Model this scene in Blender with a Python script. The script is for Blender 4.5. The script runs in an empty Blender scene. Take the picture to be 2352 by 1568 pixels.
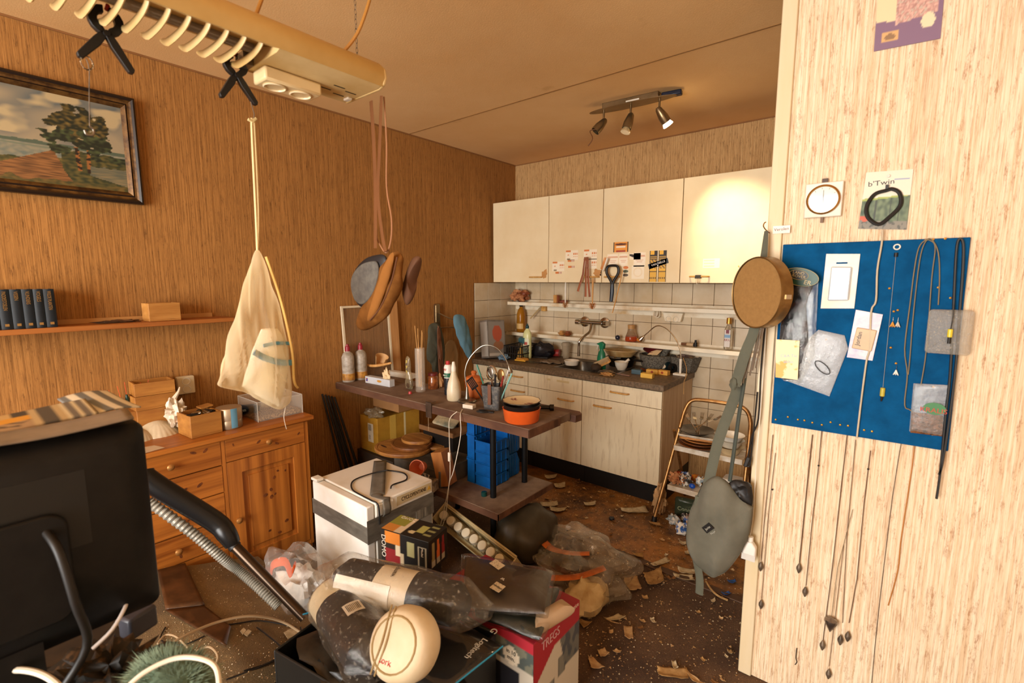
import bpy, bmesh, math, random
from math import sin, cos, pi, radians as R, atan, tan, sqrt, exp, atan2
from mathutils import Vector as V, Matrix as MX, noise as NZ, Euler
scn = bpy.context.scene
col = scn.collection
random.seed(7)

# ---------------------------------------------------------------- camera
FPX = 1096.0; W0, H0 = 2352, 1568
CAM = V((2.870, -3.595, 1.530)); YAW = R(39.0); PITCH = atan(142/1096)
cam_d = bpy.data.cameras.new('camera'); cam = bpy.data.objects.new('camera', cam_d); col.objects.link(cam)
cam.location = CAM; cam.rotation_euler = (pi/2-PITCH, 0, YAW)
cam_d.sensor_width = 36; cam_d.lens = 36*FPX/W0; cam_d.clip_start = .02
cam_d.dof.use_dof = True; cam_d.dof.focus_distance = 3.2; cam_d.dof.aperture_fstop = 4.0
scn.camera = cam
# ---------------------------------------------------------------- world, exposure, daylight
scn.view_settings.view_transform = 'Standard'; scn.view_settings.look = 'None'
scn.view_settings.gamma = 1; scn.view_settings.use_curve_mapping = False
scn.view_settings.exposure = 0.0
w = bpy.data.worlds.new('World'); scn.world = w; w.use_nodes = True
w.node_tree.nodes['Background'].inputs[0].default_value = (.75, .85, 1, 1)
w.node_tree.nodes['Background'].inputs[1].default_value = 1.5
def area(name, loc, rot, sx, sy, power, colr):
    l = bpy.data.lights.new(name, 'AREA'); l.shape = 'RECTANGLE'; l.size = sx; l.size_y = sy; l.energy = power; l.color = colr
    o = bpy.data.objects.new(name, l); col.objects.link(o); o.location = loc; o.rotation_euler = rot; return o
# daylight standing in the window opening of the rear wall (X .8-2.9)
area('window_daylight', (1.85, -6.16, 1.42), (R(90), 0, 0), 2.0, 2.0, 232, (1.0, .965, .91))
def spot(name, loc, tgt, power, colr, ang, blend, rad):
    l = bpy.data.lights.new(name, 'SPOT'); l.energy = power; l.color = colr; l.spot_size = R(ang); l.spot_blend = blend; l.shadow_soft_size = rad
    o = bpy.data.objects.new(name, l); col.objects.link(o); o.location = loc
    o.rotation_euler = (V(tgt)-V(loc)).to_track_quat('-Z', 'Y').to_euler(); return o

# ---------------------------------------------------------------- pixel -> point on a plane
FW = V((-sin(YAW)*cos(PITCH), cos(YAW)*cos(PITCH), -sin(PITCH))); RT = V((cos(YAW), sin(YAW), 0)); UP = RT.cross(FW)
def ray(x, y): return FW + RT*((x-1176)/FPX) - UP*((y-784)/FPX)
def _on(a, v, x, y):
    d = ray(x, y); return CAM + d*((v-CAM[a])/d[a])
def onx(v, x, y): return _on(0, v, x, y)
def ony(v, x, y): return _on(1, v, x, y)
def onz(v, x, y): return _on(2, v, x, y)

# ---------------------------------------------------------------- materials
def c(h, a=1):
    if not isinstance(h, str): return (h[0], h[1], h[2], a)
    h = h.lstrip('#'); r = [int(h[i:i+2], 16)/255 for i in (0, 2, 4)]
    return tuple([x/12.92 if x <= .04045 else ((x+.055)/1.055)**2.4 for x in r]+[a])
def newmat(name):
    m = bpy.data.materials.new(name); m.use_nodes = True
    return m, m.node_tree, m.node_tree.nodes['Principled BSDF']
def noise_fac(nt, scale, stretch=(1, 1, 1), lo=.35, hi=.65, det=3, rough=.6, src='Object'):
    tc = nt.nodes.new('ShaderNodeTexCoord'); mp = nt.nodes.new('ShaderNodeMapping'); mp.inputs['Scale'].default_value = stretch
    n = nt.nodes.new('ShaderNodeTexNoise'); n.inputs['Scale'].default_value = scale; n.inputs['Detail'].default_value = det; n.inputs['Roughness'].default_value = rough
    nt.links.new(tc.outputs[src], mp.inputs[0]); nt.links.new(mp.outputs[0], n.inputs['Vector'])
    r = nt.nodes.new('ShaderNodeMapRange'); r.inputs['From Min'].default_value = lo; r.inputs['From Max'].default_value = hi
    nt.links.new(n.outputs['Fac'], r.inputs['Value']); return r.outputs[0]
def mixc(nt, fac, a, b, mode='MIX', amt=1):
    m = nt.nodes.new('ShaderNodeMix'); m.data_type = 'RGBA'; m.blend_type = mode
    if amt != 1:
        k = nt.nodes.new('ShaderNodeMath'); k.operation = 'MULTIPLY'; k.inputs[1].default_value = amt; nt.links.new(fac, k.inputs[0]); fac = k.outputs[0]
    if isinstance(fac, (int, float)): m.inputs[0].default_value = fac
    else: nt.links.new(fac, m.inputs[0])
    for i, s in ((6, a), (7, b)):
        if isinstance(s, tuple): m.inputs[i].default_value = s
        else: nt.links.new(s, m.inputs[i])
    return m.outputs[2]
def addbump(nt, b, fac, strength, dist=.002):
    n = nt.nodes.new('ShaderNodeBump'); n.inputs['Strength'].default_value = strength; n.inputs['Distance'].default_value = dist
    nt.links.new(fac, n.inputs['Height']); nt.links.new(n.outputs[0], b.inputs['Normal'])
_mc = {}
def mat(colr, rough=.5, metal=0, col2=None, ns=8, st=(1, 1, 1), lo=.35, hi=.65, bump=0, bs=60, spec=.5, trans=0, alpha=1, emit=0, ior=1.45, coat=0, det=4, amt=1):
    key = (colr, rough, metal, col2, ns, st, lo, hi, bump, bs, spec, trans, alpha, emit, ior, coat, det, amt)
    if key in _mc: return _mc[key]
    m, nt, b = newmat('mat_%d' % len(_mc))
    b.inputs['Base Color'].default_value = c(colr); b.inputs['Roughness'].default_value = rough; b.inputs['Metallic'].default_value = metal
    b.inputs['Specular IOR Level'].default_value = spec; b.inputs['IOR'].default_value = ior
    b.inputs['Transmission Weight'].default_value = trans; b.inputs['Alpha'].default_value = alpha; b.inputs['Coat Weight'].default_value = coat
    if emit: b.inputs['Emission Color'].default_value = c(colr); b.inputs['Emission Strength'].default_value = emit
    if col2 is None:   # every surface carries a little wear
        k = c(colr); col2 = tuple(x*.82 for x in k[:3]); lo, hi = .45, .75
    f = noise_fac(nt, ns, st, lo, hi, det); nt.links.new(mixc(nt, f, c(colr), c(col2), amt=amt), b.inputs['Base Color'])
    if bump: addbump(nt, b, noise_fac(nt, bs, st, 0, 1, 3), bump)
    _mc[key] = m; return m
def film(tint='#e8e4dc', op=.10, rough=.08, edge=.5, bs=25, white=.0):
    """clear plastic film: see-through, with sharp gloss on its creases and faint whitish flecks painted in as crease highlights"""
    key = ('film', tint, op, rough, edge, bs, white)
    if key in _mc: return _mc[key]
    m, nt, b = newmat('mat_%d' % len(_mc)); out = nt.nodes['Material Output']; L = nt.links.new
    b.inputs['Base Color'].default_value = c(tint); b.inputs['Roughness'].default_value = .35
    gl = nt.nodes.new('ShaderNodeBsdfGlossy'); gl.inputs['Roughness'].default_value = rough; gl.inputs['Color'].default_value = (.95, .93, .9, 1)
    bp_ = nt.nodes.new('ShaderNodeBump'); bp_.inputs['Strength'].default_value = 1; bp_.inputs['Distance'].default_value = .0035
    L(noise_fac(nt, bs*.8, (1, 1, 1), 0, 1, 6, .65), bp_.inputs['Height']); L(bp_.outputs[0], gl.inputs['Normal']); L(bp_.outputs[0], b.inputs['Normal'])
    tr = nt.nodes.new('ShaderNodeBsdfTransparent'); tr.inputs[0].default_value = (.97, .965, .95, 1)
    f0 = nt.nodes.new('ShaderNodeLayerWeight'); f0.inputs[0].default_value = .5; L(bp_.outputs[0], f0.inputs[1]); fr = nt.nodes.new('ShaderNodeMath'); fr.operation = 'POWER'; fr.inputs[1].default_value = 3.5; L(f0.outputs['Facing'], fr.inputs[0])
    m1 = nt.nodes.new('ShaderNodeMixShader'); k1 = nt.nodes.new('ShaderNodeMath'); k1.operation = 'MULTIPLY_ADD'; k1.use_clamp = True; k1.inputs[1].default_value = .75; k1.inputs[2].default_value = .05
    L(fr.outputs[0], k1.inputs[0]); L(k1.outputs[0], m1.inputs[0]); L(tr.outputs[0], m1.inputs[1]); L(gl.outputs[0], m1.inputs[2])
    lw = nt.nodes.new('ShaderNodeLayerWeight'); lw.inputs[0].default_value = .25
    a = nt.nodes.new('ShaderNodeMath'); a.operation = 'MULTIPLY_ADD'; a.inputs[1].default_value = edge*.35; a.inputs[2].default_value = op*.6; L(lw.outputs['Facing'], a.inputs[0])
    k = nt.nodes.new('ShaderNodeMath'); k.operation = 'MULTIPLY_ADD'; k.inputs[1].default_value = .10+white; k.use_clamp = True; L(noise_fac(nt, bs*1.6, (1, 1, 1), .58, .70, 5, .6), k.inputs[0]); L(a.outputs[0], k.inputs[2])  # noise whitens the film in flecks, painted-in highlights for its creases
    mx = nt.nodes.new('ShaderNodeMixShader'); L(k.outputs[0], mx.inputs[0]); L(m1.outputs[0], mx.inputs[1]); L(b.outputs[0], mx.inputs[2])
    L(mx.outputs[0], out.inputs['Surface']); _mc[key] = m; return m
def net(tint, dens, name='net_fabric'):
    m, nt, b = newmat(name); out = nt.nodes['Material Output']
    b.inputs['Base Color'].default_value = c(tint); b.inputs['Roughness'].default_value = .9
    f = noise_fac(nt, 14, (1, 1, .25), .3, .7, 3); nt.links.new(mixc(nt, f, c(tint), c('#f0d8a0')), b.inputs['Base Color'])
    tl = nt.nodes.new('ShaderNodeBsdfTranslucent'); tl.inputs[0].default_value = c(tint)
    mm = nt.nodes.new('ShaderNodeMixShader'); mm.inputs[0].default_value = .45; nt.links.new(b.outputs[0], mm.inputs[1]); nt.links.new(tl.outputs[0], mm.inputs[2])
    tr = nt.nodes.new('ShaderNodeBsdfTransparent'); mx = nt.nodes.new('ShaderNodeMixShader')
    lw = nt.nodes.new('ShaderNodeLayerWeight'); a = nt.nodes.new('ShaderNodeMath'); a.operation = 'MULTIPLY_ADD'; a.inputs[1].default_value = .4; a.inputs[2].default_value = dens; a.use_clamp = True
    nt.links.new(lw.outputs['Facing'], a.inputs[0]); nt.links.new(a.outputs[0], mx.inputs[0]); nt.links.new(tr.outputs[0], mx.inputs[1]); nt.links.new(mm.outputs[0], mx.inputs[2]); nt.links.new(mx.outputs[0], out.inputs['Surface'])
    return m
def vcol_mat(rough=.6, name='painted_surface'):
    if name in _mc: return _mc[name]
    m, nt, b = newmat(name); a = nt.nodes.new('ShaderNodeVertexColor'); a.layer_name = 'Col'
    nt.links.new(a.outputs[0], b.inputs['Base Color']); b.inputs['Roughness'].default_value = rough; _mc[name] = m; return m

# ---------------------------------------------------------------- mesh builder
def catmull(pts, k=6, closed=False):
    P = [V(p) for p in pts]; n = len(P); out = []
    if n < 3 or k < 2: return P
    rng = range(n) if closed else range(n-1)
    for i in rng:
        p0 = P[(i-1) % n] if closed or i > 0 else P[0]; p1 = P[i]; p2 = P[(i+1) % n]; p3 = P[(i+2) % n] if closed or i+2 < n else P[-1]
        for j in range(k):
            t = j/k; out.append(.5*((2*p1)+(p2-p0)*t+(2*p0-5*p1+4*p2-p3)*t*t+(-p0+3*p1-3*p2+p3)*t**3))
    if not closed: out.append(P[-1])
    return out
def loc(x=0, y=0, z=0, rx=0, ry=0, rz=0, s=1):
    return MX.Translation((x, y, z)) @ Euler((rx, ry, rz)).to_matrix().to_4x4() @ MX.Scale(s, 4)
def frm(o, xa, ya):      # matrix with local x along xa, y along ya
    xa = V(xa).normalized(); za = xa.cross(V(ya)).normalized(); ya = za.cross(xa)
    m = MX((xa, ya, za)).transposed().to_4x4(); m.translation = V(o); return m
class MB:
    def __init__(s): s.v = []; s.f = []; s.m = []; s.T = MX(); s.c = {}
    def add(s, vs, fs, mi=0, T=None):
        M = s.T if T is None else s.T @ T
        b = len(s.v); s.v += [M @ V(p) for p in vs]; s.f += [tuple(i+b for i in f) for f in fs]; s.m += [mi]*len(fs); return s
    def box(s, a, b, mi=0, T=None):
        x0, y0, z0 = a; x1, y1, z1 = b
        return s.add([(x0,y0,z0),(x1,y0,z0),(x1,y1,z0),(x0,y1,z0),(x0,y0,z1),(x1,y0,z1),(x1,y1,z1),(x0,y1,z1)],
              [(0,3,2,1),(4,5,6,7),(0,1,5,4),(1,2,6,5),(2,3,7,6),(3,0,4,7)], mi, T)
    def cb(s, ctr, d, mi=0, T=None):
        x, y, z = ctr; a, b, h = [k/2 for k in d]; return s.box((x-a, y-b, z-h), (x+a, y+b, z+h), mi, T)
    def tube(s, pts, r, n=8, mi=0, closed=False, k=0, cap=True, flat=None, T=None):
        P = catmull(pts, k, closed) if k else [V(p) for p in pts]; N = len(P)
        rs = r if isinstance(r, (list, tuple)) else None
        def rad(i):
            if rs is None: return r
            t = i/(N-1)*(len(rs)-1); a = int(t); b = min(a+1, len(rs)-1); return rs[a]+(rs[b]-rs[a])*(t-a)
        vs = []; fs = []; prev = None
        for i in range(N):
            a = P[(i-1) % N] if closed or i > 0 else P[i]; b = P[(i+1) % N] if closed or i < N-1 else P[i]
            t = (b-a); t = t.normalized() if t.length > 1e-9 else V((0, 0, 1))
            if prev is None:
                u = V((0, 0, 1)) if abs(t.z) < .9 else V((1, 0, 0)); u = (u-t*u.dot(t)).normalized()
            else: u = (prev-t*prev.dot(t)); u = u.normalized() if u.length > 1e-6 else t.orthogonal().normalized()
            prev = u; w_ = t.cross(u); rr = rad(i); fu, fw_ = flat if flat else (1, 1)
            for j in range(n):
                an = 2*pi*j/n; vs.append(P[i]+u*cos(an)*rr*fu+w_*sin(an)*rr*fw_)
        for i in range(N if closed else N-1):
            for j in range(n):
                a = i*n+j; b = i*n+(j+1) % n; c2 = ((i+1) % N)*n+(j+1) % n; d = ((i+1) % N)*n+j; fs.append((a, b, c2, d))
        if cap and not closed: fs.append(tuple(range(n-1, -1, -1))); fs.append(tuple((N-1)*n+j for j in range(n)))
        return s.add(vs, fs, mi, T)
    def cyl(s, p0, p1, r0, r1=None, n=20, mi=0, T=None): return s.tube([p0, p1], [r0, r0 if r1 is None else r1], n, mi, T=T)
    def lathe(s, prof, o=(0, 0, 0), n=28, mi=0, T=None, ang=2*pi):
        # prof: (r,z) or (r,z,mi); the mi of a point colours the ring that starts there
        vs = []; fs = []; ms = []; full = ang > 6.28; N = n if full else n+1
        for p in prof:
            for j in range(N): a = ang*j/n; vs.append((o[0]+p[0]*cos(a), o[1]+p[0]*sin(a), o[2]+p[1]))
        for i in range(len(prof)-1):
            m_ = prof[i][2] if len(prof[i]) > 2 else mi
            for j in range(n):
                k = (j+1) % N; fs.append((i*N+j, i*N+k, (i+1)*N+k, (i+1)*N+j)); ms.append(m_)
        b = len(s.m); s.add(vs, fs, mi, T); s.m[b:] = ms; return s
    def prism(s, poly, z0, z1, mi=0, T=None, side=None):
        n = len(poly); vs = [(x, y, z0) for x, y in poly]+[(x, y, z1) for x, y in poly]
        s.add(vs, [tuple(range(n-1, -1, -1)), tuple(range(n, 2*n))]+[(i, (i+1) % n, n+(i+1) % n, n+i) for i in range(n)], mi, T)
        if side is not None: s.m[-n:] = [side]*n
        return s
    def grid(s, fn, nu, nv, mi=0, cu=False, cv=False, T=None, colfn=None):
        b = len(s.v); U = nu if cu else nu+1; Vn = nv if cv else nv+1
        vs = [fn(i/nu, j/nv) for j in range(Vn) for i in range(U)]
        if colfn:
            for j in range(Vn):
                for i in range(U): s.c[b+j*U+i] = colfn(i/nu, j/nv)
        fs = [(j*U+i, j*U+(i+1) % U, ((j+1) % Vn)*U+(i+1) % U, ((j+1) % Vn)*U+i) for j in range(nv) for i in range(nu)]
        return s.add(vs, fs, mi, T)
    def ball(s, o, r, n=16, mi=0, T=None, amp=0, fr=3, seed=0, col_=None):
        r = (r, r, r) if isinstance(r, (int, float)) else r; o = V(o); m = n//2; sd = V((seed*3.1, seed*1.7, seed))
        def f(u, v):
            a = 2*pi*u; b = pi*(v-.5)*.999; d = V((cos(a)*cos(b), sin(a)*cos(b), sin(b)))
            k = 1+(amp*NZ.noise(d*fr+sd) if amp else 0); return (o.x+d.x*r[0]*k, o.y+d.y*r[1]*k, o.z+d.z*r[2]*k)
        return s.grid(f, n, m, mi, cu=True, T=T)
    def text(s, t, size, T, mi=0, ext=.0004, align='CENTER', font=None, sx=1):
        cu = bpy.data.curves.new('t', 'FONT'); cu.body = t; cu.size = size; cu.align_x = align; cu.align_y = 'CENTER'; cu.extrude = ext; cu.resolution_u = 3
        o = bpy.data.objects.new('t', cu); col.objects.link(o); dg = bpy.context.evaluated_depsgraph_get(); me = bpy.data.meshes.new_from_object(o.evaluated_get(dg))
        s.add([(v.co.x*sx, v.co.y, v.co.z) for v in me.vertices], [tuple(p.vertices) for p in me.polygons], mi, T)
        bpy.data.objects.remove(o); bpy.data.curves.remove(cu); bpy.data.meshes.remove(me); return s
    def build(s, name, mats, parent=None, bev=0, ang=40, sub=0, thick=0, smooth=True, off=-1):
        if not isinstance(mats, (list, tuple)): mats = [mats]
        me = bpy.data.meshes.new(name); me.from_pydata([tuple(v) for v in s.v], [], s.f)
        for m in mats: me.materials.append(m)
        me.polygons.foreach_set('material_index', [min(i, len(mats)-1) for i in s.m])
        if s.c:
            ca = me.color_attributes.new('Col', 'FLOAT_COLOR', 'POINT')
            for i, k in s.c.items(): ca.data[i].color = (k[0], k[1], k[2], 1)
        me.polygons.foreach_set('use_smooth', [smooth]*len(me.polygons)); me.update()
        if smooth: me.set_sharp_from_angle(angle=R(ang))
        o = bpy.data.objects.new(name, me); col.objects.link(o)
        if parent is not None: o.parent = parent
        if thick: q = o.modifiers.new('s', 'SOLIDIFY'); q.thickness = thick; q.offset = off
        if bev: q = o.modifiers.new('b', 'BEVEL'); q.width = bev; q.segments = 2; q.limit_method = 'ANGLE'; q.angle_limit = R(35)
        if sub: q = o.modifiers.new('u', 'SUBSURF'); q.levels = sub; q.render_levels = sub
        return o
def tag(o, label=None, cat=None, group=None, kind=None):
    if label: o['label'] = label
    if cat: o['category'] = cat
    if group: o['group'] = group
    if kind: o['kind'] = kind
    return o
def thing(name, label, cat, at=(0, 0, 0), rz=0, group=None, rot=None):
    o = bpy.data.objects.new(name, None); o.empty_display_size = .05; col.objects.link(o)
    o.location = at; o.rotation_euler = rot if rot else (0, 0, rz); return tag(o, label, cat, group)
def solo(name, mb, mats, label, cat, at=(0, 0, 0), rz=0, group=None, rot=None, **k):
    o = mb.build(name, mats, None, **k); o.location = at; o.rotation_euler = rot if rot else (0, 0, rz); return tag(o, label, cat, group)
def copy_tree(o, parent=None):
    n = o.copy(); col.objects.link(n); n.parent = parent
    for ch in list(o.children): copy_tree(ch, n)
    return n
def wnoise(p, s): return NZ.noise(V(p)*s)
def rrect(w_, h, r, n=5, x0=0, y0=0):
    o = []
    for cx, cy, a0 in ((w_/2-r, h/2-r, 0), (-w_/2+r, h/2-r, 90), (-w_/2+r, -h/2+r, 180), (w_/2-r, -h/2+r, 270)):
        for i in range(n+1): a = R(a0+90*i/n); o.append((x0+cx+r*cos(a), y0+cy+r*sin(a)))
    return o
def circ(r, n=24, x0=0, y0=0, ry=None): return [(x0+r*cos(2*pi*i/n), y0+(ry or r)*sin(2*pi*i/n)) for i in range(n)]
FRONT = lambda x, y, z: frm((x, y, z), (1, 0, 0), (0, 0, 1))     # upright surface facing -Y
SIDE = lambda x, y, z: frm((x, y, z), (0, 1, 0), (0, 0, 1))      # upright surface facing +X
# ================================================================ SETTING
def wallpaper(name, base, fib, streak, amt=1.0):
    m, nt, b = newmat(name); b.inputs['Roughness'].default_value = .85; b.inputs['Specular IOR Level'].default_value = .2
    k = noise_fac(nt, 1.6, (1, 1, .5), .3, .7, 4); k1 = mixc(nt, k, c(base), c(fib), amt=.30)
    f1 = noise_fac(nt, 150, (1, 1, .008), .42, .58, 3, .8); k2 = mixc(nt, f1, k1, c(fib), amt=.75*amt)
    f2 = noise_fac(nt, 210, (1, 1, .05), .50, .64, 4, .7); k3 = mixc(nt, f2, k2, c(streak), amt=.42*amt)
    f3 = noise_fac(nt, 62, (1, 1, .20), .55, .66, 6, .85); k4 = mixc(nt, f3, k3, c(streak), amt=.62*amt)
    f4 = noise_fac(nt, 14, (1, 1, .10), .58, .74, 5, .75); k5 = mixc(nt, f4, k4, c(streak), amt=.30*amt)
    nt.links.new(k5, b.inputs['Base Color']); addbump(nt, b, noise_fac(nt, 300, (1, 1, .02), 0, 1, 3), .6, .001)
    return m
wp_left = wallpaper('wallpaper_left', '#b27e44', '#84582a', '#42240e')
wp_back = wallpaper('wallpaper_back', '#d0aa74', '#a88052', '#4c3016', 1.15)
wp_part = wallpaper('wallpaper_partition', '#ebdcc0', '#d0b18a', '#8f5220', 1.0)
def ceil_mat():
    m, nt, b = newmat('ceiling_paint'); b.inputs['Roughness'].default_value = .9
    f = noise_fac(nt, 1.1, (1, 1, 1), .3, .7, 5); k = mixc(nt, f, c('#e8bf86'), c('#dcac6e'))
    f2 = noise_fac(nt, 3.5, (1, 1, 1), .68, .74, 3); k = mixc(nt, f2, k, c('#c8985c'), amt=.5)
    nt.links.new(k, b.inputs['Base Color']); addbump(nt, b, noise_fac(nt, 160, (1, 1, 1), 0, 1, 4), .35, .002); return m
m_ceil = ceil_mat()
def vinyl():
    m, nt, b = newmat('kitchen_vinyl'); b.inputs['Roughness'].default_value = .45
    k = mixc(nt, noise_fac(nt, 2.2, (1, 1, 1), .4, .62, 6, .7), c('#a87234'), c('#4e321a'))
    k = mixc(nt, noise_fac(nt, 14, (1, 1, 1), .5, .66, 5, .8), k, c('#2e1e12'), amt=.8)
    k = mixc(nt, noise_fac(nt, 90, (1, 1, 1), .66, .72, 2), k, c('#b99a70'), amt=.7)
    nt.links.new(k, b.inputs['Base Color']); addbump(nt, b, noise_fac(nt, 40, (1, 1, 1), 0, 1, 5), .5, .004); return m
def carpet(name, a, b_, sp):
    m, nt, b = newmat(name); b.inputs['Roughness'].default_value = .95
    k = mixc(nt, noise_fac(nt, 3, (1, 1, 1), .35, .65, 5), c(a), c(b_))
    k = mixc(nt, noise_fac(nt, 260, (1, 1, 1), .45, .6, 2), k, c(b_), amt=.6)
    k = mixc(nt, noise_fac(nt, 120, (1, 1, 1), .69, .73, 2), k, c(sp), amt=.8)
    nt.links.new(k, b.inputs['Base Color']); addbump(nt, b, noise_fac(nt, 300, (1, 1, 1), 0, 1, 3), .6, .004); return m
HC = 2.58
fl = MB(); fl.box((-.1, -1.26, -.08), (3.95, .1, 0), 0); fl.box((-.1, -6.25, -.08), (3.95, -1.26, -.002), 1)
tag(fl.build('floor', [vinyl(), carpet('brown_carpet', '#6e5238', '#3e2b1e', '#c9ab7e')], smooth=False), kind='structure')
cl = MB(); cl.box((-.1, -1.238, HC), (3.95, .1, HC+.1)); cl.box((-.1, -6.25, HC+.0005), (3.95, -1.246, HC+.1)); cl.box((-.1, -1.246, HC+.004), (3.95, -1.238, HC+.1))
tag(cl.build('ceiling', m_ceil, smooth=False), kind='structure')
tag(MB().box((-.1, -6.25, 0), (0, .1, HC)).build('wall_left', wp_left, smooth=False), kind='structure')
wb = tag(MB().box((0, 0, 0), (3.95, .1, HC)).build('wall_back', wp_back, smooth=False), kind='structure')
tag(MB().box((3.85, -6.25, 0), (3.95, 0, HC)).build('wall_right', wp_part, smooth=False), kind='structure')
tag(MB().box((2.535, -1.70, 0), (3.85, -1.58, HC)).build('wall_partition', wp_part, smooth=False), kind='structure')
rw = MB()   # rear wall with the window opening
rw.box((0, -6.25, 0), (3.85, -6.13, .38)); rw.box((0, -6.25, 2.46), (3.85, -6.13, HC)); rw.box((0, -6.25, .38), (.80, -6.13, 2.46)); rw.box((2.90, -6.25, .38), (3.85, -6.13, 2.46))
tag(rw.build('wall_rear', wp_part, smooth=False), kind='structure')
m_cream = mat('#d8c8a8', .45, col2='#d2bd92', ns=3, st=(4, 4, .6), lo=.4, hi=.75)
tag(MB().box((2.492, -1.712, 0), (2.538, -1.56, HC)).build('trim_1', m_cream, bev=.003), kind='structure')
tag(MB().box((0, -1.28, -.002), (3.85, -1.235, .006)).build('trim_2', mat('#5a4230', .5, .3), bev=.002), kind='structure')
m_edge = mat('#8a5c30', .8)
tb = MB(); tb.box((0, -6.13, HC-.008), (.006, 0, HC)); tb.box((0, -.006, HC-.008), (3.85, 0, HC)); tag(tb.build('trim_3', m_edge), kind='structure')
tag(MB().box((0, -1.247, HC-.0015), (3.85, -1.237, HC+.003)).build('trim_4', mat('#9c7240', .9)), kind='structure')
# tiles, 15 cm with dark joints
m_tile = mat('#d0bfa2', .25, col2='#b99f78', ns=4, lo=.4, hi=.8); m_grout = mat('#5b4630', .9)
tl = MB(); tl.box((.004, -.004, .3), (3.2, 0, 1.502), 1); tl2 = MB(); tl2.box((0, -.575, .848), (.004, 0, 1.502), 1)
P = .1535
for r in range(8):
    z1 = 1.500-r*P; z0 = z1-P+.003
    for q in range(21):
        x0 = -.010+q*P; jit = .0003*random.random()
        tl.box((max(x0+.003, .006), -.009-jit, z0), (x0+P, -.002, z1), 0)
    if r < 4:
        for y1, y0 in ((-.008, -.069), (-.072, -.228), (-.231, -.401), (-.404, -.572)):
            tl2.box((.002, y0, max(z0, .848)), (.008, y1, z1), 0)
tl.build('tiling', [m_tile, m_grout], wb, bev=.0012)
tl2.build('tiling', [m_tile, m_grout], [o for o in col.objects if o.name == 'wall_left'][0], bev=.0012)
# ================================================================ KITCHEN
def picture(mb, o, w_, h, fn, n=40, T=None, nx=None):   # flat printed picture: grid carrying its own printed colours
    return mb.grid(lambda u, v: (o[0]+(u-.5)*w_, o[1]+(v-.5)*h, o[2]), nx or n, n, 0, T=T, colfn=fn)
def lin(h): return c(h)[:3]
def lerp(a, b, t): t = max(0, min(1, t)); return tuple(a[i]+(b[i]-a[i])*t for i in range(3))
m_cab = mat('#ead8b2', .38, col2='#dcc294', ns=2.2, lo=.35, hi=.8)
m_cab_dirty = mat('#e6d6b4', .45, col2='#9a764c', ns=9, st=(4, 4, .5), lo=.52, hi=.85, det=8, amt=.8)
m_hdl = mat('#d9a95c', .45, col2='#b98340', ns=40)
m_sidew = mat('#e0c6a0', .5, col2='#c9a478', ns=60, st=(1, 1, .04), lo=.4, hi=.7)
m_black = mat('#15110e', .5); m_steel = mat('#9c9488', .32, .9, col2='#6b6358', ns=6); m_chrome = mat('#cfcac2', .12, 1)
m_white = mat('#ece6da', .4, col2='#d2c6b0', ns=6)
def bow_handle(w_=.125, d=.022):
    h = MB(); h.tube([(-w_/2, 0, 0), (-w_/2+.012, -d, 0), (0, -d-.003, 0), (w_/2-.012, -d, 0), (w_/2, 0, 0)], .0055, 8, k=5); return h
wall_units = []
for i, (x0, x1, hx, lb) in enumerate((
    (.028, .622, .50, 'plain cream wall cabinet at the left end, rust stain by its handle'),
    (.625, 1.110, 1.03, 'narrow cream wall cabinet with small recipe stickers and spatulas on its handle'),
    (1.113, 1.700, 1.20, 'cream wall cabinet with black and yellow packs stuck on its door'),
    (1.703, 2.300, 1.832, 'cream wall cabinet lit by the spot, binder clip on its handle'))):
    t = thing('wall_cabinet', lb, 'cabinet', (x0, -.35, 1.508), group='cream kitchen wall cabinets'); W_ = x1-x0
    b = MB(); b.box((0, .022, 0), (W_, .33, .016)); b.box((0, .022, .669), (W_, .33, .685)); b.box((0, .022, .016), (.016, .33, .669)); b.box((W_-.016, .022, .016), (W_, .33, .669)); b.box((.016, .322, .016), (W_-.016, .33, .669))
    b.build('body', m_cab, t)
    d = MB().box((.001, 0, 0), (W_-.001, .019, .685)).build('door', m_cab, t, bev=.0015)
    h = bow_handle().build('handle', m_hdl, d); h.location = (hx-x0, 0, .042)
    if i == 0 or i == 1:
        s_ = MB(); s_.ball((0, 0, 0), (.028, .0006, .03), 12, amp=.9, fr=2, seed=i); q = s_.build('rust_stain', mat('#c08a4e', .7), d); q.location = (W_-.035, -.0003, .07)
    wall_units.append((t, d, x0))
def sticker(k, X_, Z_, w_, h, fn, name='sticker', n=24, rot=0, shape=None):
    t, d, x0 = wall_units[k]; mb = MB(); picture(mb, (0, 0, 0), w_, h, fn, n, T=loc(rz=rot)); o = mb.build(name, vcol_mat(.5), d, thick=.0006, smooth=False)
    o.matrix_local = frm((X_-x0, -.0008, Z_-1.508), (1, 0, 0), (0, 0, 1)); return o
CR = lin('#efe2c8'); OR = lin('#d27a3c'); RD = lin('#a8452a'); BK = lin('#2a2420'); YL = lin('#e8b23a')
def recipe(u, v):
    if v > .8 and .04 < u < .42: return OR
    if .6 < u < .98 and .3 < v < .85:
        a, b = (u-.6)/.38*5 % 1, (v-.3)/.55*5 % 1; return OR if (int((u-.6)/.38*5)*3+int((v-.3)/.55*5)*7) % 3 != 1 and .15 < a < .85 and .15 < b < .85 else CR
    if .12 < u < .36 and .02 < v < .16: return lin('#8b7a5a')
    if .18 < u < .28 and .45 < v < .6: return OR
    return CR
for X_, Z_ in ((.845, 1.72), (1.01, 1.72), (1.01, 1.65), (.72, 1.635)): sticker(1, X_, Z_, .115, .075, recipe, n=20)
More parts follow.
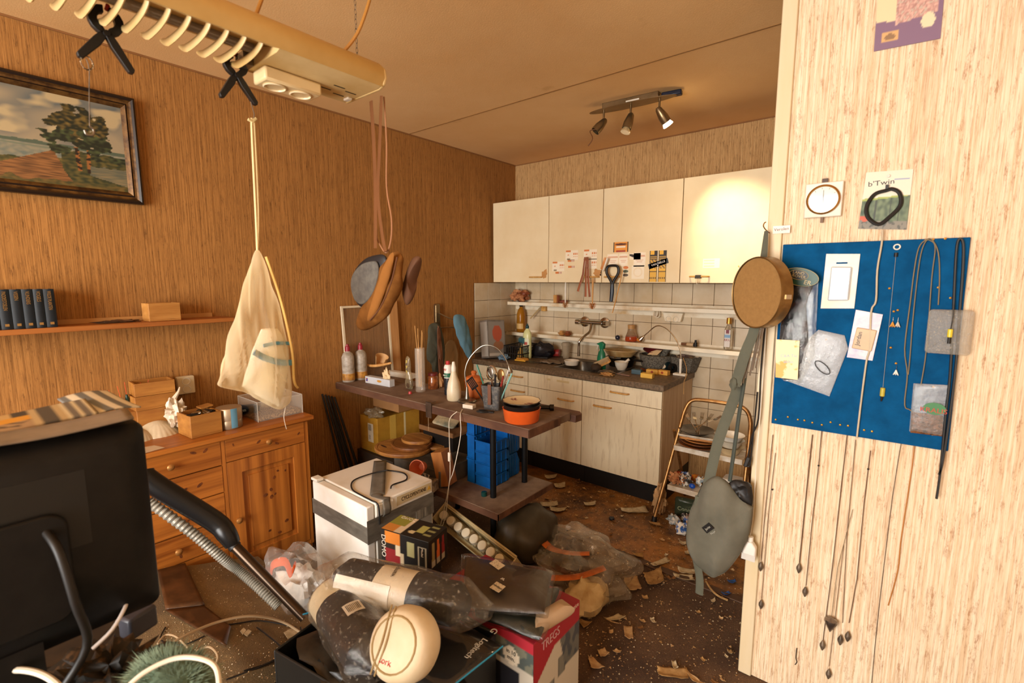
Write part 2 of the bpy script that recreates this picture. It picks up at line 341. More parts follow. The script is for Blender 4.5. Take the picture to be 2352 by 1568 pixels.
for X_, Z_ in ((.84, 1.677), (.845, 1.63), (.725, 1.585)): sticker(1, X_, Z_, .062, .016, lambda u, v: OR if u < .5 else (RD if int(u*14) % 2 else CR), n=14)
def wrapper(u, v):
    if u < .06 or u > .94: return BK
    if .2 < u < .8 and .42 < v < .62: return CR
    if .2 < u < .8 and v < .18: return RD
    if .12 < u < .88 and .66 < v < .9: return lin('#c87b2a') if (u-.5)**2*4+(v-.78)**2*60 > .6 else lin('#5b2d18')
    return lin('#e89a3c')
o = sticker(2, 1.262, 1.765, .118, .072, wrapper)
def badge(u, v):
    if (u-.5)**2+(v-.55)**2 > .24: return lin('#f0e2c6')
    if abs(v-.75) < .05 or abs(v-.45) < .03 and abs(u-.5) < .3 or abs(v-.33) < .03 and abs(u-.5) < .25: return lin('#d8a888')
    return lin('#f3e6cf')
sticker(2, 1.20, 1.672, .09, .09, badge); sticker(2, 1.285, 1.672, .07, .09, badge); sticker(2, 1.41, 1.672, .09, .10, badge)
sticker(2, 1.400, 1.583, .095, .095, lambda u, v: lin('#ead7b4') if .3 < ((u-.5)**2+(v-.5)**2)*4 < .55 else CR)
sticker(2, 1.375, 1.695, .085, .045, lambda u, v: BK if abs(v-.5-(u-.5)*-.5) < .3*(1-abs(u-.55)) else CR)
for Z_, cc in ((1.617, OR), (1.59, lin('#56604a')), (1.563, lin('#5a4a38'))): sticker(2, 1.306, Z_, .045, .022, lambda u, v, cc=cc: cc if (u-.5)**2+(v-.5)**2 < .23 else CR, n=12)
def pack(u, v):
    if u < .06 or u > .94: return BK
    if v > .86: return YL if .1 < u < .6 and v > .88 else BK
    if v > .70: return BK if int(v*60) % 3 else lin('#c9a050')
    if v > .44: return lin('#d9a63e') if int(u*7+v*23) % 3 else lin('#4a4038')
    if v > .34: return YL
    if v > .31: return BK
    return lin('#dba93c') if not (.1 < v < .14 and int(u*9) % 2) else BK
for X_ in (1.513, 1.578): sticker(2, X_, 1.622, .056, .215, pack, 'card_pack', 36)
o = sticker(2, 1.548, 1.640, .145, .036, lambda u, v: lin('#ece6da') if (.1 < v < .3 and .15 < u < .75) else lin('#27303a'), 'paper_band', 20, rot=R(17))
tx = MB(); tx.text('VAN NELLE', .02, MX(), 0); q = tx.build('paper_band', mat('#f2ece0', .5), wall_units[2][1]); q.matrix_local = frm((1.548-1.113, -.0017, 1.642-1.508), (1, 0, 0), (0, 0, 1)) @ loc(rz=R(17))
sticker(3, 1.903, 1.635, .105, .062, lambda u, v: lin('#e2d2a8') if int(v*7) % 2 and .08 < u < .7 else lin('#f4ead2'))
# keyhole + binder clip
t, d, x0 = wall_units[3]
q = MB().cyl((0, 0, 0), (0, -.004, 0), .004).build('keyhole', mat('#b98a3a', .3, .8), d); q.location = (2.07-x0, 0, .105)
t = thing('binder_clip', 'black binder clip gripping the handle of the brightly lit wall cabinet', 'clip', (1.832, -.376, 1.548))
MB().prism([(-.012, -.011), (.012, -.011), (.003, .012), (-.003, .012)], -.018, .018, T=MX.Rotation(pi/2, 4, 'Y') @ MX.Rotation(pi/2, 4, 'Z')).build('clip_body', m_black, t)
for sx in (-1, 1): MB().tube([(-.008, sx*.012, -.008), (-.006, sx*.014, -.045), (.006, sx*.014, -.045), (.008, sx*.012, -.008)], .0012, 6).build('wire_lever', m_chrome, t)

# worktop with inset sink
m_top = mat('#80694f', .5, col2='#54432f', ns=60, lo=.35, hi=.65, bump=.3, bs=120)
t = thing('worktop', 'grey speckled kitchen worktop with an inset steel sink', 'worktop', (0, 0, 0))
b = MB(); SX0, SX1, SY0, SY1 = .80, 1.30, -.50, -.13
b.box((.006, -.615, .806), (SX0, -.012, .846)); b.box((SX1, -.615, .806), (1.725, -.012, .846)); b.box((SX0, -.615, .806), (SX1, SY0, .846)); b.box((SX0, SY1, .806), (SX1, -.012, .846))
b.build('slab', m_top, t, bev=.002)
b = MB(); 
def ring(w_, h, z, r): return [(x+(SX0+SX1)/2, y+(SY0+SY1)/2, z) for x, y in rrect(w_, h, r, 4)]
rings = [ring(.53, .40, .848, .03), ring(.50, .37, .849, .03), ring(.49, .36, .845, .04), ring(.47, .34, .70, .06), ring(.06, .06, .694, .028)]
vs = [p for r_ in rings for p in r_]; n = len(rings[0]); b.add(vs, [(i*n+j, i*n+(j+1) % n, (i+1)*n+(j+1) % n, (i+1)*n+j) for i in range(4) for j in range(n)]+[tuple(range(4*n, 5*n))])
b.build('sink', m_steel, t)

# base units
def base_unit(x0, x1, rows, lb, side=False):
    t = thing('base_cabinet', lb, 'cabinet', (x0, -.6, 0), group='cream kitchen base cabinets'); W_ = x1-x0
    b = MB(); z0 = .15; b.box((.016, .02, z0), (W_-.016, .585, z0+.016)); b.box((0, .02, z0), (.016, .585, .804)); b.box((W_-.016, .02, z0), (W_, .585, .804)); b.box((.016, .57, z0+.016), (W_-.016, .585, .804)); b.box((.02, .02, .45), (W_-.02, .57, .46))
    b.build('body', m_sidew if side else m_cab_dirty, t)
    MB().box((0, .06, 0), (W_, .075, z0)).build('plinth', m_black, t)
    if side: MB().box((W_-.02, .075, 0), (W_, .585, z0)).build('plinth', m_black, t)
    for kind, z0, z1, hx in rows:
        d = MB().box((.0015, 0, z0+.002), (W_-.0015, .02, z1-.002)).build(kind, m_cab_dirty, t, bev=.0015)
        if hx is not None: h = bow_handle(.14).build('handle', m_hdl, d); h.location = (hx, 0, z1-.05)
    return t
base_unit(.008, .608, [('drawer', .68, .80, .48), ('drawer', .52, .68, .5), ('drawer', .34, .52, .5), ('drawer', .15, .34, .5)], 'cream base cabinet of drawers in the left corner behind the bench')
base_unit(.610, 1.107, [('drawer', .68, .80, None), ('drawer', .52, .68, .36), ('door', .15, .52, None)], 'narrow cream base cabinet in the middle with taped top front')
u = base_unit(1.109, 1.712, [('drawer', .68, .80, .30), ('door', .15, .68, .17)], 'wide cream base cabinet at the right end with one door', True)
for x_, w_ in ((.20, .035), (.33, .11)):
    q = MB().box((-w_/2, -.0012, -.008), (w_/2, -.0002, .008)).build('tape_strip', mat('#d8c290', .5), [o for o in col.objects if o.name.startswith('base_cabinet')][1]); q.location = (x_, 0, .765)

# tiled wall shelves
m_shelf = mat('#eadfc6', .4, col2='#c9a673', ns=5, lo=.5, hi=.75)
for z, lb, x0 in ((1.327, 'upper narrow cream shelf along the kitchen tiles', .02), (1.045, 'lower narrow cream shelf along the kitchen tiles below the tap', .006)):
    t = thing('wall_shelf', lb, 'shelf', (x0, -.01, z), group='narrow shelves along the tiles')
    MB().box((0, -.135, -.03), (2.3, -.130, .0)).box((0, -.13, -.012), (2.3, 0, -.004)).build('board', m_shelf, t, bev=.002)
    MB().box((0, -.004, -.075), (2.3, 0, .014)).build('back_strip', m_shelf, t)
# wall tap
t = thing('wall_tap', 'chrome two-handled wall tap with a swan-neck spout over the sink', 'tap', (.865, -.012, 1.172))
for sx in (-.085, .105): MB().lathe([(0, 0), (.046, 0), (.043, .009), (.018, .015), (.014, .05)], T=loc(sx, 0, 0, rx=pi/2)).build('wall_flange', m_chrome, t)
MB().tube([(-.085, -.05, 0), (.105, -.05, 0)], .019, 14).build('mixer_body', m_chrome, t)
for sx, s2 in ((-.10, -1), (.12, 1)):
    MB().tube([(sx, -.05, 0), (sx+s2*.012, -.06, 0), (sx+s2*.04, -.066, 0)], [.016, .024, .022], 10).build('tap_handle', m_chrome, t)
MB().tube([(.01, -.06, -.01), (.015, -.09, -.07), (-.01, -.14, -.11), (-.035, -.17, -.15), (-.04, -.17, -.19), (-.04, -.17, -.275)], [.012, .011, .010, .010, .011, .012], 10, k=6).build('spout', m_chrome, t)
# double socket under upper shelf, loose bracket sockets
t = thing('wall_socket', 'cream double socket under the upper tile shelf', 'socket', (1.555, -.016, 1.250)); t.scale = (1.1, 1.1, 1.1)
b = MB(); b.prism([(-.055, -.03), (.055, -.03), (.07, .03), (-.07, .03)], 0, .035, T=FRONT(0, 0, 0)); b.build('housing', m_shelf, t, bev=.003)
for sx in (-.028, .022): MB().lathe([(.019, 0), (.019, .004), (.016, .004), (.014, -.006), (0, -.008)], T=loc(sx, -.035, -.012, rx=pi/2)).build('socket_outlet', m_white, t)
t = thing('cable_tangle', 'short knotted cable hanging under the upper shelf beside the double socket', 'cable', (1.43, -.05, 1.30))
MB().tube([(-.02, 0, 0), (-.025, 0, -.04), (.0, -.01, -.05), (.01, 0, -.01), (-.005, 0, -.055), (.02, 0, -.05), (.015, .02, 0)], .004, 6, k=5).build('cable', m_shelf, t)
t = thing('pipe_bracket', 'small cream pipe bracket with a rod below the upper shelf', 'bracket', (.36, -.03, 1.275))
MB().cb((0, 0, 0), (.05, .03, .06)).build('clamp', m_hdl, t, bev=.004); MB().tube([(-.02, -.02, .01), (-.12, -.05, -.10)], .006, 8).build('rod', mat('#b59a6a', .5), t)

# ---- things hanging from the wall cabinets
m_wood_r = mat('#a2592c', .55, col2='#7c3f1c', ns=30, st=(1, 1, .1)); m_wood_l = mat('#d7a566', .55, col2='#b8823f', ns=30, st=(1, 1, .1))
for i, (x, dx, ln) in enumerate(((.985, -.028, .26), (1.0, .0, .30), (1.015, .012, .30))):
    b = MB(); b.tube([(0, 0, 0), (dx*.5, 0, -ln*.5), (dx*2.0, 0, -ln)], [.006, .008, .010], 6, flat=(1, .35)); 
    solo('wooden_spatula', b, m_wood_r, ['reddish wooden spatula splayed left, hung on the second wall cabinet handle', 'middle reddish wooden spatula of three hung on the wall cabinet handle', 'rightmost reddish wooden spatula of three hung on the wall cabinet handle'][i], 'spatula', (x, -.387-.004*i, 1.70), group='wooden spatulas on the cabinet handle')
def dish_brush(at, lb, hm, L, bm, rz=0, head=.028):
    t = thing('dish_brush', lb, 'brush', at, rz)
    MB().tube([(0, 0, 0), (0, 0, -L*.3), (0, 0, -L*.7), (0, 0, -L)], [.005, .008, .006, .005], 8, k=3).build('handle', hm, t)
    b = MB(); 
    for i in range(70):
        a = i*2.4; e = -pi/2+pi*(i+.5)/70*.8; d = V((cos(a)*cos(e), sin(a)*cos(e), sin(e))); b.tube([d*.006, d*head], .0012, 3, T=loc(0, 0, -L-.008), cap=False)
    b.build('bristles', bm, t); return t
dish_brush((.76, -.30, 1.508), 'white dish brush with brown round bristles hanging under the wall cabinets', m_white, .17, mat('#b8804a', .8))
dish_brush((1.057, -.385, 1.545), 'dish brush with a light wooden handle hanging from the cabinet handle', m_wood_l, .20, mat('#b9702c', .8), head=.03)
t = thing('potato_peeler', 'black loop-handled tool with a dark blue grip hanging on the third cabinet handle', 'peeler', (1.222, -.392, 1.60)); t.scale = (1.35, 1.2, 1.15)
MB().tube([(-.03, 0, .02), (.0, 0, .028), (.03, 0, .02), (.034, 0, -.02), (.006, 0, -.075), (0, 0, -.11), (-.006, 0, -.075), (-.034, 0, -.02)], .008, 8, closed=True, k=4).build('loop', m_black, t)
MB().tube([(0, 0, -.09), (0, 0, -.14), (-.004, 0, -.20)], [.010, .012, .010], 8, k=3).build('grip', mat('#1c2633', .4), t)
t = thing('whisk_brush', 'small brush with orange bristles hooked beside the black loop handle', 'brush', (1.16, -.385, 1.64))
MB().cb((0, 0, 0), (.012, .015, .10), T=loc(ry=R(20))).build('handle', m_white, t)
b = MB()
for i in range(40): b.tube([(.004, 0, -.045+.0022*i), (-.028, .01*sin(i*2), -.04+.0022*i)], .0015, 3, T=loc(ry=R(20)))
b.build('bristles', mat('#d9822e', .8), t)
solo('wooden_stick', MB().tube([(.035, 0, 0), (0, 0, -.16), (-.035, 0, -.30), (-.04, 0, -.31)], .0045, 6, k=3), m_wood_l, 'thin pale wooden stick hanging slanted in front of the upper tile shelf', 'stick', (1.27, -.395, 1.60))
solo('wrapped_bread', MB().ball((0, 0, 0), (.10, .055, .055), 28, amp=.5, fr=2.5, seed=3), mat('#c68a5e', .25, col2='#7d3d24', ns=16, lo=.4, hi=.6, coat=.8, bump=.8, bs=40), 'brown plastic-wrapped bread loaf on the left end of the upper tile shelf', 'bread', (.11, -.075, 1.385))
b = MB(); b.cb((0, 0, .035), (.035, .03, .07)); b.cb((.027, 0, .035), (.014, .03, .066), 1)
solo('wooden_block', b, [m_wood_l, m_wood_r], 'pale wooden block standing on the upper tile shelf', 'block', (.52, -.08, 1.327), bev=.002)
solo('sponge', MB().ball((0, 0, 0), (.04, .02, .014), 14, amp=.3, fr=2), mat('#8a4a38', .8), 'dark reddish sponge lying beside the wooden block on the upper shelf', 'sponge', (.60, -.08, 1.341))
# ---- things on the worktop and the tile shelves
def wt(px, py, z=.847):
    p = onz(z, px, py)
    if p.y > -.085: p = ony(-.085, px, py)
    return (p.x, p.y, z)
def on_shelf(px, y=-.075, up=False): p = ony(y, px, 700); return (p.x, y, 1.327 if up else 1.045)
def bottle(name, lb, cat, at, prof, mats, cap=None, capm=None, label=None, rz=0, **k):
    t = thing(name, lb, cat, at, rz); MB().lathe(prof, n=24).build('bottle_body', mats, t)
    if cap: MB().lathe(cap, n=18).build('cap', capm, t)
    return t
m_glass = mat('#f4efe4', .05, trans=.92, ior=1.35, spec=.5, col2='#efe8d8')
# silver carton leaning in the corner, orange figure on it
t = thing('carton_box', 'tall silver-grey carton with an orange round print leaning in the worktop corner', 'box', (.135, -.47, .848), R(-8), rot=(R(-4), R(-9), R(-8)))
bx = MB(); bx.box((-.05, -.10, 0), (.05, .10, .33)); bx.build('carton', mat('#8d857c', .45, .2, col2='#6f665c'), t, bev=.002)
picture(pm := MB(), (0, 0, 0), .18, .30, lambda u, v: lin('#b8563a') if ((u-.55)/.3)**2+((v-.66)/.24)**2 < 1 else (lin('#9a6a4a') if ((u-.6)/.32)**2+((v-.3)/.14)**2 < 1 else (lin('#c7bdae') if v < .1 else lin('#8f867c'))), 30, T=SIDE(.0506, 0, .165))
picture(pm, (0, 0, 0), .09, .30, lambda u, v: lin('#b0a89c'), 4, T=FRONT(0, -.1006, .165)); pm.build('print', vcol_mat(.5), t, smooth=False)
# black wire basket and clutter in the corner
t = thing('crate', 'black plastic crate in the worktop corner behind the detergent bottle', 'crate', (.31, -.31, .848), R(5))
b = MB(); b.box((-.09, -.13, 0), (.09, .13, .006)); 
for i in range(9): x = -.09+.0225*i; b.box((x-.003, -.13, 0), (x+.003, -.126, .11)); b.box((x-.003, .126, 0), (x+.003, .13, .11))
for i in range(12): y = -.13+.0236*i; b.box((.086, y-.003, 0), (.09, y+.003, .11)); b.box((-.09, y-.003, 0), (-.086, y+.003, .11))
b.build('body', m_black, t); b = MB()
for z in (.05, .115): b.tube([(-.09, -.13, z), (.09, -.13, z), (.09, .13, z), (-.09, .13, z)], .005, 6, closed=True)
b.build('rim', m_black, t)
solo('cleaning_cloth', MB().ball((0, 0, 0), (.05, .04, .022), 22, amp=.7, fr=3, seed=5), mat('#6f8ba0', .9, bump=.6, bs=80), 'crumpled pale blue cloth at the front left of the worktop', 'cloth', V(wt(1155, 826))+V((0, .01, .02)))
solo('black_bag', MB().ball((0, 0, 0), (.11, .07, .07), 26, amp=.35, fr=2.5, seed=9), mat('#1e1c20', .4, bump=.4, bs=30), 'black crumpled bag behind the detergent bottle on the worktop', 'bag', (.44, -.16, .905))
solo('can', MB().cyl((0, -.04, 0), (0, .05, 0), .028), [mat('#3f6f78', .4)], 'teal tin lying on the black crate in the worktop corner', 'can', (.33, -.30, 1.0), rz=R(60))
# detergent bottle
p = V(wt(1211, 822)); t = thing('detergent_bottle', 'pale yellow detergent bottle with a dark cap standing on the worktop', 'bottle', p); t.scale = (1.1, 1.1, 1.1)
MB().lathe([(0, 0), (.034, 0), (.038, .01), (.037, .10), (.036, .15), (.038, .185), (.028, .215), (.014, .232), (.013, .238)], T=MX.Diagonal((1, .75, 1, 1))).build('bottle_body', mat('#dfe0a4', .3, col2='#c8c98c'), t)
MB().lathe([(.013, .238), (.014, .24), (.013, .258), (.007, .264), (.006, .275), (0, .276)]).build('cap', mat('#1d4248', .4), t)
def lblpic(u, v): return lin('#b3493a') if .55 < v < .75 and .3 < u < .8 else (lin('#496a5c') if v < .4 and int(u*8+v*8) % 2 else lin('#dfe2c0'))
q = MB(); q.grid(lambda u, v: (.0385*sin((u-.5)*1.8), -.0290*cos((u-.5)*1.8), .05+.11*v), 12, 14, colfn=lblpic); q.build('front_label', vcol_mat(.4), t)
# amber oil bottle on the lower shelf
p = on_shelf(1197, -.075); t = thing('oil_bottle', 'large amber oil bottle with a black cap on the lower tile shelf', 'bottle', p)
MB().lathe([(0, 0), (.040, 0), (.043, .01), (.042, .13), (.040, .17), (.030, .205), (.016, .225), (.014, .24)]).build('bottle_body', mat('#c98a2a', .12, col2='#a86a18', ns=4, trans=.45, ior=1.3), t)
MB().lathe([(.015, .235), (.017, .238), (.017, .262), (0, .264)]).build('cap', m_black, t)
MB().grid(lambda u, v: (.0436*sin((u-.5)*2.2), -.0436*cos((u-.5)*2.2), .03+.05*v), 12, 3).build('front_label', mat('#cfa766', .5), t)
# sponges, cardboard triangle, trays, leaf skimmer
solo('cardboard_triangle', MB().prism([(-.045, 0), (.05, 0), (-.005, .11)], -.006, .006, T=FRONT(0, 0, 0)), mat('#d9a94e', .7), 'yellow cardboard triangle standing on the worktop left of the detergent bottle', 'cardboard', wt(1193, 822), rot=(R(-12), 0, R(-20)))
solo('scouring_sponge', MB().cb((0, 0, .012), (.10, .06, .024)), mat('#d09238', .8, bump=.3), 'flat yellow scouring sponge lying at the front left of the worktop', 'sponge', wt(1200, 828), rz=R(-15), bev=.005)
t = thing('kitchen_knife', 'knife with a yellow handle lying on the worktop edge', 'knife', wt(1208, 829, .856), R(4))
MB().cb((-.055, 0, 0), (.11, .02, .012)).build('handle', mat('#e0a838', .4), t, bev=.003); MB().prism([(0, -.012), (.13, -.010), (.15, .008), (0, .012)], -.001, .001).build('blade', mat('#3a3630', .4, .6), t)
solo('black_tray', MB().cb((0, 0, .008), (.16, .12, .016)), m_black, 'small black tray lying on the worktop in front of the black bag', 'tray', wt(1245, 820), rz=R(12), rot=(R(3), 0, R(12)), bev=.005)
solo('foil_sheet', MB().grid(lambda u, v: ((u-.5)*.20, (v-.5)*.15, .012+.02*NZ.noise(V((u*5, v*5, 2)))), 18, 14), mat('#7d6c58', .4, .3, bump=.8, bs=40), 'crumpled grey-brown foil sheet on the worktop left of the sink', 'foil', wt(1270, 833), rz=R(10), thick=.002)
t = thing('snack_tube', 'red and white cardboard tube lying on the worktop beside the beaker', 'tube', V(wt(1268, 810))+V((0, .0, .036)), R(15))
MB().cyl((-.07, 0, 0), (.07, 0, 0), .033).build('tube_body', mat('#b23a34', .4, col2='#8f2a26'), t); MB().cyl((-.076, 0, 0), (-.069, 0, 0), .035).build('lid', m_white, t)
t = thing('plastic_beaker', 'cloudy empty plastic beaker upside down on the worktop by the sink', 'beaker', wt(1300, 815))
MB().lathe([(.026, 0), (.036, .11), (.041, .112), (.041, .13), (.034, .14), (.0, .142)]).build('beaker_body', mat('#c4b49a', .25, trans=.35, ior=1.2, alpha=.7), t)
solo('enamel_bowl', MB().lathe([(0, .002), (.05, .002), (.058, .035), (.061, .036), (.06, .04), (.054, .036), (.047, .008), (0, .007)]), m_white, 'white enamel bowl half over the left end of the sink', 'bowl', wt(1313, 838, .85))
# soap dishes on lower shelf
for px, lb, mm in ((1291, 'light brown soap dish with a wooden cube on the lower tile shelf', m_wood_l), (1305, 'brown nut brush beside the soap dish on the lower tile shelf', m_wood_r)):
    p = on_shelf(px, -.07); t = thing('soap_dish', lb, 'soap dish', p); MB().lathe([(0, 0), (.02, 0), (.036, .02), (.034, .022), (.018, .006), (0, .006)]).build('dish', mm, t); MB().cb((0, 0, .025), (.03, .03, .03)).build('soap', mm, t, bev=.004)
# spray bottle
p = V(wt(1381, 848)); t = thing('spray_bottle', 'green trigger spray bottle standing at the right rim of the sink', 'spray bottle', p, R(-10))
g = mat('#1f7a55', .35, col2='#185c42')
MB().lathe([(0, 0), (.035, 0), (.037, .01), (.036, .09), (.028, .13), (.015, .15), (.014, .16)], T=MX.Diagonal((1, .8, 1, 1))).build('bottle_body', g, t)
b = MB(); b.prism([(-.045, .195), (.0, .215), (.028, .20), (.022, .16), (-.012, .155), (-.018, .185)], -.014, .014, T=FRONT(0, 0, 0)); b.build('spray_head', g, t, bev=.004)
MB().tube([(-.028, 0, .19), (-.04, 0, .17), (-.045, 0, .15)], .004, 6, k=3).build('trigger', m_white, t)
t = thing('scrub_brush', 'wooden scrub brush with cream bristles leaning against the green spray bottle', 'brush', V(wt(1388, 850))+V((0, -.02, .045)), rot=(R(20), R(-28), R(5)))
MB().prism(rrect(.14, .045, .02), 0, .014).build('back', m_wood_l, t)
b = MB()
for i in range(14):
    for j in range(5): x = -.06+.0092*i; y = -.016+.008*j; b.tube([(x, y, .012), (x*1.05, y*1.2, .04)], .0022, 4)
b.build('bristles', mat('#d9c096', .9), t)
solo('coconut_shell', MB().ball((0, 0, 0), (.04, .035, .03), 20, amp=.25, fr=4), mat('#3b2c1e', .8, bump=.5), 'dark brown rough lump in front of the green spray bottle', 'lump', V(wt(1368, 852))+V((0, 0, .028)))
# pans
t = thing('casserole_dish', 'cream oval oven dish stacked on a black pan at the back of the worktop', 'dish', (1.17, -.12, .925), R(4))
MB().lathe([(0, 0), (.10, 0), (.135, .045), (.145, .047), (.143, .052), (.125, .05), (.095, .008), (0, .008)], T=MX.Diagonal((1, .68, 1, 1)), n=36).build('dish_body', mat('#cdb182', .3, col2='#a7834e', ns=9), t)
t = thing('frying_pan', 'black pan under the cream oval dish', 'pan', (1.18, -.125, .848)); MB().lathe([(0, 0), (.09, 0), (.115, .07), (.118, .072), (.112, .072), (.088, .006), (0, .006)], n=32).build('pan_body', m_black, t)
MB().tube([(.11, -.02, .06), (.20, -.05, .066), (.24, -.06, .066)], [.008, .010, .011], 8).build('handle', m_black, t)
for i, (px, py, lb) in enumerate(((1411, 838, 'rear white porcelain mortar half hidden, wooden pestle in it'), (1427, 849, 'front white porcelain mortar on the worktop with its pestle leaning right'))):
    t = thing('mortar', lb, 'mortar', wt(px, py), group='white porcelain mortars')
    MB().lathe([(0, 0), (.03, 0), (.032, .006), (.045, .03), (.051, .06), (.054, .062), (.051, .064), (.046, .06), (.03, .015), (0, .01)]).build('mortar_bowl', m_white, t)
    MB().tube([(0, 0, .02), (.03 if i else 0, .01, .065), (.055 if i else .0, .015, .085)], [.014, .008, .011], 10).build('pestle', m_white if i else m_wood_l, t)
m_gran = mat('#736e62', .85, col2='#443f37', ns=140, lo=.4, hi=.6, bump=.8, bs=180)
p = V(wt(1508, 845)); t = thing('granite_mortar', 'large rough grey granite mortar with a pestle and a red bowl in it', 'mortar', p, group='large granite mortars'); t.scale = (1.15, 1.15, 1.15)
gp = [(0, 0), (.085, 0), (.10, .03), (.112, .08), (.115, .10), (.10, .102), (.09, .07), (.06, .04), (0, .03)]
MB().lathe(gp, n=32).build('mortar_bowl', m_gran, t); MB().tube([(.02, 0, .05), (.06, .0, .13), (.075, 0, .155)], [.025, .02, .024], 12).build('pestle', m_gran, t)
t = thing('granite_mortar', 'second granite mortar with scraps in it at the right end of the worktop', 'mortar', V(wt(1567, 843))+V((.0, .05, 0)), group='large granite mortars'); t.scale = (1.15, 1.15, 1.15)
MB().lathe([(0, 0), (.07, 0), (.08, .03), (.10, .09), (.102, .10), (.09, .10), (.07, .05), (0, .04)], n=8).build('mortar_bowl', m_gran, t); MB().ball((0, 0, .09), (.07, .07, .02), 20, amp=.6, fr=6).build('scraps', mat('#a58a60', .9, col2='#4a3a58', ns=30), t)
MB().prism(rrect(.20, .03, .012), 0, .02, T=loc(-.02, .06, .13, ry=R(18))).build('pestle', m_gran, t)
t = thing('red_bowl', 'dark red shallow bowl lying in the granite mortar', 'bowl', p+V((-.04, .02, .119)), rot=(R(10), R(4), 0)); MB().lathe([(0, 0), (.03, 0), (.075, .028), (.077, .032), (.07, .03), (.028, .006), (0, .006)]).build('bowl_body', mat('#7d1f26', .3), t)
solo('paper_scrap', MB().prism([(-.05, -.02), (.03, -.03), (.055, .02), (.01, .03), (-.03, .012)], 0, .0015), mat('#d8bb90', .8), 'beige torn paper piece in the granite mortar', 'paper', p+V((.0, -.055, .135)), rot=(R(35), R(-8), 0))
p = V(wt(1526, 852)); t = thing('enamel_mug', 'dark green mug with a cream oval label near the worktop edge', 'mug', p+V((0, 0, 0)))
MB().lathe([(0, .003), (.036, .003), (.04, .01), (.04, .075), (.037, .077), (.034, .073), (.034, .012), (0, .01)]).build('mug_body', mat('#16282a', .3, col2='#0f1b1c'), t)
MB().grid(lambda u, v: (.0406*sin((u-.5)*1.2), -.0406*cos((u-.5)*1.2), .042+.04*(v-.5)*sqrt(max(0, 1-(2*u-1)**2))), 10, 6, colfn=lambda u, v: lin('#c9b496') if abs(v-.5) < .42 else lin('#3a6a4a')).build('oval_label', vcol_mat(.5), t)
MB().tube([(.038, -.01, .06), (.065, -.02, .055), (.066, -.02, .03), (.038, -.01, .02)], .006, 8, k=4).build('handle', mat('#16282a', .3), t)
solo('adhesive_tape_roll', MB().lathe([(.018, -.012), (.034, -.012), (.034, .012), (.018, .012), (.018, -.012)], T=MX.Rotation(pi/2, 4, 'X')), m_black, 'black roll standing upright beside the dark green mug', 'roll', V(wt(1545, 855))+V((0, -.01, .034)), rz=R(60))
for i, (px, py, w_, cc, lb, rz) in enumerate(((1463, 858, .07, '#3f5a66', 'small grey-blue box lying near the front edge of the worktop', 6), (1487, 867, .085, '#e8b84a', 'yellow matchbox nearest the front edge of the worktop', 2), (1499, 858, .085, '#dfa83c', 'yellow matchbox with a red spot behind the nearest one', 8), (1524, 860, .08, '#e3a84a', 'rightmost orange-yellow matchbox standing by the mug', -6))):
    t = thing('small_box' if i == 0 else 'matchbox', lb, 'box', wt(px, py), R(rz), group=None if i == 0 else 'yellow matchboxes')
    MB().cb((0, 0, .016), (w_, .045, .032)).build('sleeve', mat(cc, .5), t, bev=.001)
    if i > 1: MB().cyl((0, -.0226, .017), (0, -.0232, .017), .009).build('printed_spot', mat('#b04a2a', .5), t)
# gooseneck lamp clipped at the right end
p = V(wt(1562, 862)); t = thing('gooseneck_lamp', 'thin white gooseneck lamp on the worktop arching over the granite mortars', 'lamp', p, R(0))
MB().cb((0, 0, .008), (.09, .05, .016)).build('base', m_white, t, bev=.004); MB().cyl((0, 0, .016), (0, 0, .12), .007, .010).build('stem', m_white, t)
q = ony(p.y, 1458, 756)
MB().tube([(0, 0, .12), (-.01, 0, .19), (-.05, 0, .27), (-.12, 0, .335), (-.19, 0, .345), (-.255, 0, .29), (-.285, 0, .262)], .0045, 8, k=8).build('gooseneck', m_chrome, t)
MB().tube([(-.28, 0, .266), (-.30, 0, .245), (-.312, 0, .232)], [.006, .018, .02], 12).build('lamp_head', m_chrome, t)
MB().tube([(.02, -.01, .13), (.05, -.02, .06), (.055, -.04, .0), (.05, -.055, -.03), (.05, -.056, -.12)], .002, 6, k=5).build('cord', m_wood_l, t)
# wire whisk and cutlery lying along the front edge
t = thing('wire_whisk', 'thin wire utensil lying along the front of the worktop', 'whisk', wt(1410, 858), R(-12)); b = MB()
for s_ in (-1, 0, 1): b.tube([(-.16, .0, .01), (-.06, s_*.012, .014), (.03, 0, .006)], .0016, 5, k=5)
b.build('wires', m_chrome, t); MB().cyl((.03, 0, .006), (.14, .0, .006), .005).build('handle', mat('#8a6a5a', .5), t)
solo('kitchen_scraps', MB().ball((0, 0, 0), (.05, .03, .012), 20, amp=.8, fr=5, seed=2), mat('#a56a3a', .8, col2='#c9a060', ns=60), 'brown food scraps lying on the worktop in front of the mortars', 'scraps', V(wt(1395, 862))+V((0, 0, .008)))
solo('wooden_clothes_peg', MB().cb((0, 0, .006), (.07, .012, .01)), m_wood_r, 'reddish wooden peg lying on the worktop behind the yellow matchboxes', 'peg', wt(1478, 850), rz=R(-40))
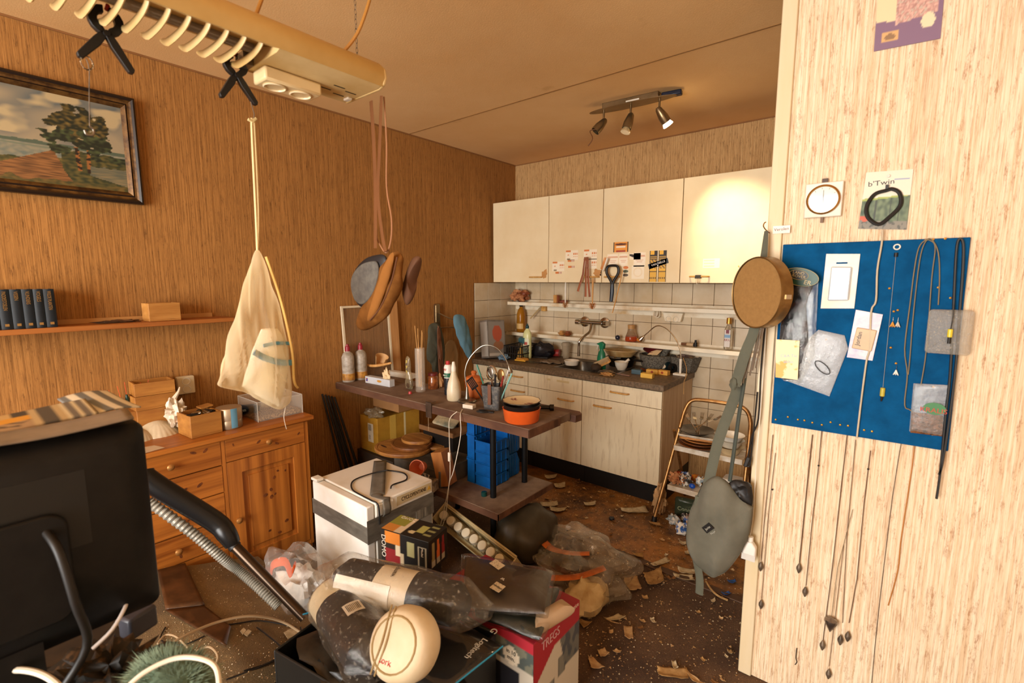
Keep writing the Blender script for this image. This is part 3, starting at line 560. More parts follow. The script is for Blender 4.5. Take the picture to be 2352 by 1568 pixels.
# things on the lower tile shelf, right half
t = thing('marble_ball', 'dark blue glass ball on the lower tile shelf', 'ball', V(on_shelf(1421, -.08))+V((0, 0, .021))); MB().ball((0, 0, 0), .021, 20).build('ball', mat('#1c2438', .08, coat=1), t)
p = on_shelf(1452, -.075); t = thing('carafe', 'small glass carafe with orange-red liquid and a cork-coloured neck on the lower tile shelf', 'carafe', p)
MB().lathe([(0, .002), (.045, .002), (.047, .015), (.044, .038, 1), (.03, .075, 1), (.027, .10, 2), (.029, .13, 2), (.027, .131, 2), (0, .131)]).build('carafe_body', [mat('#c4522a', .1, trans=.4, ior=1.3), mat('#d8c0a0', .1, trans=.8, ior=1.2), mat('#b98a52', .5)], t)
p = on_shelf(1472, -.06); solo('amber_lump', MB().ball((0, 0, .015), (.03, .02, .016), 16, amp=.3), mat('#c47c30', .4), 'orange-brown lump beside the carafe on the lower tile shelf', 'lump', p)
for i, (px, lb, r_) in enumerate(((1578, 'leftmost small brown cylinder lying on the lower tile shelf', .011), (1591, 'pale-labelled cylinder lying between the brown ones on the lower tile shelf', .012), )):
    t = thing('spice_tube', lb, 'tube', V(on_shelf(px, -.07))+V((0, 0, .012)), R(0), group='small tubes on the lower tile shelf'); MB().cyl((-.028, 0, 0), (.02, 0, 0), r_).build('tube_body', mat(['#7a5030', '#c7a880'][i], .4), t); MB().cyl((.02, 0, 0), (.028, 0, 0), r_*1.05).build('cap', m_black, t)
t = thing('spice_tube', 'dark small bottle standing at the right of the tubes on the lower tile shelf', 'bottle', on_shelf(1602, -.07)); MB().lathe([(0, 0), (.012, 0), (.012, .03), (0, .03)]).build('tube_body', m_black, t); MB().lathe([(.008, .03), (.008, .048), (0, .048)]).build('cap', m_black, t)
p = on_shelf(1677, -.075); t = thing('spirit_bottle', 'clear spirit bottle with gold cap and printed label on the lower tile shelf', 'bottle', p)
MB().lathe([(0, .002), (.030, .002), (.033, .01), (.032, .14), (.018, .17), (.014, .18), (.014, .20)], n=4, T=MX.Rotation(pi/4, 4, 'Z')).build('bottle_body', m_glass, t, bev=.004); MB().lathe([(.016, .18), (.018, .182), (.016, .222), (0, .223)]).build('cap', mat('#c98f3c', .3, .6), t)
picture(q := MB(), (0, 0, 0), .038, .12, lambda u, v: lin('#9a3a2a') if .35 < v < .5 and int(u*6+v*20) % 2 else (lin('#7fa6c8') if .5 < v < .75 else (lin('#7d2a3a') if v > .8 and abs(u-.5) < .3 else lin('#ded6cc'))), 16, T=FRONT(0, -.0245, .08)); q.build('front_label', vcol_mat(.4), t, smooth=False)

# ceiling spotlight bar ------------------------------------------------
m_nik = mat('#a08a68', .3, .85, col2='#7d6a4c', ns=5)
pc = onz(HC, 1460, 232); t = thing('spotlight_bar', 'brushed metal ceiling bar with three spotlights, only the right one lit', 'spotlight', (1.555, -.865, HC), R(4))
MB().prism(circ(.265, 40, ry=.05), -.037, -.033).build('oval_plate', m_nik, t); MB().box((-.17, -.03, -.034), (.17, .03, -.001)).build('mounting_box', m_nik, t, bev=.003)
MB().box((-.02, -.0305, -.03), (.06, -.0302, -.018)).build('rating_label', m_white, t)
m_bulb = mat('#ffe2b0', .3, emit=25)
for i, (x, tx_, tz) in enumerate(((-.17, -35, 0), (-.0, -12, 0), (.17, 28, 0))):
    MB().cyl((x, 0, -.036), (x, 0, -.10), .006).build('stem', m_nik, t)
    h = MB(); h.lathe([(.010, .02), (.018, .01), (.028, -.04), (.028, -.075), (.026, -.075), (.024, -.04), (0, -.03)], n=20); h = h.build('spot_head', m_nik, t); h.location = (x, 0, -.10); h.rotation_euler = (R([-25, -15, 30][i]), R(-tx_), 0)
    if i: q = MB().lathe([(.016, -.06), (.026, -.085), (.030, -.095), (.028, -.098), (0, -.097)], n=20).build('bulb', m_bulb if i == 2 else mat('#d8c090', .15, trans=.5), h)
    else: q = MB().tube([(0, 0, -.06), (-.03, 0, -.09), (.02, 0, -.12), (.025, .01, -.17)], .003, 5, k=4).build('hanging_wire', mat('#6a4020', .6), h)
t = thing('connector_cover', 'dark blue plastic cover sticking out above the right end of the spotlight bar', 'cover', (1.79, -.83, HC-.02), R(8)); MB().box((-.06, -.02, -.012), (.05, .02, .015)).build('cover_shell', mat('#141c30', .3), t, bev=.006)
spot('spot_beam', (1.765, -.79, 2.44), (2.13, -.35, 1.62), 150, (1, .78, .54), 56, 1.0, .03)
spot('spot_beam_wide', (1.745, -.83, 2.43), (1.95, -.60, 1.0), 38, (1, .72, .42), 160, 1.0, .03)
# ================================================================ STEP STOOL
def puff(mb, outline, tf, tb, T=None, mi=0, rings=6, amp=0, fr=8, seed=0, ctr=None):
    """cushion-like body grown from an outline: tf/tb = bulge towards +z / -z"""
    n = len(outline); cx = sum(p[0] for p in outline)/n; cy = sum(p[1] for p in outline)/n
    if ctr: cx, cy = ctr
    vs = []; fs = []
    frx, fry = fr if isinstance(fr, tuple) else (fr, fr)
    def nz(x, y, k): return amp*NZ.noise(V((x*frx, y*fry, seed+k)))
    lv = [sin(pi/2*i/rings) for i in range(rings, 0, -1)]
    for sgn, th in ((1, tf), (-1, tb)):
        for a, s_ in enumerate(lv):
            if sgn < 0 and a == 0: continue
            for (x, y) in outline:
                X_, Y_ = cx+(x-cx)*s_, cy+(y-cy)*s_; h = sqrt(max(0, 1-s_*s_)); vs.append((X_, Y_, sgn*(th*h+(nz(X_, Y_, sgn) if a else 0))))
        vs.append((cx, cy, sgn*(th+nz(cx, cy, sgn))))
    R_ = rings
    F_ = lambda r, j: r*n+j % n
    for r in range(R_-1):
        for j in range(n): fs.append((F_(r, j), F_(r, j+1), F_(r+1, j+1), F_(r+1, j)))
    cf = R_*n
    for j in range(n): fs.append((F_(R_-1, j), F_(R_-1, j+1), cf))
    b0 = cf+1
    B_ = lambda r, j: (j % n) if r == 0 else b0+(r-1)*n+j % n
    for r in range(R_-1):
        for j in range(n): fs.append((B_(r, j+1), B_(r, j), B_(r+1, j), B_(r+1, j+1)))
    cb_ = b0+(R_-1)*n
    for j in range(n): fs.append((B_(R_-1, j+1), B_(R_-1, j), cb_))
    return mb.add(vs, fs, mi, T)
def smooth_poly(pts, k=4): return [(p.x, p.y) for p in catmull([(x, y, 0) for x, y in pts], k, True)]
m_gold = mat('#b98c56', .35, .75, col2='#8a5f34', ns=20); m_alu = mat('#ece4d4', .4, .2, col2='#c0aa88', ns=12)
t = thing('step_stool', 'folding step stool with bronze tube frame and pale treads, loaded with dishes', 'step stool', (0, 0, 0))
hp = lambda x, z: (x, -.79+.34*z, z)
MB().tube([hp(1.765, .02), hp(1.80, .3), hp(1.835, .60), hp(1.85, .70), hp(1.88, .755), hp(1.95, .77), hp(2.13, .77), hp(2.20, .755), hp(2.235, .70), hp(2.245, .60), hp(2.255, .3), hp(2.27, .02)], .0125, 10, k=4).build('front_frame', m_gold, t)
for x in (1.80, 2.24): MB().tube([(x, -.60, .56), (x, -.45, .28), (x, -.33, .02)], .011, 8).build('rear_leg', m_gold, t)
MB().tube([(1.80, -.36, .06), (2.24, -.36, .06)], .010, 8).build('rear_crossbar', m_gold, t)
for z, y0 in ((.485, -.68), (.25, -.76)):
    b = MB(); b.box((1.83, y0, z-.028), (2.235, y0+.008, z+.004)); b.box((1.83, y0, z-.003), (2.235, y0+.20, z)); b.box((1.83, y0+.192, z-.028), (2.235, y0+.20, z+.004)); b.build('tread', m_alu, t, bev=.002)
for x in (1.765, 2.27): MB().cyl((x, -.79, 0), (x, -.782, .03), .017, n=12).build('rubber_foot', m_black, t)
TZ = .486; m_brd = mat('#9a5c28', .5, col2='#6e3c18', ns=20, st=(1, .1, 1)); m_brd2 = mat('#c98a48', .5, col2='#a86c30', ns=20, st=(1, .1, 1))
for i, (r_, mm, lb) in enumerate(((.125, m_brd, 'lowest dark round wooden plate under the tray on the step stool'), (.115, m_brd, 'middle dark round wooden plate on the step stool'), (.11, m_brd2, 'uppermost lighter round wooden plate right under the tray on the step stool'))):
    solo('wooden_plate', MB().lathe([(0, 0), (r_*.7, 0), (r_, .014), (r_, .018), (r_*.75, .010), (0, .008)], n=36), mm, lb, 'plate', (1.955+.005*i, -.58, TZ+.017*i), group='wooden plates on the step stool')
solo('cutting_board', MB().prism(rrect(.25, .17, .02), 0, .014), m_brd2, 'light wooden cutting board lying on the wooden plates of the step stool', 'cutting board', (1.965, -.57, TZ+.053), R(12), bev=.002)
t = thing('metal_tray', 'small pale metal tray on the wooden board of the step stool', 'tray', (1.955, -.585, TZ+.069), R(8)); b = MB(); b.prism(rrect(.23, .15, .02), 0, .003); b.tube([(x, y, .009) for x, y in rrect(.23, .15, .02)], .004, 6, closed=True); b.build('tray_body', m_alu, t)
t = thing('steel_plate', 'round steel plate holding forks on top of the step stool stack', 'plate', (1.935, -.585, TZ+.083)); MB().lathe([(0, 0), (.07, 0), (.105, .02), (.107, .022), (.07, .005), (0, .005)], n=36).build('plate_body', m_steel, t)
def fork(at, rot, lb):
    t = thing('fork', lb, 'fork', at, rot=rot, group='forks on the steel plate'); MB().tube([(-.09, 0, 0), (0, 0, .004), (.05, 0, 0)], [.004, .0025, .003], 6).build('handle', m_chrome, t)
    b = MB(); b.cb((.06, 0, 0), (.022, .022, .0025))
    for q in range(4): b.tube([(.07, -.009+.006*q, 0), (.105, -.009+.006*q, .006)], .0014, 4)
    b.build('tines', m_chrome, t)
for i in range(5): fork((1.915+.018*i, -.58+.01*i, TZ+.115+.008*i), (0, R(-42+6*i), R(150-25*i)), 'fork piled on the steel plate on the step stool')
for i in range(3): solo('plastic_bowl', MB().lathe([(0, 0), (.045, 0), (.075, .045), (.078, .047), (.072, .045), (.043, .005), (0, .005)], n=36), mat(['#d9c092', '#e6dcc4', '#ece6d8'][i], .3), ['lowest cream plastic bowl of the stack at the right of the step stool', 'middle cream bowl of the stack at the right of the step stool', 'top white perforated bowl of the stack at the right of the step stool'][i], 'bowl', (2.145, -.60, TZ+.03*i+(0.0 if i == 0 else .012)), group='bowls on the step stool')
cc = ['#b03a2a', '#2a5aa0', '#d8d0c0', '#c98a30', '#e0dcd0', '#3a3430', '#c0562c', '#8fa0a8', '#d8b070', '#57503f']
nm = ['crushed drinks can', 'crumpled wrapper', 'balled foil piece', 'crumpled paper bag']
random.seed(3)
rub = []
for i in range(11):
    x = 1.86+.032*i+random.uniform(-.01, .01); y = random.choice((-.70, -.64, -.60)); r_ = random.uniform(.020, .034)
    o = solo('crumpled_wrapper', MB().ball((0, 0, 0), (r_*1.2, r_, r_), 16, amp=.8, fr=3, seed=i), mat(cc[i % 10], .4, metal=.5 if i % 3 == 0 else 0, col2=cc[(i+3) % 10], ns=40, hi=.55, lo=.45), 'small crumpled wrapper in the rubbish on the lower tread of the step stool', 'rubbish', (x, y, .252+r_), group='rubbish on the lower tread')
for i in range(12): x, y = random.uniform(1.84, 2.20), random.choice((-.82, -.74, -.66, -.56)); r_ = random.uniform(.022, .042); solo('crumpled_wrapper', MB().ball((0, 0, 0), (r_*1.2, r_, r_), 16, amp=.8, fr=3, seed=i+40), mat(cc[(i+4) % 10], .5, col2=cc[(i+1) % 10], ns=30, hi=.55, lo=.45), 'crumpled wrapper or paper in the rubbish on the floor under the step stool', 'rubbish', (x, y, r_*.8), group='rubbish under the step stool')
solo('blue_bottle_cap', MB().ball((0, 0, 0), (.02, .015, .016), 14), mat('#1c4fb0', .3), 'bright blue round cap in the rubbish on the lower tread', 'cap', (1.97, -.72, .27))
solo('crushed_can', MB().tube([(-.03, 0, 0), (-.01, 0, .004), (.012, 0, -.004), (.035, 0, 0)], [.024, .028, .024, .027], 14), m_chrome, 'shiny crushed can lying on the right of the lower tread', 'can', (2.13, -.70, .282), rot=(0, R(8), R(30)))
solo('orange_peel_heap', MB().ball((0, 0, 0), (.05, .04, .03), 26, amp=.9, fr=4, seed=5), mat('#b98050', .8, col2='#8a4c28', ns=20), 'heap of brown crumpled paper at the left of the lower tread', 'paper', (1.875, -.70, .285))
solo('white_container', MB().prism(rrect(.12, .10, .02), 0, .10), m_white, 'white tub standing on the lower tread behind the stool frame', 'tub', (2.19, -.64, .252), bev=.004)
for i, (x, y, r_, lb, cg) in enumerate(((1.90, -.60, .065, 'left dark green packet with a pale word among rubbish under the step stool', '#3a4230'), (2.02, -.62, .07, 'right green packet with a pale word among rubbish under the step stool', '#2e4a34'))):
    t = thing('crumpled_packet', lb, 'packet', (x, y, r_*.95), R(10-30*i), group='green packets under the stool'); b = MB(); puff(b, rrect(.14, .13, .02), .03, .03, T=FRONT(0, 0, 0), amp=.02, fr=30, seed=i); b.build('packet', mat(cg, .35, bump=.7, bs=40, col2='#7a7a50', ns=30, lo=.6, hi=.7), t)
    q = MB(); q.text('Conny', .036, frm((0, -.034, .0), (1, 0, 0), (0, 0, 1))); q.build('printed_word', mat('#a8b088', .5), t)
solo('plastic_wrap', MB().ball((0, 0, 0), (.09, .07, .06), 30, amp=.9, fr=3, seed=8), film('#d8d0c0', .35, .2, .4, 30, .3), 'crumpled clear plastic among the rubbish under the step stool', 'plastic', (2.13, -.58, .06))
solo('crumpled_paper', MB().ball((0, 0, 0), (.04, .04, .10), 26, amp=.6, fr=4, seed=4), mat('#c8a070', .8, bump=.6), 'upright crumpled brown paper beside the left foot of the step stool', 'paper', (1.745, -.66, .08))
solo('flex_cable', MB().tube([(2.08, -.78, .03), (2.03, -.74, .012), (2.0, -.70, .06), (2.05, -.66, .12)], .005, 6, k=5), m_hdl, 'short tan cable arching in the rubbish under the step stool', 'cable')

# ================================================================ PARTITION WALL AND WHAT HANGS THERE
YP = -1.70
def pp(px, py, y=YP): p = ony(y, px, py); return p
def hung(name, lb, cat, px, py, off=.002, group=None): p = pp(px, py, YP-off); return thing(name, lb, cat, p, group=group)
def local(p, o): return (p[0]-o[0], p[1]-o[1], p[2]-o[2])
m_felt = mat('#0c5080', .95, col2='#09426c', ns=14, bump=.3, bs=300, spec=.1)
A = pp(1800, 562); Bb = pp(2229, 545); Cc = pp(2177, 1034); Dd = pp(1773, 970)
YB = YP-.012      # face of the board
b = MB(); b.add([(q.x, YP, q.z) for q in (Dd, Cc, Bb, A)]+[(q.x, YB, q.z) for q in (Dd, Cc, Bb, A)], [(0, 1, 2, 3), (7, 6, 5, 4), (0, 4, 5, 1), (1, 5, 6, 2), (2, 6, 7, 3), (3, 7, 4, 0)])
solo('pin_board', b, m_felt, 'large blue felt board hung on the right wallpapered wall', 'board', bev=.002)
def bp(px, py, off=0.0): return ony(YB-off, px, py)
m_pin = mat('#d9a03c', .3, .8)
pin0 = None; PL = ['beside the falling cord loop at the right of the blue board', 'above the gold lure on the blue board', 'above the silver lure on the blue board', 'between the lures on the blue board', 'holding the lowest hook cluster on the blue board', 'at the end of the outer brown cord on the blue board', 'at the top of the brown cord loops', 'right of the cord loops on the top edge of the board', 'at the top left of the cord loops', 'above the yellow float by the bubble-wrap bag', 'in the clear plastic bag on the blue board', 'in the bait bag near the bottom of the blue board']
pins = [(1782, 963), (1810, 957), (1833, 963), (1848, 965), (1866, 970), (1888, 975), (1908, 969), (1930, 975), (1948, 977), (1985, 987), (2003, 990), (2043, 662), (2053, 715), (2062, 712), (2046, 798), (2058, 834), (2155, 660), (2143, 550), (2171, 548), (2126, 552), (2183, 684), (1898, 779), (2144, 888)]
for px, py in pins:
    if pin0 is None:
        pin0 = thing('push_pin', 'small brass push pin in the row along the bottom edge of the blue board', 'pin', bp(px, py), group='brass pins along the bottom of the blue board')
        MB().lathe([(0, .006), (.0028, .005), (.0035, .0025), (.002, 0), (0, 0)], n=10, T=MX.Rotation(pi/2, 4, 'X')).build('pin_head', m_pin, pin0)
    else:
        q = copy_tree(pin0); q.location = bp(px, py); k_ = pins.index((px, py))-11
        if k_ >= 0: q['label'] = 'brass push pin '+PL[k_]; q['group'] = 'brass pins higher on the blue board'
def poly_px(pts, o, y): return [((ony(y, a, b_)).x-o[0], (ony(y, a, b_)).z-o[2]) for a, b_ in pts]
def flat(name, lb, cat, pts, mats, off=.002, th=.002, y=None, group=None, k=0):
    y = YB if y is None else y; cxp = sum(p[0] for p in pts)/len(pts); cyp = sum(p[1] for p in pts)/len(pts)
    o = ony(y-off, cxp, cyp); t = thing(name, lb, cat, o, group=group); pl = poly_px(pts, o, y-off)
    if k: pl = smooth_poly(pl, k)
    return t, pl, o
# poster
def poster(u, v):
    if (u-.80)**2+((v-.21)*1.4)**2 < .011: return lin('#d8cba8')
    if .10 < u < .38 and .07 < v < .17: return lin('#c9a06a') if (u-.24)**2*3+(v-.12)**2*20 > .02 else lin('#8a6a4a')
    if .3 < u < .93 and v > .23+(u-.3)*.08: 
        n = NZ.noise(V((u*26, v*30, 0))); return lerp(lin('#8a5a58'), lin('#d9b0a0'), .5+n) if n > -.25 else lin('#b8a898')
    if v > .30-.1*u and u < .34: return lin('#d9c9a0')
    return lin('#7c6078')
t, pl, o = flat('wall_poster', 'purple flower poster hanging at the top of the right wallpapered wall', 'poster', [(2007, 118), (2160, 88), (2172, -60), (2020, -60)], None, .004, y=YP)
u0 = V(pl[0]); ux = V(pl[1])-u0; uy = V(pl[3])-u0
MB().grid(lambda u, v: (u0.x+ux.x*u+uy.x*v*1.25, 0, u0.y+ux.y*u+uy.y*v*1.25), 50, 60, colfn=poster).build('printed_sheet', vcol_mat(.5), t, thick=.002, smooth=False)
# barometer
t = hung('barometer', 'square white barometer with a round brass-rimmed dial on the wallpaper', 'barometer', 1892, 460, .003)
MB().box((-.052, -.014, -.055), (.052, 0, .055)).build('plate', m_white, t, bev=.003); MB().lathe([(.043, 0), (.047, .003), (.047, .008), (.043, .010), (.041, .006)], n=40, T=loc(0, -.014, 0, rx=pi/2)).build('bezel', mat('#b98a44', .25, .9), t)
MB().lathe([(.042, 0), (.042, .003), (0, .003)], n=40, T=loc(0, -.014, 0, rx=pi/2)).build('dial', mat('#e4e0d4', .1, coat=1), t)
b = MB(); b.box((-.0006, -.0182, -.01), (.0006, -.0178, .030))
for i in range(9): a = R(-40+i*32.5); b.box((-.0005, -.0182, .034), (.0005, -.0178, .038), T=MX.Rotation(a, 4, 'Y'))
b.build('pointer', m_black, t); MB().box((-.004, -.012, -.072), (.004, -.004, -.055)).build('hanging_stub', mat('#6a4a2a', .5), t); MB().box((-.008, -.008, .055), (.008, -.002, .068)).build('hanger', mat('#4a3420', .5), t)
# bike-lock card
def bcard(u, v):
    if v > .62: return lin('#ded2bc') if not (.62 < u < .95 and (.84 < v < .86)) else lin('#6a86b0')
    if v > .55+.06*u-.02 or v > .58: return lin('#ded2bc')
    if v > .49+.08*u: return lin('#9aa84a')
    n = NZ.noise(V((u*12, v*12, 3)))
    if v < .14+.05*n: return lin('#7a7466') if n > -.1 else lin('#4a4a40')
    if v < .22 and u < .2: return lin('#c0502a')
    if .28 < u < .33 or .78 < u < .82 or .6 < u < .63: return lin('#2c3426')
    return lerp(lin('#34482e'), lin('#6c7c58'), .5+n)
t, pl, o = flat('bicycle_lock', 'black cable lock on a printed cardboard card above the blue board', 'lock', [(1971, 525), (2082, 527), (2098, 388), (1990, 396)], None, .004, y=YP)
u0 = V(pl[0]); ux = V(pl[1])-u0; uy = V(pl[3])-u0; uxy = V(pl[2])-u0-ux-uy
F2 = lambda u, v: (u0.x+ux.x*u+uy.x*v+uxy.x*u*v, 0, u0.y+ux.y*u+uy.y*v+uxy.y*u*v)
MB().grid(F2, 50, 60, colfn=bcard).build('backing_card', vcol_mat(.4), t, thick=.0015, smooth=False)
q = F2(.36, .80); MB().text("b'Twin", .021, frm((q[0], -.0005, q[2]), (1, 0, .04), (0, 0, 1)), sx=1.15).build('printed_name', mat('#2a2826', .5), t)
lk = [F2(u, v) for u, v in ((.48, .66), (.25, .6), (.12, .40), (.18, .2), (.42, .08), (.62, .2), (.82, .4), (.78, .6), (.62, .68))]
MB().tube([(p[0], -.007, p[2]) for p in lk], .0055, 8, k=5, closed=True).build('cable_loop', m_black, t); q = F2(.5, .7); MB().cb((q[0], -.006, q[2]), (.008, .01, .02)).build('cable_tie', m_black, t)
q = F2(.5, .91); MB().cyl((q[0], .0, q[2]), (q[0], -.006, q[2]), .004).build('hanging_nail', m_steel, t)
# card with red script at the trim
t = thing('shop_tag', 'small white tag with dark red script stuck at the top of the pale trim', 'tag', pp(1795, 527, -1.716)); MB().box((-.026, -.001, -.013), (.026, .001, .013)).build('tag_card', m_white, t)
MB().text('Verolen', .014, frm((0, -.0015, .001), (1, 0, .06), (0, 0, 1))).build('script', mat('#6a2018', .5), t)
# blister pack, empty
m_clear = mat('#e9eef0', .08, alpha=.38, coat=1, spec=.8)
t, pl, o = flat('blister_pack', 'empty white-rimmed clear blister pack pinned at the top of the blue board', 'packaging', [(1885, 708), (1962, 708), (1976, 583), (1898, 583)], None, .003)
b = MB(); b.prism(pl, 0, .002, T=FRONT(0, 0, 0)); b.build('backing_card', m_white, t); s_ = .62
sx = [(x*s_, y*s_-.008) for x, y in pl]; b = MB(); b.prism(sx, 0, .012, T=FRONT(0, -.002, 0)); b.build('blister', mat('#dde6ea', .06, alpha=.55, coat=1, spec=1), t, bev=.004)
MB().cb((0, -.0026, .058), (.03, .001, .005)).build('hang_slot', m_felt, t)
# dental blister
t, pl, o = flat('dental_floss_pack', 'tilted clear pack with a beige insert, pinned on the blue board', 'packaging', [(1945, 820), (2004, 828), (2028, 722), (1966, 711)], None, .004)
MB().prism(pl, 0, .0015, T=FRONT(0, 0, 0)).build('backing_card', mat('#d8d0cc', .3, col2='#a8a0b8', ns=20), t); M2 = frm((0, -.002, -.012), (1, 0, -.13), (.2, 0, 1))
MB().cb((0, 0, 0), (.052, .068, .012), T=M2).build('insert', mat('#c8a880', .4), t, bev=.002); MB().text('Jordan', .017, M2 @ loc(-.014, 0, .0068, rz=pi/2)).build('brand_word', mat('#2a2c3a', .5), t)
# clear zip bag with lock ring
t, pl, o = flat('plastic_bag', 'clear plastic bag with a thin black cable tie pinned on the blue board', 'bag', [(1800, 872), (1905, 910), (1948, 800), (1940, 770), (1880, 757), (1830, 800)], None, .006)
puff(b := MB(), pl, .010, .002, T=FRONT(0, 0, 0), amp=.004, fr=60); b.build('bag_film', film('#c8ccd0', .55, .15, .3, 40, .1), t)
MB().tube([(.01+.022*cos(a)*1.0, -.014, -.035+.016*sin(a)-.014*cos(a)) for a in [i*2*pi/14 for i in range(14)]], .0015, 6, closed=True).build('cable_tie', m_black, t)
# hanging neckties bag with green oval header
t, pl, o = flat('tie_packaging', 'long clear bag of a dark tie under a green oval header card', 'packaging', [(1786, 855), (1800, 875), (1840, 880), (1872, 820), (1880, 640), (1800, 640)], None, .012)
puff(b := MB(), pl, .016, .006, T=FRONT(0, 0, 0), amp=.005, fr=50); b.build('clear_sleeve', film('#b8bcc0', .04, .08, .15, 35), t)
pl2 = poly_px([(1790, 860), (1815, 872), (1838, 862), (1856, 780), (1852, 700), (1868, 640), (1810, 640), (1800, 700), (1790, 780)], o, YB-.012); puff(b := MB(), smooth_poly(pl2), .008, .004, T=FRONT(0, .002, 0), amp=.003, fr=60); b.build('folded_tie', mat('#161c22', .65, spec=.2, col2='#3a2018', ns=18, lo=.5, hi=.6), t)
q0 = ony(YB-.03, 1838, 636); M3 = frm((q0.x-o[0], -.020, q0.z-o[2]), (1, 0, -.22), (0, 0, 1))
b = MB(); b.prism(circ(.055, 40, ry=.030), -.001, .001, 0, T=M3); b.build('oval_header', mat('#1c4a34', .4, col2='#143a28'), t)
b = MB(); b.prism(circ(.0285, 30, ry=.0155), .001, .0016, 0, T=M3 @ loc(-.006, .006, 0)); b.build('oval_emblem', mat('#101c18', .4), t)
b = MB(); b.text('LAND', .013, M3 @ loc(-.008, .012, .002)); b.text('ROVER', .013, M3 @ loc(-.004, .001, .002)); b.text('ER', .020, M3 @ loc(.026, -.014, .0016)); b.tube([M3 @ V((p[0]-.006, p[1]+.006, .0018)) for p in circ(.0285, 30, ry=.0155)], .0006, 4, closed=True); b.tube([M3 @ V((p[0], p[1], .0012)) for p in circ(.0535, 40, ry=.0285)], .0006, 4, closed=True); b.build('gold_lettering', mat('#c8b27a', .4), t)
t, pl, o = flat('price_card', 'cream and yellow card with faded blue print in front of the tie bag', 'card', [(1781, 866), (1832, 872), (1837, 782), (1783, 779)], None, .034)
MB().prism(pl, 0, .0012, T=FRONT(0, 0, 0)).build('card', mat('#efd9a8', .5, col2='#e0a850', ns=14, lo=.55, hi=.6), t); q = MB()
for z, s_ in ((.012, 'C&A Tie'), (-.008, 'ab/to')): q.text(s_, .014, frm((.004, -.002, z), (1, 0, .1), (0, 0, 1)))
q.build('faded_print', mat('#a8bccc', .6), t)
# strings and lines on the board
m_str = mat('#c2b49a', .8, bump=.4, bs=200); m_cord = mat('#7d6e52', .7); m_line = mat('#9aa0a0', .3); m_lead = mat('#4c4238', .5, .5, col2='#7a6a58', ns=40)
def line(name, lb, pts, r_, mm, off=.006, cat='string', k=4, y=None, group=None):
    P_ = [ony((YB if y is None else y)-off, a, b_) for a, b_ in pts]; o = P_[0]
    return solo(name, MB().tube([p-o for p in P_], r_, 6, k=k), mm, lb, cat, o, group=group)
line('white_string', 'thick whitish string hanging over the middle of the blue board', [(2027, 528), (2025, 560), (2015, 620), (2012, 690), (2001, 715), (1997, 800), (1990, 830), (1978, 920), (1968, 1005)], .0026, m_str, .010)
t = thing('float_line', 'fine line with a white ring on top and a small yellow float below', 'fishing line', bp(2060, 570, .004)); o = bp(2060, 570, .004)
MB().tube([(.0075*cos(a), 0, .0075*sin(a)+.004) for a in [i*pi/8 for i in range(16)]], .002, 6, closed=True).build('ring', m_white, t); q = bp(2058, 585, .004)
MB().cyl(q-o+V((0, 0, .006)), q-o-V((0, 0, .006)), .005).build('swivel', m_black, t); e = bp(2028, 890, .004); MB().tube([q-o, e-o], .0006, 4).build('line', m_line, t)
MB().tube([e-o, e-o+V((0, 0, -.028))], .0065, 12).build('float', mat('#b8a83c', .25), t, bev=.002); MB().tube([e-o+V((0, 0, -.028)), e-o+V((-.001, 0, -.044))], [.004, .002], 8).build('float_tip', m_black, t)
line('brown_string', 'outer looped brown cord hanging on the right half of the blue board', [(2142, 1000), (2095, 945), (2078, 930), (2084, 860), (2078, 800), (2090, 700), (2100, 620), (2110, 570), (2125, 552), (2140, 550), (2155, 580), (2158, 640), (2155, 700)], .0016, m_cord, .006, 'cord')
line('brown_string', 'inner looped brown cord hanging on the right half of the blue board', [(2086, 860), (2090, 820), (2098, 720), (2112, 600), (2125, 556), (2138, 553), (2148, 570), (2140, 640), (2128, 800), (2115, 885)], .0014, m_cord, .008, 'cord')
line('black_bootlace', 'long black lace folded over the right edge of the blue board', [(2151, 1145), (2160, 1080), (2172, 950), (2182, 860), (2190, 700), (2196, 580), (2203, 549), (2212, 560), (2211, 620), (2205, 700), (2195, 840), (2180, 960), (2165, 1060), (2157, 1090)], .0032, m_black, .012, 'lace')
t = thing('yellow_float', 'small yellow fishing float hanging on the bubble-wrap bag at the right of the board', 'float', bp(2182, 765, .03)); MB().cyl((0, 0, .012), (0, 0, -.012), .006).build('float_body', mat('#d8c43c', .25), t, bev=.002)
MB().cyl((0, 0, -.012), (0, 0, -.030), .004).build('float_tip', m_black, t); MB().tube([(0, 0, .012), (.002, 0, .05), (.001, 0, .085)], .0012, 5).build('line', m_black, t)
t, pl, o = flat('bubble_wrap_bag', 'silvery bubble-wrap bag hanging over the right edge of the blue board', 'bag', [(2133, 825), (2228, 820), (2222, 700), (2138, 705)], None, .014)
puff(b := MB(), rrect(.10, .13, .01), .010, .006, T=FRONT(0, 0, 0), amp=.004, fr=120, rings=8); b.build('bag_film', film('#b0a898', .40, .15, .4, 120, .3), t)
t, pl, o = flat('bait_bag', 'small zip bag of brown bait with red and green print on the board', 'bag', [(2088, 990), (2170, 1000), (2178, 884), (2098, 880)], None, .008)
puff(b := MB(), pl, .008, .002, T=FRONT(0, 0, 0), amp=.003, fr=80); b.build('bag_film', film('#c0c4c4', .30, .12, .4, 50), t)
puff(b := MB(), [(x*.92, y if y < 0 else -.012) for x, y in pl], .005, .002, T=FRONT(0, .001, -.004), amp=.003, fr=150); b.build('bait', mat('#7a4a22', .9, col2='#3a2412', ns=120, bump=.8, bs=200), t)
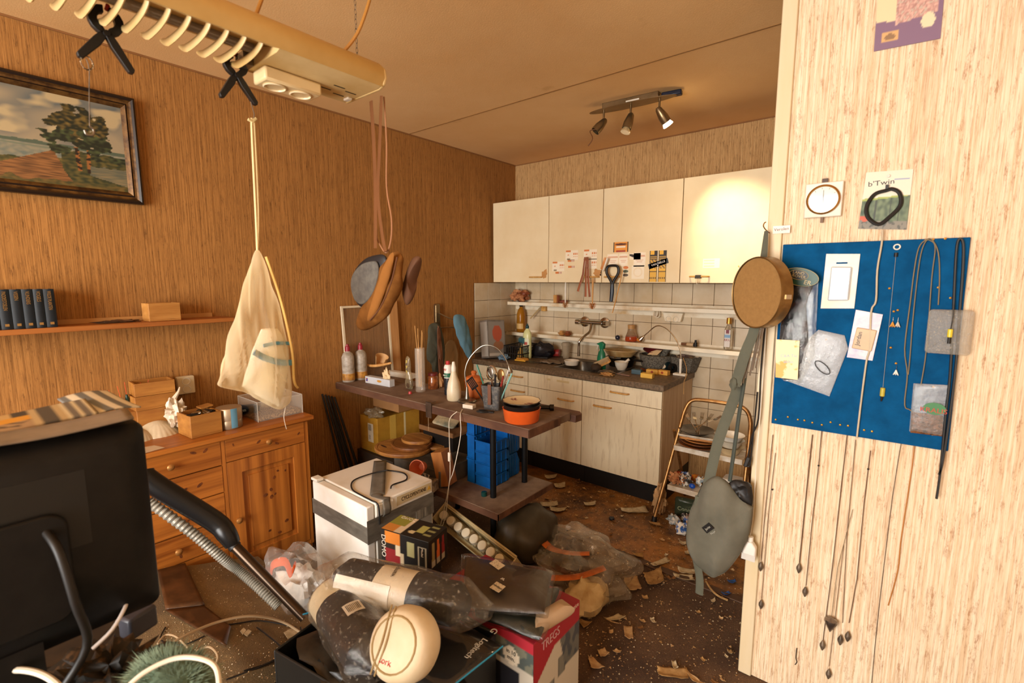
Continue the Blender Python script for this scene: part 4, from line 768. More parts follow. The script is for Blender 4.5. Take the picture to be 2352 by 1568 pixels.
q = MB(); q.text('KRALIS', .020, frm((.010, -.0095, -.002), (1, 0, .0), (0, 0, 1))); q.build('red_print', mat('#b8422a', .5), t); q = MB(); q.prism(circ(.026, 24, ry=.018), 0, .0006, T=FRONT(.012, -.0085, .004)); q.build('green_print', mat('#3f7a4a', .5), t)
for px, py, lb, cq in ((2050, 745, 'left gold metal lure pair hanging by pins on the blue board', '#c08a3c'), (2062, 745, 'right silver lure hanging by a pin beside the gold one', '#b8b0a0'), (2058, 855, 'small silver cluster of hooks hanging lowest on the blue board', '#c8c4b8')):
    t = thing('fishing_lure', lb, 'lure', bp(px, py, .006), group='small lures on the blue board'); b = MB()
    MB().tube([(0, 0, .022), (0, 0, .008)], .0005, 4).build('snap', m_chrome, t)
    for q in range(5): b.tube([(0, 0, .008), (.003*(q-2), -.001*q, -.008+.002*(q % 2))], .0016, 5)
    b.build('hooks', mat(cq, .3, .8), t)
# lead weights on rods against the wallpaper
def weight_line(pts, wp, r_, lb, bead=None, shape=0, wr=.0085):
    P_ = [ony(YP-.008, a, b_) for a, b_ in pts]; o = P_[0]; t = thing('weighted_line', lb, 'fishing line', o, group='lead-weighted lines on the wallpaper')
    MB().tube([p-o for p in P_], r_, 5).build('line', mat('#5a4030', .6), t); q = ony(YP-.012, *wp)-o
    MB().lathe([(0, .021), (.0025, .018), (wr, .004), (wr, -.003), (.003, -.016), (0, -.020)], o=q, n=16).build('lead_weight', m_lead, t)
    if bead: w_ = ony(YP-.008, *bead)-o; MB().ball(w_, .0032, 10).build('bead', m_black, t)
weight_line([(1775, 998), (1755, 1200), (1748, 1288)], (1747, 1301), .0012, 'leftmost weighted line under the board, beside the trim')
weight_line([(1781, 1040), (1765, 1180), (1749, 1375)], (1748, 1388), .0010, 'second weighted line from the trim, its weight hanging lower', (1774, 1124))
weight_line([(1866, 998), (1852, 1130), (1836, 1292)], (1835, 1305), .0016, 'third weighted line from the trim, its weight in line with the first')
weight_line([(1888, 980), (1880, 1070), (1864, 1210), (1851, 1345)], (1849, 1359), .0012, 'fourth weighted line from the trim, with a dark bead near its top', (1880, 1069))
weight_line([(1948, 978), (1935, 1090), (1912, 1300), (1890, 1470)], (1889, 1482), .0013, 'weighted line behind the steel plumb bob, its weight just below it')
weight_line([(1965, 1010), (1955, 1120), (1945, 1230), (1935, 1430)], (1930, 1470), .0010, 'weighted line right of the plumb bob with the left weight of a close pair')
weight_line([(1999, 1035), (1985, 1150), (1968, 1330), (1950, 1430)], (1947, 1462), .0013, 'weighted line with the right weight of a close pair', (1994, 1077))
weight_line([(1938, 1250), (1920, 1400), (1904, 1530)], (1903, 1548), .0008, 'lowest hanging weighted line at the bottom of the right wall')
t = thing('plumb_bob', 'shiny steel plumb bob hanging among the lead weights', 'plumb bob', pp(1908, 1430, YP-.022)); MB().lathe([(0, .022), (.004, .02), (.019, .012), (.020, .004), (.010, -.018), (0, -.036)], n=24).build('bob', mat('#8a8078', .25, .9), t); MB().tube([(0, .01, .02), (.004, .012, .2), (.03, .012, .42)], .0008, 4).build('line', m_cord, t)
line('ball_chain', 'thin bead chain hanging from the board corner down the wallpaper', [(2070, 1015), (2050, 1140), (2030, 1300), (2014, 1440), (2002, 1568)], .0010, m_lead, .004, 'chain', y=YP)
line('amber_tube', 'amber rubber tube hanging from the bait bag down the wallpaper', [(2104, 996), (2095, 1070), (2080, 1170), (2068, 1250), (2062, 1310), (2040, 1390)], .0016, mat('#b0702c', .4), .006, 'tube', y=YP)
line('short_hook_line', 'short dark line with a hook low on the wallpaper', [(1830, 1488), (1828, 1510), (1830, 1520), (1826, 1526)], .0014, m_black, .004, 'fishing hook', y=YP)
# ---- things hanging at the end of the partition
m_strap = mat('#57584a', .85, bump=.4, bs=200); m_bag = mat('#6c695c', .9, col2='#5c5a4e', ns=6, bump=.35, bs=400, spec=.2)
YH = -1.78
def hp3(px, py, y=YH): return ony(y, px, py)
t = thing('wall_hook', 'bent metal coat hook at the top of the pale trim', 'hook', hp3(1760, 520, -1.74)); MB().tube([(.006, .03, -.02), (.0, .0, -.012), (-.006, -.012, .0), (-.004, -.014, .010), (0, -.010, .014)], .002, 6, k=4).build('hook_wire', mat('#9a6a3a', .3, .8), t)
o = hp3(1655, 1180); t = thing('shoulder_bag', 'grey-green canvas shoulder bag hanging slanted from the hook by its strap', 'bag', o)
pl = smooth_poly([(hp3(a, b_).x-o.x, hp3(a, b_).z-o.z) for a, b_ in ((1618, 1108), (1645, 1093), (1672, 1108), (1700, 1146), (1726, 1163), (1729, 1170), (1724, 1215), (1706, 1262), (1672, 1308), (1650, 1322), (1634, 1325), (1606, 1302), (1588, 1262), (1577, 1220), (1584, 1175), (1602, 1135))])
puff(b := MB(), pl, .045, .035, T=FRONT(0, 0, 0), amp=.030, fr=(16, 9), seed=4, rings=12); b.build('bag_body', m_bag, t)
pl = smooth_poly([(hp3(a, b_).x-o.x, hp3(a, b_).z-o.z) for a, b_ in ((1668, 1120), (1680, 1105), (1705, 1107), (1724, 1120), (1726, 1165), (1700, 1150), (1680, 1138))]); puff(b := MB(), pl, .012, .03, T=FRONT(0, .012, 0), amp=.01, fr=50); b.build('dark_lining', m_black, t)
q = hp3(1626, 1212, YH-.045)-o; M4 = frm(q, (.62, -.1, .75), (-.75, 0, .62))
MB().cb((0, 0, 0), (.040, .026, .003), T=M4).build('woven_label', m_black, t); MB().text('Jurist', .012, M4 @ loc(0, 0, .002)).text('Meijer', .010, M4 @ loc(.004, -.022, .001)).build('label_lettering', mat('#a8a89c', .6), t)
def strap(pts, w_, nm='strap', mm=m_strap, par=None): return MB().tube([hp3(a, b_)-o for a, b_ in pts], w_, 8, k=5, flat=(1, .22)).build(nm, mm, par)
MB().tube([V((0, .02*i, 0))+(hp3(a, b_)-o) for i, (a, b_) in enumerate([(1625, 1120), (1645, 1020), (1668, 950), (1688, 890)])], .019, 8, k=5, flat=(1, .2)).build('strap', m_strap, t)
MB().tube([hp3(a, b_)-o for a, b_ in ((1688, 885), (1712, 810), (1735, 745))]+[hp3(1752, 610, -1.76)-o, hp3(1760, 530, -1.745)-o], [.018, .018, .016, .012, .006], 8, k=4, flat=(1, .2)).build('strap', m_strap, t)
MB().ball(hp3(1686, 880)-o, (.014, .012, .024), 14, amp=.4, fr=2).build('strap_knot', m_strap, t)
MB().tube([hp3(a, b_)-o for a, b_ in ((1606, 1140), (1597, 1200), (1585, 1230))]+[hp3(1600, 1290)-o, hp3(1607, 1330)-o, hp3(1606, 1364)-o], .015, 8, k=4, flat=(1, .25)).build('strap_tail', m_strap, t)
# round drum
C0 = hp3(1747, 672, -1.80); t = thing('round_sieve', 'round tin-framed drum with a brown skin hanging before the pale trim', 'sieve', C0, rot=(0, 0, R(-129+90)))
b = MB(); b.lathe([(.116, .021), (.119, .023), (.121, .019), (.119, 0), (.121, -.02), (.117, -.022)], n=48, T=MX.Rotation(pi/2, 4, 'X')); b.build('metal_rim', mat('#9a7a4a', .3, .8, col2='#6a4c28'), t)
MB().lathe([(.117, .017), (0, .015)], n=48, T=MX.Rotation(pi/2, 4, 'X')).build('skin', mat('#96703e', .85, col2='#8c6838', ns=90), t); MB().lathe([(.117, -.020), (0, -.018)], n=48, T=MX.Rotation(pi/2, 4, 'X')).build('back_cover', m_black, t)
MB().cb((.122, .0, -.01), (.008, .02, .014)).build('clasp', m_chrome, t)
# skewers, rods and cords hanging behind it
m_rod = mat('#8a7f72', .3, .7)
def rod(name, lb, pts, r_, mm, ys, cat='skewer', group=None, k=0):
    P_ = [ony(y, a, b_) for (a, b_), y in zip(pts, ys)]; return solo(name, MB().tube([p-P_[0] for p in P_], r_, 8, k=k), mm, lb, cat, P_[0], group=group)
rod('umbrella_pole', 'grey-green pole standing in the shoulder bag, leaning up behind the drum', [(1718, 820), (1697, 955), (1676, 1105)], .007, mat('#4a5450', .35, .4), (-1.73, -1.74, -1.77), 'pole')
for i, (a, b_, c_, d_) in enumerate(((1733, 750, 1706, 880), (1739, 750, 1712, 868), (1745, 750, 1722, 862), (1750, 750, 1728, 850), (1754, 752, 1736, 845))):
    rod('metal_skewer', ['leftmost','second','middle','fourth','rightmost'][i]+' of the five thin metal skewers hanging below the drum', [(a, b_), (c_, d_)], .0028, m_rod, (-1.76-.004*i, -1.76-.004*i), group='metal skewers under the drum')
rod('black_cable', 'black cable hanging along the edge of the pale trim', [(1757, 750), (1748, 850), (1742, 960), (1728, 1000), (1716, 1060), (1722, 1068), (1728, 1020), (1740, 900)], .003, m_black, [-1.735]*8, 'cable', k=4)
rod('white_cable', 'thin pale cable hanging beside the black one along the trim', [(1760, 750), (1750, 900), (1738, 1050), (1730, 1180), (1722, 1238)], .0016, m_white, [-1.735]*5, 'cable', k=4)
solo('cable_connector', MB().cb((0, 0, 0), (.014, .014, .04)), m_black, 'black plug hanging on the cable beside the step stool', 'plug', hp3(1716, 1060, -1.735), rot=(0, R(15), 0), bev=.003)
t = thing('plastic_bottle', 'small white plastic bottle hanging by a thread low on the pale trim', 'bottle', hp3(1722, 1262, -1.75)); b = MB()
b.prism([(-.024, -.036), (.022, -.036), (.022, .016), (.008, .034), (-.008, .034), (-.023, .012)], -.014, .014, T=FRONT(0, 0, 0)); b.build('bottle_body', mat('#e8e4dc', .35), t, bev=.005)
MB().lathe([(.008, .034), (.010, .036), (.010, .052), (0, .053)]).build('cap', m_white, t); MB().box((-.0242, -.0145, -.036), (.0222, -.0139, -.012)).build('label_band', mat('#d0ccc4', .5), t)
# ================================================================ WORKBENCH AND WHAT IS ON AND UNDER IT
m_bench = mat('#74503a', .6, col2='#4a2e20', ns=5, st=(.5, 3, 1), bump=.3, bs=60); m_dust = mat('#8a7460', .8, col2='#5a4234', ns=7, lo=.3, hi=.7)
m_iron = mat('#17181a', .45, .5)
TB = .855
t = thing('workbench', 'brown workbench with black pipe posts reaching out from the left wall', 'workbench', (0, 0, 0))
b = MB(); b.box((.004, -1.915, TB-.04), (1.61, -1.66, TB), 0); b.box((.004, -1.655, TB-.04), (1.607, -1.56, TB), 0); b.build('bench_top', m_dust, t, bev=.003)
b = MB(); b.prism([(1.56, -1.555), (1.635, -1.555), (1.64, -1.50), (1.61, -1.47), (1.30, -1.47), (1.30, -1.555)], TB-.05, TB-.012); b.build('rear_plank', m_bench, t, bev=.003)
b = MB(); b.box((.004, -1.918, TB-.042), (1.612, -1.914, TB-.004)); b.box((1.609, -1.918, TB-.042), (1.613, -1.66, TB-.004)); b.build('edge_band', m_bench, t)
SHZ = .35
b = MB(); b.box((.60, -1.86, SHZ-.035), (1.375, -1.37, SHZ)); b.build('lower_shelf', m_dust, t, bev=.003)
b = MB(); b.box((.60, -1.863, SHZ-.036), (1.378, -1.859, SHZ-.003)); b.box((1.374, -1.863, SHZ-.036), (1.378, -1.37, SHZ-.003)); b.build('shelf_edge', m_bench, t)
for x, y in ((1.228, -1.73), (1.24, -1.465)):
    MB().cyl((x, y, SHZ), (x, y, TB-.04), .017).build('post', m_iron, t); MB().cyl((x, y, 0), (x, y, SHZ-.035), .017).build('post', m_iron, t)
for y in (-1.45,): MB().cyl((.66, y, 0), (.66, y, TB-.04), .017).build('post', m_iron, t)
def tz(px, py, z=TB+.001): p = onz(z, px, py); return V((p.x, p.y, z))
# two aerosol-like bottles
for i, (px, py, lb) in enumerate(((792, 873, 'left grey-white bottle with a red cap at the wall end of the bench'), (822, 868, 'right grey-white bottle with a red cap at the wall end of the bench'))):
    p = tz(px, py); p.x = max(p.x, .05); t = thing('solvent_bottle', lb, 'bottle', p, group='bottles with red caps')
    MB().lathe([(0, 0), (.038, 0), (.040, .006), (.040, .055, 1), (.040, .057), (.040, .165), (.030, .19), (.016, .20), (.015, .205)], n=28).build('bottle_body', [mat('#b8ada0', .5, col2='#8d8272', ns=30), mat('#c9a070', .5)], t)
    MB().lathe([(.0405, .012), (.0405, .055)], n=28).build('orange_band', mat('#c8923c', .5, col2='#8a5a30', ns=40), t)
    MB().lathe([(.015, .203), (.017, .205), (.016, .235), (.010, .238), (.009, .25), (0, .251)], n=16).build('cap', mat('#8f2430', .4), t)
# window screen and board leaning on the wall
t = thing('window_screen', 'white-framed insect screen leaning against the left wall behind the bottles', 'screen', (.045, -1.67, TB+.002), rot=(0, R(-4), 0)); m_fr = mat('#d8c9ac', .6)
MB().box((-.006, -.19, 0), (.006, -.176, .50)).build('frame_side', m_fr, t); MB().box((-.006, .176, 0), (.006, .19, .50)).build('frame_side', m_fr, t); MB().box((-.006, -.176, .486), (.006, .176, .50)).build('frame_top', m_fr, t)
MB().box((-.001, -.176, 0), (.001, .176, .486)).build('mesh', film('#b08a54', .12, .6, .1, 60), t)
solo('pine_board', MB().box((-.012, -.035, 0), (.012, .035, .52)), mat('#c99760', .6, col2='#a87440', ns=14, st=(1, 1, .1)), 'upright pine board leaning on the wall right of the insect screen', 'board', (.035, -1.445, TB+.001), rot=(0, R(-3), 0))
p = tz(842, 838, TB+.09); t = thing('wooden_scoop', 'curved pale wooden handle with a dark tip lying across the bottles', 'scoop', p); MB().tube([(-.05, -.03, .03), (0, 0, 0), (.08, .03, .0), (.16, .09, .02)], [.006, .009, .010, .007], 8, k=5).build('handle', m_wood_l, t)
MB().lathe([(.03, 0), (.045, .07), (.043, .07), (.028, .003), (0, .003)], T=loc(.07, .06, .0, ry=R(25)), ang=4.6).build('scoop_bowl', mat('#c79a64', .6), t)
t = thing('flat_box', 'long pale blue flat box with a small blue and red mark on the bench', 'box', tz(870, 882), R(4)); MB().box((-.11, -.02, 0), (.13, .02, .045)).build('carton', mat('#c2c4c8', .5), t, bev=.001)
MB().box((-.10, -.0206, .012), (-.085, -.0204, .034)).build('printed_mark', mat('#2a3a8a', .5, col2='#a03030', ns=60, lo=.45, hi=.5), t); q = MB(); q.prism(circ(.022, 20, ry=.008), 0, .0004, T=FRONT(.03, -.0206, .026)); q.build('printed_picture', mat('#c08a3c', .5), t)
solo('white_tray_box', MB().box((-.12, -.03, 0), (.12, .03, .03)).box((-.115, -.025, .03), (.115, .025, .034), 0), m_white, 'flat white box lying behind the pale blue one on the bench', 'box', tz(905, 868)+V((0, .06, 0)), R(6), bev=.002)
def crumple(name, lb, cat, at, r3, mm, seed=0, amp=.6, fr=2.2, n=30, rot=None, group=None): return solo(name, MB().ball((0, 0, 0), r3, n, amp=amp, fr=fr, seed=seed), mm, lb, cat, at, rot=rot, group=group)
crumple('crumpled_napkin', 'upright crumpled beige paper napkin on the bench beside the pale blue box', 'napkin', tz(888, 884)+V((0, 0, .042)), (.028, .02, .058), mat('#d9bf94', .8, bump=.5, bs=50), 11, .7)
t = thing('herb_bag', 'clear tall bag holding dark seeds at its bottom, yellow label strip', 'bag', tz(940, 892)); puff(b := MB(), smooth_poly([(-.03, 0), (.03, 0), (.028, .06), (.012, .12), (.01, .19), (-.02, .195), (-.025, .08)]), .015, .015, T=FRONT(0, 0, 0), amp=.004, fr=50); b.build('bag_film', film('#c8b890', .25, .1, .35), t)
crumple_m = MB().ball((0, 0, .028), (.026, .014, .027), 16, amp=.3); crumple_m.build('seeds', mat('#4a3420', .9, bump=1, bs=200), t); MB().box((-.022, -.004, .10), (-.012, -.001, .19)).build('yellow_label', mat('#d8c050', .5, col2='#2a2a30', ns=50, lo=.5, hi=.52), t)
p = tz(966, 900); t = thing('glass_vase', 'tall clear glass cylinder holding incense sticks on the bench', 'vase', p); t.scale = (1.08, 1.08, 1.22); MB().lathe([(0, .004), (.026, .004), (.0275, .008), (.0275, .22), (.0255, .22), (.0255, .03), (0, .03)]).build('glass', mat('#e4dccc', .12, alpha=.18, coat=1, spec=.8), t)
for i, (a, r_) in enumerate(((.2, .012), (1.6, .010), (2.9, .014), (4.0, .012), (5.2, .010))): solo('incense_stick', MB().tube([(0, 0, 0), (-cos(a)*.032, sin(a)*.02, .315+.014*i)], .0018, 5), m_wood_l, ['leftmost incense stick standing in the glass cylinder', 'second incense stick in the glass cylinder', 'middle incense stick in the glass cylinder', 'fourth incense stick in the glass cylinder', 'rightmost incense stick leaning right in the glass cylinder'][i], 'stick', p+V((cos(a)*r_, sin(a)*r_*.5, .032)), group='incense sticks')
solo('red_stopper', MB().lathe([(0, 0), (.011, 0), (.009, .014), (0, .015)]), mat('#b03434', .4), 'small red cap lying on the bench before the glass cylinder', 'cap', tz(942, 904))
t = thing('spice_jar', 'glass jar of orange spice with a dark red lid behind the glass cylinder', 'jar', tz(995, 892)); MB().lathe([(0, 0), (.03, 0), (.032, .005), (.032, .075), (.026, .085)]).build('jar_body', mat('#a8602c', .2, coat=1, col2='#5c2c18', ns=30), t); MB().lathe([(.028, .083), (.030, .085), (.030, .10), (0, .101)]).build('lid', mat('#6a2420', .35), t)
crumple('paper_packet', 'crumpled kraft paper packet standing right of the spice jar', 'packet', tz(1010, 890)+V((0, 0, .045)), (.022, .016, .045), mat('#b8895a', .8), 6, .4)
p = tz(1030, 905); t = thing('spray_can', 'dark can with a white top label and red cap on the bench', 'can', p); MB().lathe([(0, 0), (.023, 0), (.024, .004), (.024, .10), (.024, .1001)]).build('can_body', mat('#26282c', .35, .3, col2='#55585c', ns=60, lo=.6, hi=.65), t)
MB().lathe([(.024, .10), (.024, .135, 1), (.024, .165, 0), (.018, .178), (.012, .18)]).build('upper_label', [mat('#e0d8cc', .4), mat('#e0d8cc', .4)], t); MB().lathe([(.0243, .105), (.0243, .13)]).build('green_band', mat('#2f6a50', .4), t); MB().lathe([(.012, .178), (.013, .18), (.012, .2), (0, .201)]).build('cap', mat('#b03030', .4), t)
q = MB(); q.text('W', .022, FRONT(0, -.0245, .150)); q.build('red_letter', mat('#b83a2a', .5), t); q = MB(); q.text('BRS 22', .011, FRONT(0, -.0246, .117)); q.build('printed_text', m_white, t)
p = tz(1043, 918); t = thing('squeeze_bottle', 'white squeeze bottle with a long pointed nozzle on the bench', 'bottle', p); t.scale = (1.2, 1.2, 1.12); MB().lathe([(0, 0), (.031, 0), (.034, .008), (.034, .05), (.028, .09), (.016, .125), (.011, .15)]).build('bottle_body', mat('#ded2ba', .35, col2='#c4b492'), t); MB().lathe([(.012, .148), (.012, .165), (.006, .195), (0, .197)]).build('nozzle', m_white, t)
p = tz(1073, 922); t = thing('gooseneck_lamp', 'silver gooseneck desk lamp with a round base arching over the utensil holder', 'lamp', p)
MB().lathe([(0, 0), (.050, 0), (.052, .006), (.048, .012), (.014, .018), (.010, .04), (.006, .085)], n=32).build('base', m_steel, t); dx = V((cos(R(30)), sin(R(30)), 0))
MB().tube([V((0, 0, .08)), dx*-.01+V((0, 0, .17)), dx*.02+V((0, 0, .25)), dx*.09+V((0, 0, .315)), dx*.16+V((0, 0, .31)), dx*.21+V((0, 0, .26)), dx*.235+V((0, 0, .205))], .0035, 8, k=8).build('gooseneck', m_steel, t)
MB().tube([dx*.234+V((0, 0, .21)), dx*.242+V((0, 0, .185)), dx*.246+V((0, 0, .17))], [.005, .014, .013], 14).build('lamp_head', m_steel, t)
t = thing('extension_socket', 'small white socket block lying at the foot of the gooseneck lamp', 'socket', tz(1078, 937), R(10)); MB().box((-.032, -.018, 0), (.032, .018, .022)).build('housing', m_white, t, bev=.003)
for i, (a, b_) in enumerate((((1050, 945), 'left thin white cord hanging from the bench with an inline switch'), ((1062, 940), 'right thin white cord hanging from the bench'))):
    p0 = tz(*a); ends = [(1033, 975), (1036, 1015)] if i == 0 else [(1057, 960), (1057, 1010)]
    P_ = [p0]+[ony(-1.935, x, y) for x, y in (((1033, 962), (1032, 1000), (1034, 1080), (1030, 1120), (1018, 1180), (1012, 1205)) if i == 0 else ((1057, 955), (1058, 1000), (1042, 1080), (1032, 1110), (1024, 1180), (1016, 1208)))]
    t = thing('power_cable', b_, 'cable', p0); MB().tube([p-p0 for p in P_], .0022, 6, k=4).build('cord', m_white, t)
    if i == 0: q = (P_[2]+P_[3])/2-p0; MB().box((-.008, -.006, -.025), (.008, .006, .025), T=MX.Translation(P_[3]-p0+V((0, -.004, .075)))).build('inline_switch', m_white, t, bev=.004)
p = tz(1089, 912); m_ter = mat('#c46a30', .6, col2='#a8541f', ns=9); t = thing('terracotta_pot', 'lidded terracotta pot on the bench behind the gooseneck lamp', 'pot', p); t.scale = (1.15, 1.15, 1.1)
MB().lathe([(0, 0), (.038, 0), (.042, .01), (.046, .06), (.046, .085), (.043, .09)]).build('pot_body', m_ter, t); MB().lathe([(.048, .088), (.05, .092), (.04, .11), (.012, .12), (.012, .126), (.015, .134), (.009, .142), (0, .143)]).build('lid', m_ter, t)
p = tz(1134, 938); t = thing('utensil_holder', 'grey perforated plastic utensil holder crammed with kitchen tools', 'holder', p, R(15)); t.scale = (1.15, 1.15, 1.08)
b = MB(); o1 = rrect(.075, .06, .01, 3); o2 = rrect(.098, .08, .012, 3); n = len(o1); vs = [(x, y, 0) for x, y in o1]+[(x, y, .12) for x, y in o2]+[(x*.94, y*.94, .12) for x, y in o2]+[(x*.92, y*.92, .005) for x, y in o1]
b.add(vs, [(k*n+j, k*n+(j+1) % n, (k+1)*n+(j+1) % n, (k+1)*n+j) for k in range(3) for j in range(n)]+[tuple(range(3*n, 4*n)), tuple(range(n-1, -1, -1))]); b.build('holder_body', mat('#4c4c4c', .5, col2='#6a6660', ns=70, lo=.5, hi=.6), t)
MB().box((-.008, -.045, .03), (.008, -.041, .128)).build('hanging_clip', mat('#6a4028', .4, .3), t)
def utensil(nm_, lb, dx_, dy_, tl_, h, head, hm, mm, az=0):
    t = thing(nm_, lb, 'utensil', p+V((dx_*1.15, dy_*1.15, .02)), rot=(R(tl_[1]), R(tl_[0]), az), group='tools in the utensil holder'); t.scale = (1.2, 1.2, 1.2)
    MB().tube([(0, 0, 0), (0, 0, h)], .0035, 6).build('handle', hm, t); hb = MB(); head(hb, h); hb.build('head', mm, t)
def h_spoon(b, h): b.ball((0, 0, h+.022), (.021, .006, .028), 16)
def h_slot(b, h):
    for i in range(5): b.box((-.022+.0095*i, -.001, h), (-.016+.0095*i, .001, h+.05))
    b.box((-.022, -.001, h), (.022, .001, h+.008)); b.box((-.022, -.001, h+.045), (.022, .001, h+.052))
def h_ring(b, h): b.tube([(.028*cos(a), 0, h+.028+.032*sin(a)) for a in [i*pi/8 for i in range(16)]], .004, 6, closed=True)
def h_knob(b, h): b.tube([(0, 0, h), (0, 0, h+.05)], [.005, .008, .004], 8)
utensil('slotted_turner', 'black slotted turner leaning left in the utensil holder', -.03, -.02, (-35, 10), .085, h_slot, m_black, m_black)
utensil('wire_sieve', 'round wire strainer rising in the middle of the utensil holder', -.01, .0, (-5, -5), .11, h_ring, m_chrome, m_chrome)
utensil('serving_spoon', 'bronze-coloured spoon leaning right in the utensil holder', .01, .01, (10, 0), .115, h_spoon, m_chrome, mat('#a08050', .3, .8))
utensil('ladle', 'steel ladle at the back of the utensil holder', -.005, .02, (-12, 0), .12, h_spoon, m_chrome, m_steel)
for i, (dx_, tl_, cc_, lb) in enumerate(((.02, (18, 4), '#8a2c24', 'dark red handled tool low in the utensil holder'), (.028, (24, -4), '#7fb0a8', 'pale turquoise handle at the right of the utensil holder'), (-.02, (-18, 8), '#3a7a68', 'green handle at the left of the utensil holder'), (.012, (6, 8), '#202024', 'black knife handle standing in the utensil holder'), (.022, (14, -10), '#b8b0a4', 'silver tongs at the right rear of the utensil holder'))): utensil('handled_tool', lb, dx_, .0, tl_, .095+.02*(i % 3), h_knob, mat(cc_, .35), mat(cc_, .35))
t = thing('pliers', 'black-handled pliers lying on the bench before the utensil holder', 'pliers', tz(1122, 945, TB+.008), R(20))
for sy in (-1, 1): MB().tube([(-.06, sy*.012, 0), (-.03, sy*.016, 0), (0, 0, 0), (.03, -sy*.006, 0)], [.004, .005, .005, .003], 6, k=3).build('lever', m_black, t)
p = tz(1198, 965); t = thing('orange_bowl', 'bright orange round plastic bowl at the right end of the bench', 'bowl', p); t.scale = (1.18, 1.18, 1.12); MB().lathe([(0, 0), (.066, 0), (.070, .004), (.077, .055), (.079, .058), (.074, .058), (.066, .008), (0, .008)], n=40).build('bowl_body', mat('#e8692c', .35, col2='#d85a20'), t)
t = thing('black_bowl', 'black bowl nested in the orange one', 'bowl', p+V((0, 0, .033))); t.scale = (1.18, 1.18, 1.12); MB().lathe([(0, 0), (.06, 0), (.073, .032), (.078, .044), (.074, .046), (.058, .006), (0, .006)], n=40).build('bowl_body', m_black, t)
t = thing('flower_plate', 'scalloped cream plate with red flowers lying on the black and orange bowls', 'plate', p+V((0, 0, .086))); t.scale = (1.18, 1.18, 1.1); b = MB()
def plate(u, v):
    a = 2*pi*u; r_ = .078*v*(1+.02*cos(12*a)*v); return (r_*cos(a), r_*sin(a), .012*v**3)
def plc(u, v):
    a = 2*pi*u; x, y = v*cos(a), v*sin(a); n = NZ.noise(V((x*9, y*9, 1)))
    if ((x-.52)**2+(y+.05)**2 < .06 or (x+.62)**2+(y-.15)**2 < .03) and n > -.1: return lin('#7a2c2c')
    return lin('#4a3a28') if v > .965 else lin('#dccaa4')
b.grid(plate, 60, 20, cu=True, colfn=plc); b.build('plate_body', vcol_mat(.3), t, thick=.003)
t = thing('black_torch', 'black short torch lying behind the flower plate', 'torch', tz(1248, 935, TB+.016), R(35)); MB().tube([(-.03, 0, 0), (.03, 0, 0), (.035, 0, 0), (.055, 0, 0)], [.011, .011, .016, .016], 14).build('torch_body', m_black, t)
t = thing('clamp_bracket', 'metal angle bracket hooked over the bench front with a chain below', 'bracket', ony(-1.92, 985, 928)); MB().box((-.022, -.004, -.075), (.022, -.001, .012)).build('plate', m_steel, t); MB().box((-.022, -.004, .010), (.022, .03, .013)).build('lip', m_steel, t)
for i in range(8): MB().tube([(.002*cos(a), -.006, -.078-.009*i+.006*sin(a)) for a in [k*pi/4 for k in range(8)]], .0007, 4, closed=True).build('chain_link', m_chrome, t)
# towel rail on the wall
t = thing('towel_rail', 'chrome wall rail with swing arms right of the pine board', 'towel rail', (.0, -1.02, 1.22)); MB().prism(rrect(.045, .24, .015), 0, .03, T=SIDE(0, 0, 0)).build('wall_plate', m_nik, t, bev=.004)
o = V((.0, -1.02, 1.22))
for z, e in ((.05, onx(.15, 1066, 733)), (-.07, onx(.15, 1076, 772))): MB().tube([V((.03, 0, z)), (e-o)*.5+V((.03, 0, 0)), e-o], .005, 8, k=4).build('swing_arm', m_nik, t)
e = onx(.12, 1003, 748)-o; MB().tube([V((.03, 0, -.02)), e+V((-.03, 0, .01)), e+V((.03, 0, -.005))], .004, 8, k=3).build('cloth_hook', m_nik, t)
def drape(name, lb, pts, mm, th=.018, seed=0, x=.12, cat='cloth'):
    c0 = onx(x, sum(a for a, b_ in pts)/len(pts), sum(b_ for a, b_ in pts)/len(pts)); pl = smooth_poly([(onx(x, a, b_).y-c0.y, onx(x, a, b_).z-c0.z) for a, b_ in pts], 5); b = MB(); puff(b, pl, th, th, T=SIDE(0, 0, 0), amp=.012, fr=22, seed=seed, rings=8); return solo(name, b, mm, lb, cat, c0)
drape('dark_cloth', 'dark grey-green cloth hanging from the hook below the towel rail', [(985, 748), (1003, 742), (1015, 760), (1022, 820), (1010, 855), (998, 876), (992, 840), (980, 820), (983, 780)], mat('#4a4a3c', .9, bump=.5, bs=60), .02, 3)
drape('brown_leather_strap', 'brown strip hanging in front of the dark cloth', [(1004, 760), (1012, 762), (1020, 870), (1014, 905), (1008, 860)], mat('#6a3f24', .6), .008, 5, .15, 'strap')
drape('blue_cloth', 'pale blue-grey cloth draped over the towel rail arm', [(1042, 726), (1064, 725), (1074, 748), (1084, 790), (1080, 824), (1070, 815), (1058, 790), (1048, 765)], mat('#5f8494', .9, bump=.6, bs=60), .025, 7, .15)
drape('cardboard_sheet', 'beige cardboard sheets standing against the wall below the towel rail', [(1022, 795), (1048, 793), (1050, 905), (1024, 905)], mat('#a88558', .8), .006, 2, .03, 'cardboard')
